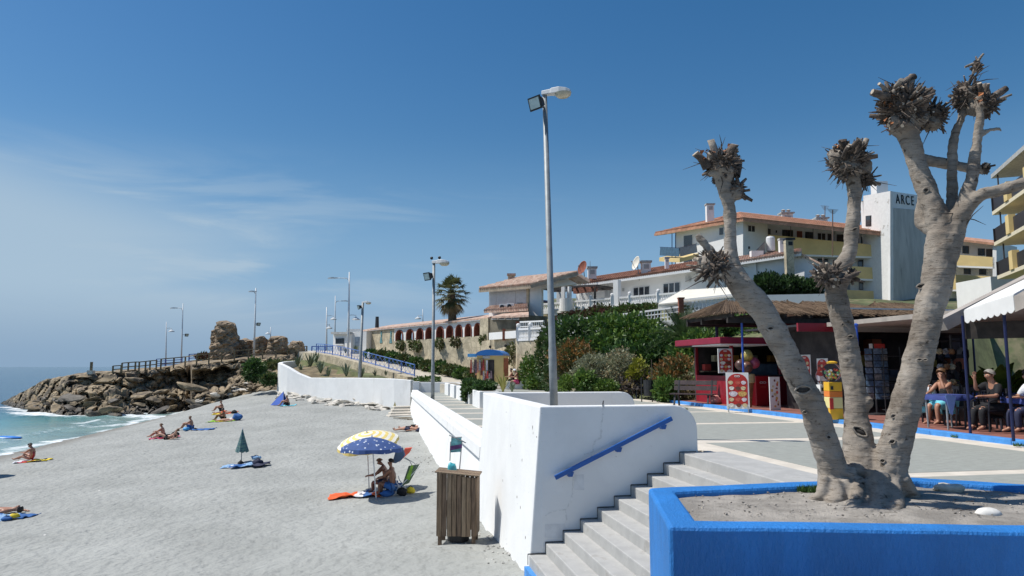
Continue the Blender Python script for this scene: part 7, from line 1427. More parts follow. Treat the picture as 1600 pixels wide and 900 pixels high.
for k in range(40):
    d = Vector((rr_.gauss(0, 1), rr_.gauss(0, 1), rr_.gauss(0, 1))).normalized() * 11.5 * s_ * rr_.uniform(.6, 1)
    if d.z > 4 * s_: d.z *= -.7
    mm = MB(); mm.blob(gc_ + d, .032, 7, 5, 0); mm.build('gumball', mat('gum_%d' % (k % 5), ((.7, .6, .1), (.6, .08, .05), (.7, .7, .65), (.1, .35, .12), (.65, .3, .05))[k % 5], .3), gl)
g2 = thing('vending_column', 'stack of white capsule vending boxes left of the gumball machine', 'vending machine', G(1287, 653, TZ)); c2 = G(1288, 653, TZ)
for k, (z0, h_, mt_) in enumerate(((2, 14, WCARD), (18, 18, mat('grey_blue_panel', (.35, .42, .48), .4)), (38, 14, WCARD))):
    mm = MB(); mm.prism([c2 + Vector((-.12, -.1, z0 * s_)), c2 + Vector((.1, -.1, z0 * s_)), c2 + Vector((.1, .15, z0 * s_)), c2 + Vector((-.12, .15, z0 * s_))], (0, 0, h_ * s_)); bb_ = mm.build('vending_box', mt_, g2, bevel=.01)
    if k != 1:
        for dx in (-.06, .04): mm = MB(); mm.box(c2 + Vector((dx, -.11, (z0 + 7) * s_)), (.05, .02, .09)); mm.build('coin_slot', BLACK, bb_)
mm = MB(); mm.box(c2 + Vector((0, .05, .5)), (.05, .05, 1.0)); mm.build('post', GALV, g2); mm = MB(); mm.blob(c2 + UP * 66 * s_, 12 * s_, 14, 10, 0); mm.build('globe', GLOBE, g2, smooth=True); mm = MB(); mm.box(c2 + UP * 62 * s_, (.2, .12, .12)); mm.build('capsules', PICC[5], g2); mm = MB(); mm.box(c2 + UP * 75 * s_, (.2, .12, .04)); mm.build('red_band', PRED, g2)
# ================================================================== RESTAURANT TERRACE
aw = thing('restaurant_awning', 'white scalloped canvas awning over the restaurant at the right edge', 'awning', P(1550, 500, 13.5)); AWC = mat('awning_canvas', (0.74, 0.73, 0.70), .9, .04, 2)
v0, v1 = P(1507, 487, 14.6), P(1584, 463, 12.6); mm = MB(); mm.hexa([v0, v1, P(1690, 405, 12.9), P(1600, 437, 16.5), v0 + UP * .04, v1 + UP * .04, P(1690, 405, 12.9) + UP * .04, P(1600, 437, 16.5) + UP * .04]); mm.build('canvas', AWC, aw)
mm = MB(); N = 48; k0 = len(mm.v)
for k in range(N + 1): t = k / N; p = v0.lerp(v1, t); dz = lerp(.25, .29, t) - .05 * (1 - abs(math.sin(math.pi * t * 8))); mm.v += [p + UP * .02, p - UP * dz + Vector((.0, -.01, 0))]
for k in range(N): mm.face(k * 2, k * 2 + 2, k * 2 + 3, k * 2 + 1)
o = mm.build('valance', AWC, aw); sd_ = o.modifiers.new('thick', 'SOLIDIFY'); sd_.thickness = .012
mm = MB(); e_ = P(1600, 470, 12.2); mm.hexa([v1 - UP * .28, v1, P(1660, 420, 11.5), P(1660, 455, 11.5), v1 - UP * .28 + Vector((.03, .03, 0)), v1 + Vector((.03, .03, 0)), P(1660, 420, 11.6), P(1660, 455, 11.6)]); mm.build('side_flap', GREYF, aw)
mm = MB(); mm.beam(P(1470, 508, 15.6), P(1660, 412, 15.6), .3, .26); mm.build('rafter', GREYF, aw); mm = MB(); mm.beam(P(1505, 517, 14.8), P(1680, 512, 13.5), .1, .34); mm.build('crossbar', BEAMD, aw)
for x_, Y_ in ((1511, 14.7), (1577, 13.2)): mm = MB(); b_ = P(x_, 600, Y_); mm.tube([Vector((b_.x, b_.y, TZ)), Vector((b_.x, b_.y, 2.5))], .028, 8); mm.build('post', NAVY, aw)
CLOTHB = mat('blue_tablecloth', (0.03, 0.05, 0.20), .85, .1, 4); CLOTHL = mat('light_blue_cloth', (0.22, 0.34, 0.66), .85, .06, 4); CHAIRB = mat('dark_resin_chair', (0.014, 0.014, 0.02), .5, .2, 5)
def table(c, label, w=.75, rz=.2, corner=-1):
    L = thing('table', label, 'table', c, 'restaurant tables', rz); mm = MB(); mm.box((0, 0, .72), (w, w, .03)); mm.build('table_top', DARK, L, local=True)
    for sx in (-1, 1):
        for sy in (-1, 1): mm = MB(); mm.tube([(sx * w * .42, sy * w * .42, 0), (sx * w * .44, sy * w * .44, .71)], .02, 6); mm.build('leg', GALV, L, local=True)
    cl = thing('tablecloth', 'blue cloth with pale corner hanging from ' + label, 'tablecloth', c + UP * .74, 'blue tablecloths', rz); mm = MB(); N = 12; W = w * .62
    for j in range(N + 1):
        for i in range(N + 1):
            x, y = lerp(-W, W, i / N), lerp(-W, W, j / N); ox, oy = max(0, abs(x) - w / 2), max(0, abs(y) - w / 2); z = .005 - (ox + oy) * 1.5; xx = max(-w / 2 - .015, min(w / 2 + .015, x)); yy = max(-w / 2 - .015, min(w / 2 + .015, y)); mm.v.append(Vector((xx + .012 * math.sin(y * 22) * (ox > 0), yy + .012 * math.sin(x * 22) * (oy > 0), z)))
    for j in range(N):
        for i in range(N): mm.face(j * (N + 1) + i, j * (N + 1) + i + 1, (j + 1) * (N + 1) + i + 1, (j + 1) * (N + 1) + i)
    mm.build('cloth', CLOTHB, cl, local=True, smooth=True); mm = MB(); mm.prism([(-w * .56, -w * .54, .0), (-w * .50, -w * .545, .012), (-w * .18, -w * .545, -.02), (-w * .36, -w * .56, -.42), (-w * .45, -w * .56, -.38)], (0, -.006, 0)); mm.build('pale_corner', CLOTHL, cl, local=True)
    return L
def chair(c, rz, label):
    L = thing('chair', label, 'chair', c, 'dark restaurant chairs', rz); mm = MB(); mm.box((0, 0, .43), (.44, .44, .035)); mm.build('seat', CHAIRB, L, local=True, bevel=.01)
    for sx in (-1, 1):
        for sy in (-1, 1): mm = MB(); mm.tube([(sx * .22, sy * .22, 0), (sx * .19, sy * .19, .42)], [.022, .026], 6); mm.build('leg', CHAIRB, L, local=True)
        mm = MB(); mm.tube([(sx * .2, .2, .42), (sx * .2, .27, .86)], .022, 6); mm.build('back_post', CHAIRB, L, local=True); mm = MB(); mm.tube([(sx * .23, .22, .66), (sx * .24, -.1, .66), (sx * .23, -.2, .62), (sx * .22, -.21, .43)], .018, 6); mm.build('armrest', CHAIRB, L, local=True)
    for k in range(5): mm = MB(); mm.beam((-.15 + .075 * k, .215, .46), (-.15 + .075 * k, .265, .84), .035, .012); mm.build('back_slat', CHAIRB, L, local=True)
    mm = MB(); mm.box((0, .27, .86), (.44, .035, .07)); mm.build('top_rail', CHAIRB, L, local=True); return L
def TG(px, py): return G(px, py, TZ)
table(Vector((P(1497, 655, 15.6).x, 15.9, TZ)), 'the small table beside the woman in turquoise trousers', .7, .15); table(TG(1609, 676), 'the table at the right edge of the restaurant', .8, .1); table(Vector((P(1560, 640, 16.8).x, 16.8, TZ)), 'the shaded table farther back in the restaurant', .8, .1)
chair(TG(1518, 668), 3.0, 'empty dark resin chair turned away, between the two front tables'); chair(TG(1562, 672), 1.9, 'dark chair pushed to the right front table'); chair(Vector((P(1475, 650, 16.9).x, 16.9, TZ)), -1.3, 'dark chair on which the woman in turquoise sits'); chair(Vector((P(1550, 640, 15.1).x, 15.2, TZ)), -1.4, 'dark chair under the man in black'); chair(Vector((P(1530, 640, 18).x, 18.0, TZ)), .4, 'dark chair deep in the restaurant shade')
for x_, Y_, lb, h_ in ((1530, 19.5, 'potted banana plant behind the restaurant chairs', 1.3), (1562, 18.8, 'tall banana plant beside the inner post', 1.5), (1590, 20, 'banana plant at the far right of the restaurant', 1.3)):
    c = Vector((P(x_, 600, Y_).x, Y_, TZ)); L = thing('banana_plant', lb, 'plant', c, 'banana plants'); mm = MB(); mm.lathe([(.16, 0), (.22, .4), (.2, .4), (.18, .36)], c, 12); mm.build('pot', PILB, L)
    for k in range(9):
        a_ = k * 2.4; mm = MB(); d = Vector((math.cos(a_), math.sin(a_), 0)); s2 = Vector((-d.y, d.x, 0)); pts = [(c + UP * .38 + d * (.05 + .55 * f * f) + UP * h_ * (f - .32 * f * f) * (.65 + .05 * k), .02 + .16 * math.sin(math.pi * min(1, f * 1.05)) ** .8) for f in [q / 7 for q in range(8)]]
        for p, ww in pts: mm.v += [p - s2 * ww + UP * .02, p, p + s2 * ww + UP * .02]
        for q in range(7): mm.face(q * 3, q * 3 + 1, q * 3 + 4, q * 3 + 3); mm.face(q * 3 + 1, q * 3 + 2, q * 3 + 5, q * 3 + 4)
        mm.build('leaf', LGREEN if k % 2 else GREEN, L, smooth=True)
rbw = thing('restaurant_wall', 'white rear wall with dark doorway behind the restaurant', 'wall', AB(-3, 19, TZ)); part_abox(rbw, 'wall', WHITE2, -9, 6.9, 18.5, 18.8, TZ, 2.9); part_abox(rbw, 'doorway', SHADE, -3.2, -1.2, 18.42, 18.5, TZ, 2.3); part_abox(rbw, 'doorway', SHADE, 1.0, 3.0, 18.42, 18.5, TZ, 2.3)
# ================================================================== PEOPLE
HAIRD = mat('dark_hair', (0.02, 0.014, 0.01), .6, .3, 20); HAIRB = mat('brown_hair', (0.12, 0.06, 0.025), .6, .3, 20); HAIRG = mat('grey_hair', (0.30, 0.28, 0.25), .7, .2, 20); EYEM = mat('eye_dark', (0.02, 0.015, 0.012), .3)
def skin_mesh(name, verts, edges, mt, parent, root=0, sub=1):
    names = list(verts); idx = {n: i for i, n in enumerate(names)}; me = bpy.data.meshes.new(name); me.from_pydata([tuple(verts[n][0]) for n in names], [(idx[a], idx[b]) for a, b in edges], []); me.materials.append(mt); o = bpy.data.objects.new(name, me); COL.objects.link(o); o.parent = parent; md = o.modifiers.new('skin', 'SKIN'); md.use_smooth_shade = True; md.branch_smoothing = .6
    if not me.skin_vertices: return o
    for n in names:
        v = me.skin_vertices[0].data[idx[n]]; r = verts[n][1]; v.radius = r if isinstance(r, tuple) else (r, r)
    me.skin_vertices[0].data[root].use_root = True; s_ = o.modifiers.new('subsurf', 'SUBSURF'); s_.levels = sub; s_.render_levels = sub; return o
def person(label, loc, rz, J, skin, hair, clothes=(), group=None, scale=1.0, hairlen=0.0, female=False, hat=None, tilt=None):
    """J: joints in local space, person faces +x, z up"""
    root = thing('person', label, 'person', loc, group, rz); root.scale = (scale,) * 3; V_ = {k: Vector(v) for k, v in J.items()}; f = 0.92 if female else 1.0
    hd = (V_['head'] - V_['neck']).normalized(); face = Vector(J.get('face', (1, 0, 0))).normalized(); face = (face - hd * face.dot(hd) * .6).normalized()
    vt = {'pelvis': (V_['pelvis'], .15), 'waist': (V_['waist'], .132 * f), 'chest': (V_['chest'], .158 * f), 'neck': (V_['neck'], .056), 'jaw': (V_['neck'].lerp(V_['head'], .55) + face * .02, .08), 'head': (V_['head'], .116), 'top': (V_['head'] + hd * .055, .09), 'nose': (V_['head'] + face * .102 - hd * .022, .014)}
    ed = [('pelvis', 'waist'), ('waist', 'chest'), ('chest', 'neck'), ('neck', 'jaw'), ('jaw', 'head'), ('head', 'top'), ('head', 'nose')]
    for s_ in 'LR':
        for n, r in (('sho', .072 * f), ('elb', .048 * f), ('wri', .033), ('hip', .112), ('kne', .066), ('ank', .043), ('toe', .026)): vt[n + s_] = (V_[n + s_], r)
        a_ = V_['wri' + s_]; d = (a_ - V_['elb' + s_]).normalized(); d = Vector(J.get('hand' + s_, d)).normalized(); x = d.cross(UP); x = x.normalized() if x.length > .1 else Vector((0, 1, 0)); n_ = x.cross(d); palm = a_ + d * .075; vt['pal' + s_] = (palm, .034)
        ed += [('chest', 'sho' + s_), ('sho' + s_, 'elb' + s_), ('elb' + s_, 'wri' + s_), ('wri' + s_, 'pal' + s_), ('pelvis', 'hip' + s_), ('hip' + s_, 'kne' + s_), ('kne' + s_, 'ank' + s_)]
        hl = V_['ank' + s_] + (V_['ank' + s_] - V_['toe' + s_]).normalized() * .035 - (V_['kne' + s_] - V_['ank' + s_]).normalized() * .03; ed += [('ank' + s_, 'toe' + s_)]
        for q, (o_, L_) in enumerate(((-.030, .062), (-.010, .075), (.011, .07), (.030, .055))):
            b_ = palm + d * .03 + x * o_; vt['f%d' % q + s_] = (b_ + d * L_ * .5 - n_ * .006, .0095); vt['g%d' % q + s_] = (b_ + d * L_ * .9 - n_ * .026, .0075); ed += [('pal' + s_, 'f%d' % q + s_), ('f%d' % q + s_, 'g%d' % q + s_)]
        sg = -1 if s_ == 'L' else 1; vt['t0' + s_] = (a_ + d * .05 + x * .045 * sg, .011); vt['t1' + s_] = (a_ + d * .085 + x * .058 * sg, .008); ed += [('wri' + s_, 't0' + s_), ('t0' + s_, 't1' + s_)]
    body = skin_mesh('body', vt, ed, skin, root)
    c = V_['head']; mm = MB(); side = hd.cross(face).normalized()
    def cap(rad, ctr, keep, nm, mt, par):
        mm = MB(); N, M_ = 14, 9; k = 0
        for i in range(M_ + 1):
            ph = math.pi * .56 * i / M_
            for q in range(N):
                t = 2 * math.pi * q / N; w_ = hd * math.cos(ph) + (face * math.cos(t) + side * math.sin(t)) * math.sin(ph); cut = max(0, math.cos(t)) * keep; ph2 = ph * (1 - cut * .55); w_ = hd * math.cos(ph2) + (face * math.cos(t) + side * math.sin(t)) * math.sin(ph2); mm.v.append(ctr + w_ * rad * (1 + .05 * noise.noise(w_ * 4 + Vector(loc))))
        for i in range(M_):
            for q in range(N): r = (q + 1) % N; mm.face(i * N + q, (i + 1) * N + q, (i + 1) * N + r, i * N + r)
        mm.face(*range(M_ * N, M_ * N + N)); return mm.build(nm, mt, par, local=True, smooth=True)
    h = cap(.110, c + hd * .016 - face * .014, 1.0, 'hair', hair, root)
    if hairlen:
        mm = MB(); mm.tube([c - face * .08 + hd * .02, c - face * .12 - hd * .06, c - face * .10 - hd * (.06 + hairlen)], [.05, .05, .02], 8); mm.build('ponytail', hair, h, local=True)
    if hat: cap(.120, c + hd * .03, .9, 'cap', hat, root)
    for s_ in (-1, 1): mm = MB(); mm.blob(c + face * .088 + side * .032 * s_ + hd * .008, .011, 6, 5, 0); mm.build('eye', EYEM, body, local=True); mm = MB(); mm.blob(c + side * .094 * s_ - hd * .01, (.018, .012, .028), 6, 5, 0); mm.build('ear', skin, body, local=True)
    mm = MB(); o_ = c + face * .086 - hd * .058; mm.beam(o_ - side * .02, o_ + side * .02, .008, .01); mm.build('mouth', BRICK, body, local=True)
    for nm, keys, mt, grow in clothes:
        sub = {k: (vt[k][0], vt[k][1] * grow + .006) for k in keys}; es = [(a_, b_) for a_, b_ in ed if a_ in sub and b_ in sub]
        if nm in ('trunks', 'swim_shorts', 'bikini_bottom', 'trousers', 'shorts'):
            for s_ in 'LR':
                if 'kne' + s_ not in sub and 'hip' + s_ in sub:
                    fr = .30 if nm == 'bikini_bottom' else .62; sub['mid' + s_] = (V_['hip' + s_].lerp(V_['kne' + s_], fr), .085 * grow); es.append(('hip' + s_, 'mid' + s_))
        skin_mesh(nm, sub, es, mt, root)
    return root
def pose(**kw):
    """sitting on the ground with knees up, facing +x, then changed by kw"""
    J = dict(pelvis=(0, 0, .13), waist=(-.03, 0, .30), chest=(.02, 0, .50), neck=(.06, 0, .65), head=(.12, 0, .76), shoL=(.03, .17, .56), shoR=(.03, -.17, .56), elbL=(.24, .20, .40), elbR=(.24, -.20, .40), wriL=(.44, .12, .40), wriR=(.44, -.12, .40), hipL=(.04, .09, .12), hipR=(.04, -.09, .12), kneL=(.42, .12, .45), kneR=(.42, -.12, .45), ankL=(.68, .11, .08), ankR=(.68, -.11, .08), toeL=(.86, .12, .05), toeR=(.86, -.12, .05)); J.update(kw); return J
LEGS_OUT = dict(kneL=(.46, .10, .22), kneR=(.44, -.10, .33), ankL=(.88, .10, .07), ankR=(.80, -.10, .07), toeL=(1.0, .11, .12), toeR=(.94, -.11, .10))
def lying(z=.11, prone=False, **kw):
    """lying along x, head towards -x"""
    J = dict(pelvis=(0, 0, z + .02), waist=(-.2, 0, z + .02), chest=(-.40, 0, z + .04), neck=(-.60, 0, z + .05), head=(-.74, 0, z + .06), face=(0, 0, 1) if not prone else (-.3, .9, .1), shoL=(-.46, .18, z + .02), shoR=(-.46, -.18, z + .02), elbL=(-.22, .27, z - .02), elbR=(-.60, -.36, z - .02), wriL=(.02, .24, z - .05), wriR=(-.80, -.26, z - .03), hipL=(.06, .09, z + .01), hipR=(.06, -.09, z + .01), kneL=(.48, .11, z + .02), kneR=(.48, -.11, z + .02), ankL=(.90, .11, z - .05), ankR=(.90, -.12, z - .05), toeL=(.98, .14, z + .08), toeR=(.98, -.16, z + .08)); J.update(kw); return J
def chairpose(z=.0, **kw):
    J = dict(pelvis=(0, 0, .55 + z), waist=(-.02, 0, .74 + z), chest=(.02, 0, .96 + z), neck=(.05, 0, 1.12 + z), head=(.09, 0, 1.24 + z), shoL=(.02, .17, 1.03 + z), shoR=(.02, -.17, 1.03 + z), elbL=(.16, .22, .80 + z), elbR=(.16, -.22, .80 + z), wriL=(.36, .12, .80 + z), wriR=(.36, -.12, .80 + z), hipL=(.04, .09, .52 + z), hipR=(.04, -.09, .52 + z), kneL=(.44, .11, .54 + z), kneR=(.44, -.11, .52 + z), ankL=(.42, .11, .10), ankR=(.46, -.11, .10), toeL=(.58, .12, .05), toeR=(.62, -.12, .05)); J.update(kw); return J
TOP = ('chest', 'waist', 'pelvis'); BOT = ('pelvis', 'hipL', 'hipR'); PI = math.pi
REDC = mat('red_swimsuit', (0.35, 0.015, 0.05), .8, .1); NAVYC = mat('navy_cloth', (0.02, 0.025, 0.06), .8, .2); BLUEC = mat('blue_cloth', (0.03, 0.12, 0.34), .8, .15, 8); TURQ = mat('turquoise_cloth', (0.16, 0.55, 0.65), .8, .1, 6); BLKC = mat('black_cloth', (0.012, 0.012, 0.014), .9, .3, 6); WHTC = mat('white_cloth', (0.72, 0.72, 0.74), .9, .05, 6); PINKC = mat('pink_cloth', (0.55, 0.06, 0.16), .8, .1, 8); ORNC = mat('orange_cloth', (0.75, 0.12, 0.03), .85, .12, 8); YELC = mat('yellow_cloth', (0.72, 0.55, 0.04), .85, .1, 8); LBLUE = mat('pale_blue_cloth', (0.26, 0.42, 0.62), .85, .2, 8); GREENC = mat('lime_cloth', (0.25, 0.45, 0.05), .85, .15, 8)
def towel(px, py, lx, ly, rz, mts, label, z=.02, name='towel', cat='towel'):
    c = Sd(px, py)
    mm = MB(); N, M_ = 24, 14; r = random.Random(int(px * 7 + py)); o = Vector((r.uniform(0, 9), r.uniform(0, 9), 0))
    for j in range(M_ + 1):
        for i in range(N + 1):
            x, y = (i / N - .5) * lx, (j / M_ - .5) * ly; x += .14 * noise.noise(Vector((y * 3, x, 0)) + o); y += .16 * noise.noise(Vector((x * 3, y, 5)) + o); q = RZ(rz) @ Vector((x, y, 0)); mm.v.append(Vector((c.x + q.x, c.y + q.y, zsd(c.x + q.x, c.y + q.y) + z + .02 + .08 * noise.noise(Vector((x * 4, y * 6, 1)) + o))))
    n_ = len(mts)
    for j in range(M_):
        for i in range(N): mm.cur = (i * n_ // N) if n_ > 1 else 0; mm.face(j * (N + 1) + i, j * (N + 1) + i + 1, (j + 1) * (N + 1) + i + 1, (j + 1) * (N + 1) + i)
    o_ = mm.build(name, list(mts), None, c, smooth=True); sd = o_.modifiers.new('thick', 'SOLIDIFY'); sd.thickness = .015; return tag(o_, label, cat)
def bag(px, py, w, h, mt, label, name='bag', cat='bag', d=.2, lift=0.0):
    c = Sd(px, py); w *= .8; h *= .8; L = thing(name, label, cat, c); mm = MB(); mm.blob(c + UP * (h * .5 + lift), (w / 2, d / 2, h * .55), 14, 10, .25, 1.6, seed=px, flat=-h * .5); mm.build('sack', mt, L, smooth=True); mm = MB(); mm.tube([c + Vector((-w * .25, 0, h * .9 + lift)), c + Vector((0, -.02, h * 1.2 + lift)), c + Vector((w * .25, 0, h * .9 + lift))], .012, 5); mm.build('strap', BLKC, L); return L
def on_sand(px, py): return Sd(px, py)
# ---- woman in red by the water
towel(52, 721, 1.5, .8, .1, [WHTC, REDC, ORNC, YELC, BLKC, YELC], 'bright striped towel under the woman in the red swimsuit')
person('woman in a red swimsuit sitting on a striped towel near the water', on_sand(50, 720), PI - .1, pose(**{**LEGS_OUT, 'head': (.16, 0, .74), 'face': (1, 0, -.7), 'chest': (.04, 0, .49)}), SKIN, HAIRD, [('swimsuit', TOP + BOT, REDC, 1.06)], female=True); bag(73, 718, .5, .14, PINKC, 'pink bag lying behind the woman in red', d=.4)
# ---- couple beside the dark bag
towel(258, 684, 1.6, 1.1, .1, [PINKC, REDC, PINKC], 'pink towel under the couple with the dark bag')
person('man sitting upright with arms on his knees, left of the reclining woman', on_sand(254, 684), PI, pose(kneL=(.44, .12, .34), kneR=(.44, -.12, .34), ankL=(.78, .11, .08), ankR=(.80, -.11, .08), toeL=(.95, .12, .10), toeR=(.95, -.12, .10)), SKIN, HAIRB, [('swim_shorts', BOT, NAVYC, 1.06)])
person('woman in a dark bikini reclining against a black bag', on_sand(262, 687) , PI, lying(.14, chest=(-.34, 0, .30), neck=(-.48, 0, .42), head=(-.55, 0, .54), face=(1, 0, .2), shoL=(-.38, .17, .34), shoR=(-.38, -.17, .34), elbL=(-.5, .24, .14), elbR=(-.5, -.24, .14), wriL=(-.3, .26, .06), wriR=(-.3, -.26, .06), kneL=(.44, .1, .36), kneR=(.48, -.1, .30)), SKIN2, HAIRB, [('bikini_bottom', BOT, BLKC, 1.05)], female=True); bag(273, 684, .6, .42, BLKC, 'round black bag behind the reclining woman', d=.4)
# ---- man in blue shorts
person('man in blue shorts sitting alone facing the sea', on_sand(299, 671), PI, pose(face=(1, 0, -.5)), SKIN, HAIRB, [('swim_shorts', BOT, BLUEC, 1.12)]); towel(318, 671, 1.4, .7, .0, [BLUEC], 'blue towel stretched behind the man in blue shorts'); bag(291, 673, .55, .28, mat('sky_blue_bag', (.05, .30, .62), .6), 'sky-blue bag at the knees of the man in blue shorts', d=.35); bag(305, 672, .3, .12, BLKC, 'small dark shoe bag behind the man in blue shorts')
# ---- two groups under the rocks
towel(349, 658, 2.0, 1.0, .0, [GREENC, YELC, GREENC], 'green and yellow towel of the couple with the blue rucksack'); person('dark-haired person with knees up on the green and yellow towel', on_sand(350, 657), PI, pose(), SKIN3, HAIRD, [('shorts', BOT, BLKC, 1.06)]); person('person in light clothes lying beside the blue rucksack', on_sand(357, 658), PI, lying(), SKIN2, HAIRD, [('shirt', TOP, WHTC, 1.05)]); bag(370, 657, .85, .6, BLUEC, 'bulging blue rucksack beside the lying couple', 'rucksack', 'rucksack', .5)
towel(352, 646, 1.9, .8, .0, [YELC, ORNC], 'orange and yellow towel nearest the rocks'); person('sunbather lying on the orange towel nearest the rocks', on_sand(352, 646), PI, lying(), SKIN, HAIRD, [('trunks', BOT, ORNC, 1.06)]); person('person sitting up behind the sunbather on the orange towel', on_sand(347, 643), PI, pose(), SKIN, HAIRB, [('trunks', BOT, BLKC, 1.06)]); bag(366, 646, .6, .32, BLKC, 'dark bag at the head of the orange towel', d=.4)
# ---- beach tent
c = on_sand(436, 633); tn = thing('beach_tent', 'small blue triangular beach shelter near the white sea wall', 'tent', c); mm = MB(); w_ = 1.15; ap_ = c + Vector((.25, .3, 1.15)); A1, A2, A3 = c + Vector((-.62, -.35, 0)), c + Vector((.5, -.45, 0)), c + Vector((.5, .9, 0)); A4 = c + Vector((-.5, 1.0, 0))
for t_ in ((A1, A2, ap_), (A4, A1, ap_), (A3, A4, ap_)): mm.poly(t_)
o_ = mm.build('shelter', mat('tent_blue', (0.04, 0.13, 0.52), .7, .08), tn); sd = o_.modifiers.new('thick', 'SOLIDIFY'); sd.thickness = .02
mm = MB(); mm.tube([A2, ap_, A4], .015, 5); mm.build('pole', GALV, tn)
towel(450, 634, 1.2, .7, 0, [TURQ], 'turquoise towel beside the blue shelter'); person('person sitting right of the blue shelter', on_sand(450, 634), PI, pose(), SKIN, HAIRD, [('trunks', BOT, BLKC, 1.06)])
# ---- couple lying by the low wall
person('sunbather in navy trunks lying beside the low white wall', on_sand(640, 674), PI - .1, lying(prone=True), SKIN, HAIRD, [('trunks', BOT, NAVYC, 1.07)]); person('second sunbather lying behind the one in navy trunks', on_sand(648, 671), PI - .05, lying(chest=(-.36, 0, .24), neck=(-.5, 0, .33), head=(-.6, 0, .43), shoL=(-.42, .17, .27), shoR=(-.42, -.17, .27)), SKIN2, HAIRB, [('bikini_bottom', BOT, BLKC, 1.05)], female=True); bag(655, 675, .5, .26, NAVYC, 'dark bag between the lying couple and the wall')
# ---- person at the left edge
person('tanned person lying face up at the left edge of the beach', on_sand(-14, 805), PI + .15, lying(.12), SKIN, HAIRD, [('trunks', BOT, BLKC, 1.06)]); towel(-8, 811, 2.0, .9, .1, [BLUEC, BLUEC, LBLUE, BLUEC], 'blue towel of the person lying at the left edge'); bag(22, 812, .3, .2, YELC, 'bright yellow float bag behind the head at the left edge', d=.25); bag(10, 814, .34, .16, BLUEC, 'blue and white pillow under the head at the left edge', d=.25)
# ================================================================== PARASOLS
DOTS = mat('navy_dotted_fabric', (0.04, 0.085, 0.24), .8, .1, 4)
n__, l__, p__ = nodes(DOTS); g__ = n__.new('ShaderNodeNewGeometry'); v__ = n__.new('ShaderNodeTexVoronoi'); v__.inputs['Scale'].default_value = 7.5; l__.new(g__.outputs['Position'], v__.inputs[0]); r__ = n__.new('ShaderNodeMapRange'); r__.inputs[1].default_value = .24; r__.inputs[2].default_value = .19; l__.new(v__.outputs['Distance'], r__.inputs[0]); mx__ = n__.new('ShaderNodeMixRGB'); l__.new(r__.outputs[0], mx__.inputs[0]); l__.new(p__.inputs['Base Color'].links[0].from_socket, mx__.inputs[1]); mx__.inputs[2].default_value = (.62, .66, .72, 1); l__.new(mx__.outputs[0], p__.inputs['Base Color'])
YSTR = mat('yellow_stripe', (0.80, 0.62, 0.20), .85, .08, 4); WSTR = mat('cream_stripe', (0.80, 0.77, 0.66), .85, .05, 4); DENIM = mat('grey_blue_lining', (0.10, 0.16, 0.26), .85, .1, 4); REDU = mat('coral_fabric', (0.72, 0.12, 0.07), .85, .08, 4)
def parasol(label, base, top, R, H, mts, tilt=(0, 0), skirt=.13, rings=10, name='beach_umbrella'):
    L = thing(name, label, 'umbrella', base); base, top = Vector(base), Vector(top); mm = MB(); mm.tube([base - UP * .1, base.lerp(top, .5), top], .019, 8); mm.build('pole', mat('white_pole', (.66, .66, .66), .4), L)
    ax = ((top - base).normalized() + Vector((tilt[0], tilt[1], 0))).normalized(); Q = ax.to_track_quat('Z', 'Y').to_matrix(); mm = MB(); N = 32
    def pt(f, t): sc = 1 - .05 * f * (1 - abs(math.cos(t * 4))); return top + Q @ Vector((R * f * math.cos(t) * sc, R * f * math.sin(t) * sc, -H * f ** 1.7))
    for i in range(rings + 1):
        for q in range(N): mm.v.append(pt(max(.01, i / rings), 2 * math.pi * q / N))
    for q in range(N): t = 2 * math.pi * q / N; mm.v.append(pt(1, t) - Q @ Vector((-.02 * math.cos(t), -.02 * math.sin(t), skirt * (.8 + .2 * abs(math.cos(t * 4))))))
    for i in range(rings + 1):
        for q in range(N): r = (q + 1) % N; mm.cur = i % len(mts); mm.face(i * N + q, (i + 1) * N + q, (i + 1) * N + r, i * N + r)
    o = mm.build('canopy', mts, L); sd = o.modifiers.new('thick', 'SOLIDIFY'); sd.thickness = .006
    for q in range(8): t = 2 * math.pi * q / 8; mm = MB(); mm.tube([pt(f, t) - ax * .012 for f in (.05, .35, .7, .99)], .006, 5); mm.build('rib', DARK, L)
    mm = MB(); mm.lathe([(.02, -.02), (.022, .03), (.008, .09)], top, 8); mm.build('finial', WHTC, L); return L
b1 = on_sand(588, 779); Y1_ = b1.y; t1_ = P(581, 683, Y1_); parasol('navy dotted beach umbrella shading two seated people', b1, t1_, 47 * Y1_ / F, .30, [DOTS], (.10, .02), .12)
b2 = on_sand(577, 764); t2_ = P(573, 676, b2.y - .4); parasol('yellow and cream striped beach umbrella behind the dotted one', b2, t2_, 46 * b2.y / F, .30, [YSTR, WSTR], (-.10, -.02), .1)
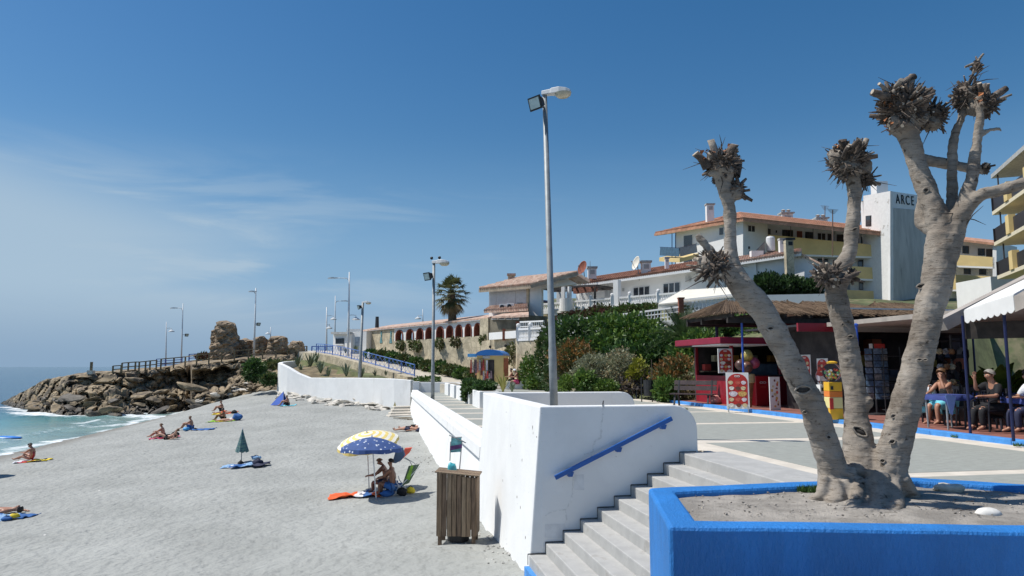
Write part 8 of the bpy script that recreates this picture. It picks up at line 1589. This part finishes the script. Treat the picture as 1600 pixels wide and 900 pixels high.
# chair with its own small parasol
cb_ = on_sand(630, 773); ch = thing('beach_chair', 'folding beach chair with green and grey fabric behind the bathers', 'beach chair', cb_); Yc = cb_.y; sc_ = Yc / F
f0, f1, f2 = P(612, 768, Yc), P(622, 758, Yc), P(648, 727, Yc)
for dy in (-.26, .26):
    o_ = Vector((0, dy, 0)); mm = MB(); mm.tube([P(640, 776, Yc) + o_, P(622, 752, Yc) + o_, P(620, 746, Yc) + o_], .013, 6); mm.tube([P(614, 778, Yc) + o_, P(626, 756, Yc) + o_], .013, 6); mm.tube([P(606, 757, Yc) + o_, P(628, 757, Yc) + o_, P(655, 730, Yc) + o_], .013, 6); mm.build('frame', FRAMEW, ch)
mm = MB(); mm.hexa([P(630, 757, Yc) + Vector((0, -.25, 0)), P(637, 757, Yc) + Vector((0, .25, 0)), P(653, 728, Yc) + Vector((0, .25, 0)), P(640, 727, Yc) + Vector((0, -.25, 0))] + [v + Vector((.02, 0, .02)) for v in (P(630, 757, Yc) + Vector((0, -.25, 0)), P(637, 757, Yc) + Vector((0, .25, 0)), P(653, 728, Yc) + Vector((0, .25, 0)), P(640, 727, Yc) + Vector((0, -.25, 0)))]); mm.build('back_fabric', mat('dark_green_fabric', (0.05, 0.10, 0.06), .8, .2, 5), ch)
mm = MB(); mm.beam(P(606, 757, Yc), P(630, 758, Yc), .5, .02); mm.build('seat_fabric', BLUEC, ch)
mm = MB(); mm.hexa([P(634, 748, Yc - .28), P(640, 750, Yc - .28), P(646, 728, Yc - .28), P(643, 726, Yc - .28), P(634, 748, Yc - .26), P(640, 750, Yc - .26), P(646, 728, Yc - .26), P(643, 726, Yc - .26)]); tag(mm.build('towel', GREENC, None, P(640, 740, Yc - .27)), 'lime green towel hung over the beach chair back', 'towel')
cp = thing('chair_parasol', 'small red and grey-blue parasol clipped to the beach chair', 'umbrella', P(650, 732, Yc)); mm = MB(); mm.tube([P(652, 731, Yc), P(648, 724, Yc), P(633, 715, Yc)], .01, 5); mm.tube([P(644, 728, Yc), P(640, 720, Yc), P(630, 715, Yc)], .01, 5); mm.build('arm', GALV, cp)
for nm, pts_, mt_ in (('blue_gore', [(628, 700), (632, 712), (626, 720), (618, 724), (613, 723), (618, 705)], DENIM), ('red_gore', [(632, 701), (643, 700), (639, 708), (629, 717), (623, 723), (630, 711)], REDU)): mm = MB(); k = 0 if nm[0] == 'b' else .25; mm.prism([P(x, y, Yc + k - .004 * (y - 712)) for x, y in pts_], (.02, .05, .02)); mm.build(nm, mt_, cp)
# the two seated people
pp = on_sand(598, 776); person('bare-backed tanned man seated under the dotted umbrella', Vector((P(615, 765, Yc - .1).x, Yc - .25, pp.z)), PI - .25, chairpose(-.17, head=(.10, -.02, 1.10), chest=(.08, 0, .80), neck=(.08, 0, .96), shoL=(.06, .17, .88), shoR=(.06, -.17, .88), kneL=(.42, .12, .46), kneR=(.40, -.12, .50), elbL=(.25, .22, .66), elbR=(.28, -.2, .66), wriL=(.45, .12, .60), wriR=(.45, -.1, .62)), SKIN3, HAIRD, [('swim_shorts', BOT, BLUEC, 1.1)], scale=.92)
person('bald seated companion leaning forward under the dotted umbrella', Vector((P(602, 765, Yc + .3).x, Yc + .45, pp.z)), PI - .1, chairpose(-.17, head=(.24, 0, 1.02), chest=(.10, 0, .78), neck=(.15, 0, .92), shoL=(.10, .17, .86), shoR=(.10, -.17, .86), face=(1, 0, -.3), elbL=(.32, .2, .62), elbR=(.34, -.2, .62), wriL=(.56, .1, .58), wriR=(.58, -.1, .56)), SKIN3, mat('shaved_head', (.16, .08, .05), .6), [('swim_shorts', BOT, NAVYC, 1.1)], scale=.92)
towel(556, 776, 1.5, .8, .1, [ORNC, ORNC, ORNC, WHTC, BLUEC, ORNC], 'crumpled orange towel in the sun at the bathers\' feet', .04); towel(590, 772, 1.0, .7, .1, [mat('grey_towel', (.16, .15, .18), .9)], 'grey towel in the umbrella shade'); bag(628, 776, .4, .28, BLKC, 'black beach bag under the chair'); bag(641, 772, .35, .24, YELC, 'yellow and black bag behind the beach chair'); bag(605, 777, .5, .22, BLUEC, 'blue bag in the shade beside the seated man')
# closed umbrella
cb2 = on_sand(377, 722); Yk = cb2.y; sk = Yk / F; cu = thing('closed_umbrella', 'closed green and blue checked umbrella standing in the sand', 'umbrella', cb2); mm = MB(); mm.tube([cb2 - UP * .1, P(379, 671, Yk)], .02, 7); mm.build('pole', GALV, cu)
CHK = layer(layer(mat('checked_fabric', (0.09, 0.19, 0.17), .85, .2, 9), (0.03, 0.06, 0.14), 5, .5, .56, (5, 5, .4), .8), (0.20, 0.30, 0.22), 5, .52, .58, (.4, .4, 5), .7, seed=5); mm = MB(); N = 24
for i in range(9):
    f = i / 8; c = P(379, 671, Yk).lerp(P(378.3, 706, Yk), f)
    for q in range(N): t = 2 * math.pi * q / N; r_ = (.02 + 8.5 * sk * f) * (1 + (.16 * math.cos(t * 8)) * f); mm.v.append(c + Vector((r_ * math.cos(t), r_ * math.sin(t), .04 * f * math.cos(t * 8))))
for i in range(8):
    for q in range(N): r = (q + 1) % N; mm.face(i * N + q, (i + 1) * N + q, (i + 1) * N + r, i * N + r)
mm.build('folded_canopy', CHK, cu, smooth=True); mm = MB(); mm.lathe([(.02, 0), (.012, .06)], P(379, 671, Yk), 6); mm.build('tip', WHTC, cu)
towel(368, 729, 1.0, .9, .1, [LBLUE, WHTC, LBLUE], 'pale blue towel left of the closed umbrella'); towel(390, 730, 1.5, .9, .0, [BLUEC, LBLUE, NAVYC], 'crumpled blue towels at the foot of the closed umbrella', .08); bag(403, 729, .5, .34, NAVYC, 'navy bag on the blue towels right of the closed umbrella', d=.4); bag(376, 726, .3, .26, BLKC, 'black bag leaning on the closed umbrella'); bag(400, 721, .55, .2, LBLUE, 'pale blue inflatable ring behind the blue towels', 'inflatable', 'inflatable', .3, .15)
# umbrella just outside the frame whose shadow lies on the sand at the left edge
b9 = on_sand(-52, 748); parasol('beach umbrella standing beyond the left edge, shading the sand there', b9, b9 + UP * 1.95, 1.0, .4, [BLUEC, WSTR])
mm = MB(); c = G(2, 684, SEA_Z + .12); mm.blob(c, (1.3, .5, .12), 16, 8, .1, 1.5, seed=3); tag(mm.build('air_mattress', mat('blue_plastic', (.05, .25, .75), .35), None, c, True), 'blue air mattress floating near the left edge', 'air mattress')
# ================================================================== WOODEN BIN
wb = on_sand(716, 846); Yw = wb.y; sw_ = Yw / F; bn = thing('wooden_bin', 'tall weathered wooden slatted litter bin on the sand by the wall', 'litter bin', wb, rz=-.06); W2, D2_, H0_, H1_ = 29 * sw_, .30, 12 * sw_, 106 * sw_
rb = random.Random(3)
WOODS = [mat('bin_wood_%d' % k, c, .85, .3, 5, bump=.5, bscale=30, stretch=(7, 7, .5)) for k, c in enumerate(((.21, .145, .09), (.165, .11, .07), (.25, .18, .115)))]
for k in range(8):
    x = -W2 + (k + .5) * W2 / 4; zt_ = H1_ - .02 - .014 * k
    mm = MB(); mm.box((x, -D2_, (H0_ + zt_) / 2 + rb.uniform(-.006, .006)), (W2 / 4 - .012, .024, zt_ - H0_)); mm.build('slat', WOODS[k % 3], bn, local=True, bevel=.004)
    mm = MB(); mm.box((x, D2_, (H0_ + zt_) / 2), (W2 / 4 - .012, .024, zt_ - H0_)); mm.build('slat', WOODS[(k + 1) % 3], bn, local=True, bevel=.004)
for s_ in (-1, 1):
    for k in range(5): mm = MB(); y = -D2_ + .06 + k * .12; zt_ = H1_ - .02 - (.112 if s_ > 0 else 0); mm.box((s_ * (W2 + .003), y, (H0_ + zt_) / 2), (.024, .105, zt_ - H0_)); mm.build('slat', WOODS[k % 3], bn, local=True, bevel=.004)
    for y in (-D2_ + .06, D2_ - .06): mm = MB(); mm.box((s_ * (W2 - .05), y, H1_ * .45 - .1), (.07, .07, H1_ * .9)); mm.build('leg', WOODS[1], bn, local=True)
for k in range(6):
    y = -D2_ - .02 + (k + .5) * (2 * D2_ + .04) / 6; mm = MB(); mm.box((0, y, H1_ - .05), (2 * W2 + .12, .098, .024), Matrix.Rotation(.085, 3, 'Y')); mm.build('lid_board', WOODS[(k + 2) % 3], bn, local=True, bevel=.004)
mm = MB(); mm.lathe([(.22, .02), (.26, .8), (.24, .8), (.2, .06)], (0, 0, 0), 16); mm.build('bucket', BLACK, bn, local=True)
# folded chair leaning on the wall, turquoise bag
wc = thing('folded_chair', 'folded deck chair with turquoise and purple cloth leaning on the white wall', 'deck chair', P(710, 745, 15.2)); Yf = 15.2
mm = MB(); mm.hexa([P(704, 707, Yf), P(721, 706, Yf), P(721, 684, Yf + .1), P(705, 684, Yf + .1), P(704, 707, Yf + .04), P(721, 706, Yf + .04), P(721, 684, Yf + .14), P(705, 684, Yf + .14)]); mm.build('seat_cloth', mat('turquoise_print', (.09, .26, .29), .85, .3, 9), wc); mm = MB(); mm.hexa([P(703, 704, Yf - .02), P(722, 700, Yf - .02), P(722, 694, Yf - .02), P(703, 697, Yf - .02), P(703, 704, Yf - .01), P(722, 700, Yf - .01), P(722, 694, Yf - .01), P(703, 697, Yf - .01)]); mm.build('purple_band', mat('purple_cloth', (.13, .05, .16), .85, .2, 9), wc)
for a_, b_ in (((704, 690), (703, 720)), ((722, 688), (717, 745)), ((705, 684), (722, 683)), ((702, 680), (728, 692))): mm = MB(); mm.tube([P(*a_, Yf), P(*b_, Yf)], .012, 6); mm.build('frame_tube', GALV, wc)
c = wb + Vector((-.12, 0, H1_ - .02)); mm = MB(); mm.blob(P(706.5, 734, Yw + .15), (.10, .08, .14), 12, 9, .3, 1.6, seed=8); tag(mm.build('carrier_bag', mat('turquoise_plastic', (.07, .42, .48), .4, .15, 6), None, P(706.5, 740, Yw + .15), True), 'turquoise plastic bag left on top of the wooden bin', 'bag')
# stones and litter by the foot of the wall
rs = random.Random(14); mm = MB()
for k in range(500):
    t = rs.random(); x = lerp(830, 660, t) - abs(rs.gauss(0, 26)); y = lerp(872, 690, t) + rs.uniform(-4, 14); c = Sd(x, y); r_ = rs.uniform(.008, .035); mm.blob(c + UP * r_ * .3, (r_, r_ * .8, r_ * .6), 6, 4, .3, 1.5, seed=k)
stuff(tag(mm.build('pebbles', mat('beach_pebble', (.48, .46, .42), .9, .5, 9), None), 'loose pebbles and chips along the foot of the white wall', 'pebbles'))
# ================================================================== LITTLE YELLOW KIOSK
m = MB(); abox(m, 34.5, 47.5, 3.2, 8.9, -.2, .12); kt = struct(m.build('kiosk_terrace', PAVE)); part_abox(kt, 'upper_step', PAVE, 36, 47.5, 3.6, 8.9, .12, .25)
lk = thing('yellow_kiosk', 'little yellow kiosk with blue barrel roof below the retaining wall', 'kiosk', Vector((P(770, 598, 51).x, 51, .25))); kc = lk.location; hw_, hd_ = 20.5 * 51 / F, 1.0; KY = mat('kiosk_yellow', (0.66, 0.50, 0.22), .8, .05, 2)
rz_ = RZ(-.18)
def kbox(nm, mt, c, s_, par=None): mm = MB(); mm.box(Vector(kc) + rz_ @ Vector(c), s_, rz_); return mm.build(nm, mt, par or lk)
kbox('wall', KY, (0, 0, 1.0), (2 * hw_, 2 * hd_, 2.0)); dr = kbox('doorway', SHADE, (.1, -hd_ - .01, .85), (.42, .05, 1.65)); kbox('door_leaf', WHTC, (-.2, -hd_ - .08, .85), (.12, .06, 1.6), dr); kbox('side_shutter', PILB, (hw_ + .02, 0, 1.0), (.04, 1.6, 1.6)); kbox('sign', SHUT, (-.25, -hd_ - .03, 1.86), (.5, .05, .18))
mm = MB(); arc = [Vector((hw_ * 1.06 * math.cos(t), 0, 1.98 + .42 * math.sin(t))) for t in [math.pi * k / 12 for k in range(13)]]; mm.prism([Vector(kc) + rz_ @ (v + Vector((0, -hd_ - .25, 0))) for v in arc], rz_ @ Vector((0, 2 * hd_ + .5, 0))); mm.build('barrel_roof', mat('kiosk_blue', (.02, .16, .48), .5, .06, 2), lk)
kbox('left_awning', mat('kiosk_light_blue', (.10, .36, .66), .5), (-hw_ - .35, -.3, 2.0), (.7, 1.2, .22))
for k, (x_, Y_, lb) in enumerate(((742, 50.6, 'rack of red and patterned clothes left of the little kiosk'), (750, 50.0, 'second clothes rack hung with grey dresses'), (762, 49.6, 'low display of patterned bags before the kiosk wall'))):
    c = Vector((P(x_, 590, Y_).x, Y_, .25)); L = thing('clothes_rack', lb, 'clothes rack', c, 'kiosk racks'); h_ = 1.75 if k < 2 else .95; mm = MB(); mm.tube([c, c + UP * h_], .02, 5); mm.tube([c + Vector((-.3, 0, h_)), c + Vector((.3, 0, h_))], .015, 5); mm.build('stand', DARK, L)
    for q in range(5): mm = MB(); x0 = -.28 + .13 * q; zt_ = h_ - .05 - .15 * (q % 2); zb_ = zt_ - (.75 if k < 2 else .5) - .2 * (q % 3 == 0); mm.hexa([c + Vector((x0 - .07, -.05 - .03 * q, zb_)), c + Vector((x0 + .08, -.05 - .03 * q, zb_)), c + Vector((x0 + .08, .03, zb_)), c + Vector((x0 - .07, .03, zb_)), c + Vector((x0 - .04, -.03, zt_)), c + Vector((x0 + .05, -.03, zt_)), c + Vector((x0 + .05, .02, zt_)), c + Vector((x0 - .04, .02, zt_))]); mm.build('garment', mat('garment_%d' % ((q + k * 2) % 6), ((.42, .06, .05), (.45, .40, .36), (.14, .10, .12), (.50, .22, .16), (.34, .33, .36), (.20, .06, .05))[(q + k * 2) % 6], .9, .5, 14), L)
st_ = P(806, 598, 46); person('tanned person with white cap sitting right of the little kiosk', Vector((st_.x + .15, 46, .05)), PI - .3, chairpose(-.05, head=(.2, 0, 1.14), chest=(.12, 0, .92), neck=(.14, 0, 1.05)), SKIN, HAIRD, [('shorts', BOT, PINKC, 1.1)], hat=WHTC); person('person in dark clothes sitting beside the one with the white cap', Vector((st_.x - .22, 46.6, .05)), PI - .2, chairpose(-.05), SKIN, HAIRD, [('shirt', TOP, BLKC, 1.08), ('trousers', BOT + ('kneL', 'kneR'), BLKC, 1.1)])
m = MB(); m.box((st_.x, 46.3, .27), (1.3, .5, .46)); tag(m.build('kerb_seat', WHITE, None, (st_.x, 46.3, .05), bevel=.02), 'low white block seat right of the little kiosk', 'seat')
# ================================================================== RESTAURANT GUESTS
person('woman in turquoise trousers and dark top sitting at the small blue table', Vector((P(1474, 650, 16.9).x, 16.75, TZ)), PI + .35, chairpose(-.06, head=(.10, 0, 1.20), elbL=(.24, .16, .84), wriL=(.20, .06, 1.06), handL=(-.1, -.1, .9), elbR=(.22, -.2, .78), wriR=(.42, -.12, .74), face=(1, .2, -.1)), SKIN, HAIRB, [('top', ('chest', 'waist', 'pelvis'), BLKC, 1.06), ('trousers', BOT + ('kneL', 'kneR'), TURQ, 1.18)], female=True, hairlen=.12)
person('person in a white shirt half hidden behind the thick trunk', Vector((P(1449, 650, 17.2).x, 17.3, TZ)), .5, chairpose(-.06), SKIN, HAIRD, [('shirt', TOP + ('shoL', 'shoR', 'elbL', 'elbR'), WHTC, 1.08), ('trousers', BOT + ('kneL', 'kneR'), TURQ, 1.18)], scale=.92); chair(Vector((P(1447, 650, 17.3).x, 17.35, TZ)), 2.0, 'dark chair half hidden behind the thick trunk')
person('grey-haired man in a black shirt raising a glass in the restaurant', Vector((P(1556, 640, 15.2).x, 15.2, TZ)), PI + .15, chairpose(-.06, elbR=(.26, -.2, .86), wriR=(.34, -.12, 1.08), handR=(.1, .1, .95)), SKIN, HAIRG, [('shirt', TOP + ('shoL', 'shoR', 'elbL', 'elbR'), BLKC, 1.15), ('trousers', BOT + ('kneL', 'kneR', 'ankL', 'ankR'), BLKC, 1.12)])
person('guest in a white shirt cut off by the right edge', Vector((P(1617, 640, 14.6).x, 14.6, TZ)), PI, chairpose(-.06), SKIN, HAIRD, [('shirt', TOP + ('shoL', 'shoR', 'elbL', 'elbR'), WHTC, 1.12), ('trousers', BOT + ('kneL', 'kneR', 'ankL', 'ankR'), NAVYC, 1.12)]); chair(Vector((P(1619, 640, 14.6).x, 14.7, TZ)), -1.5, 'dark chair under the guest at the right edge')
# small things on tables
for x_, Y_, lb in ((1490, 15.8, 'clear glass on the small blue table'), (1604, 13.9, 'clear glass on the right front table')): c = Vector((P(x_, 620, Y_).x, Y_ if Y_ < 15 else 15.9, TZ + .75)); mm = MB(); mm.lathe([(.03, 0), (.035, .12), (.033, .12), (.028, .01)], c, 10); tag(mm.build('drinking_glass', GLOBE, None, c), lb, 'glass')
# weeds in the kerb joint
for x_, y_ in ((1203, 645), (1232, 648), (1495, 683), (1593, 697), (1070, 640)): tuft(G(x_, y_, .02), 90, .10, .12, LEAFG, 'weed_tuft', {1203: 'weed tuft at the kerb under the price board', 1232: 'weed tuft at the kerb right of the price board', 1495: 'weed tuft at the kerb below the small table', 1593: 'weed tuft at the kerb at the right edge', 1070: 'weed tuft at the kerb near the bench'}[x_], 'weed', .008)
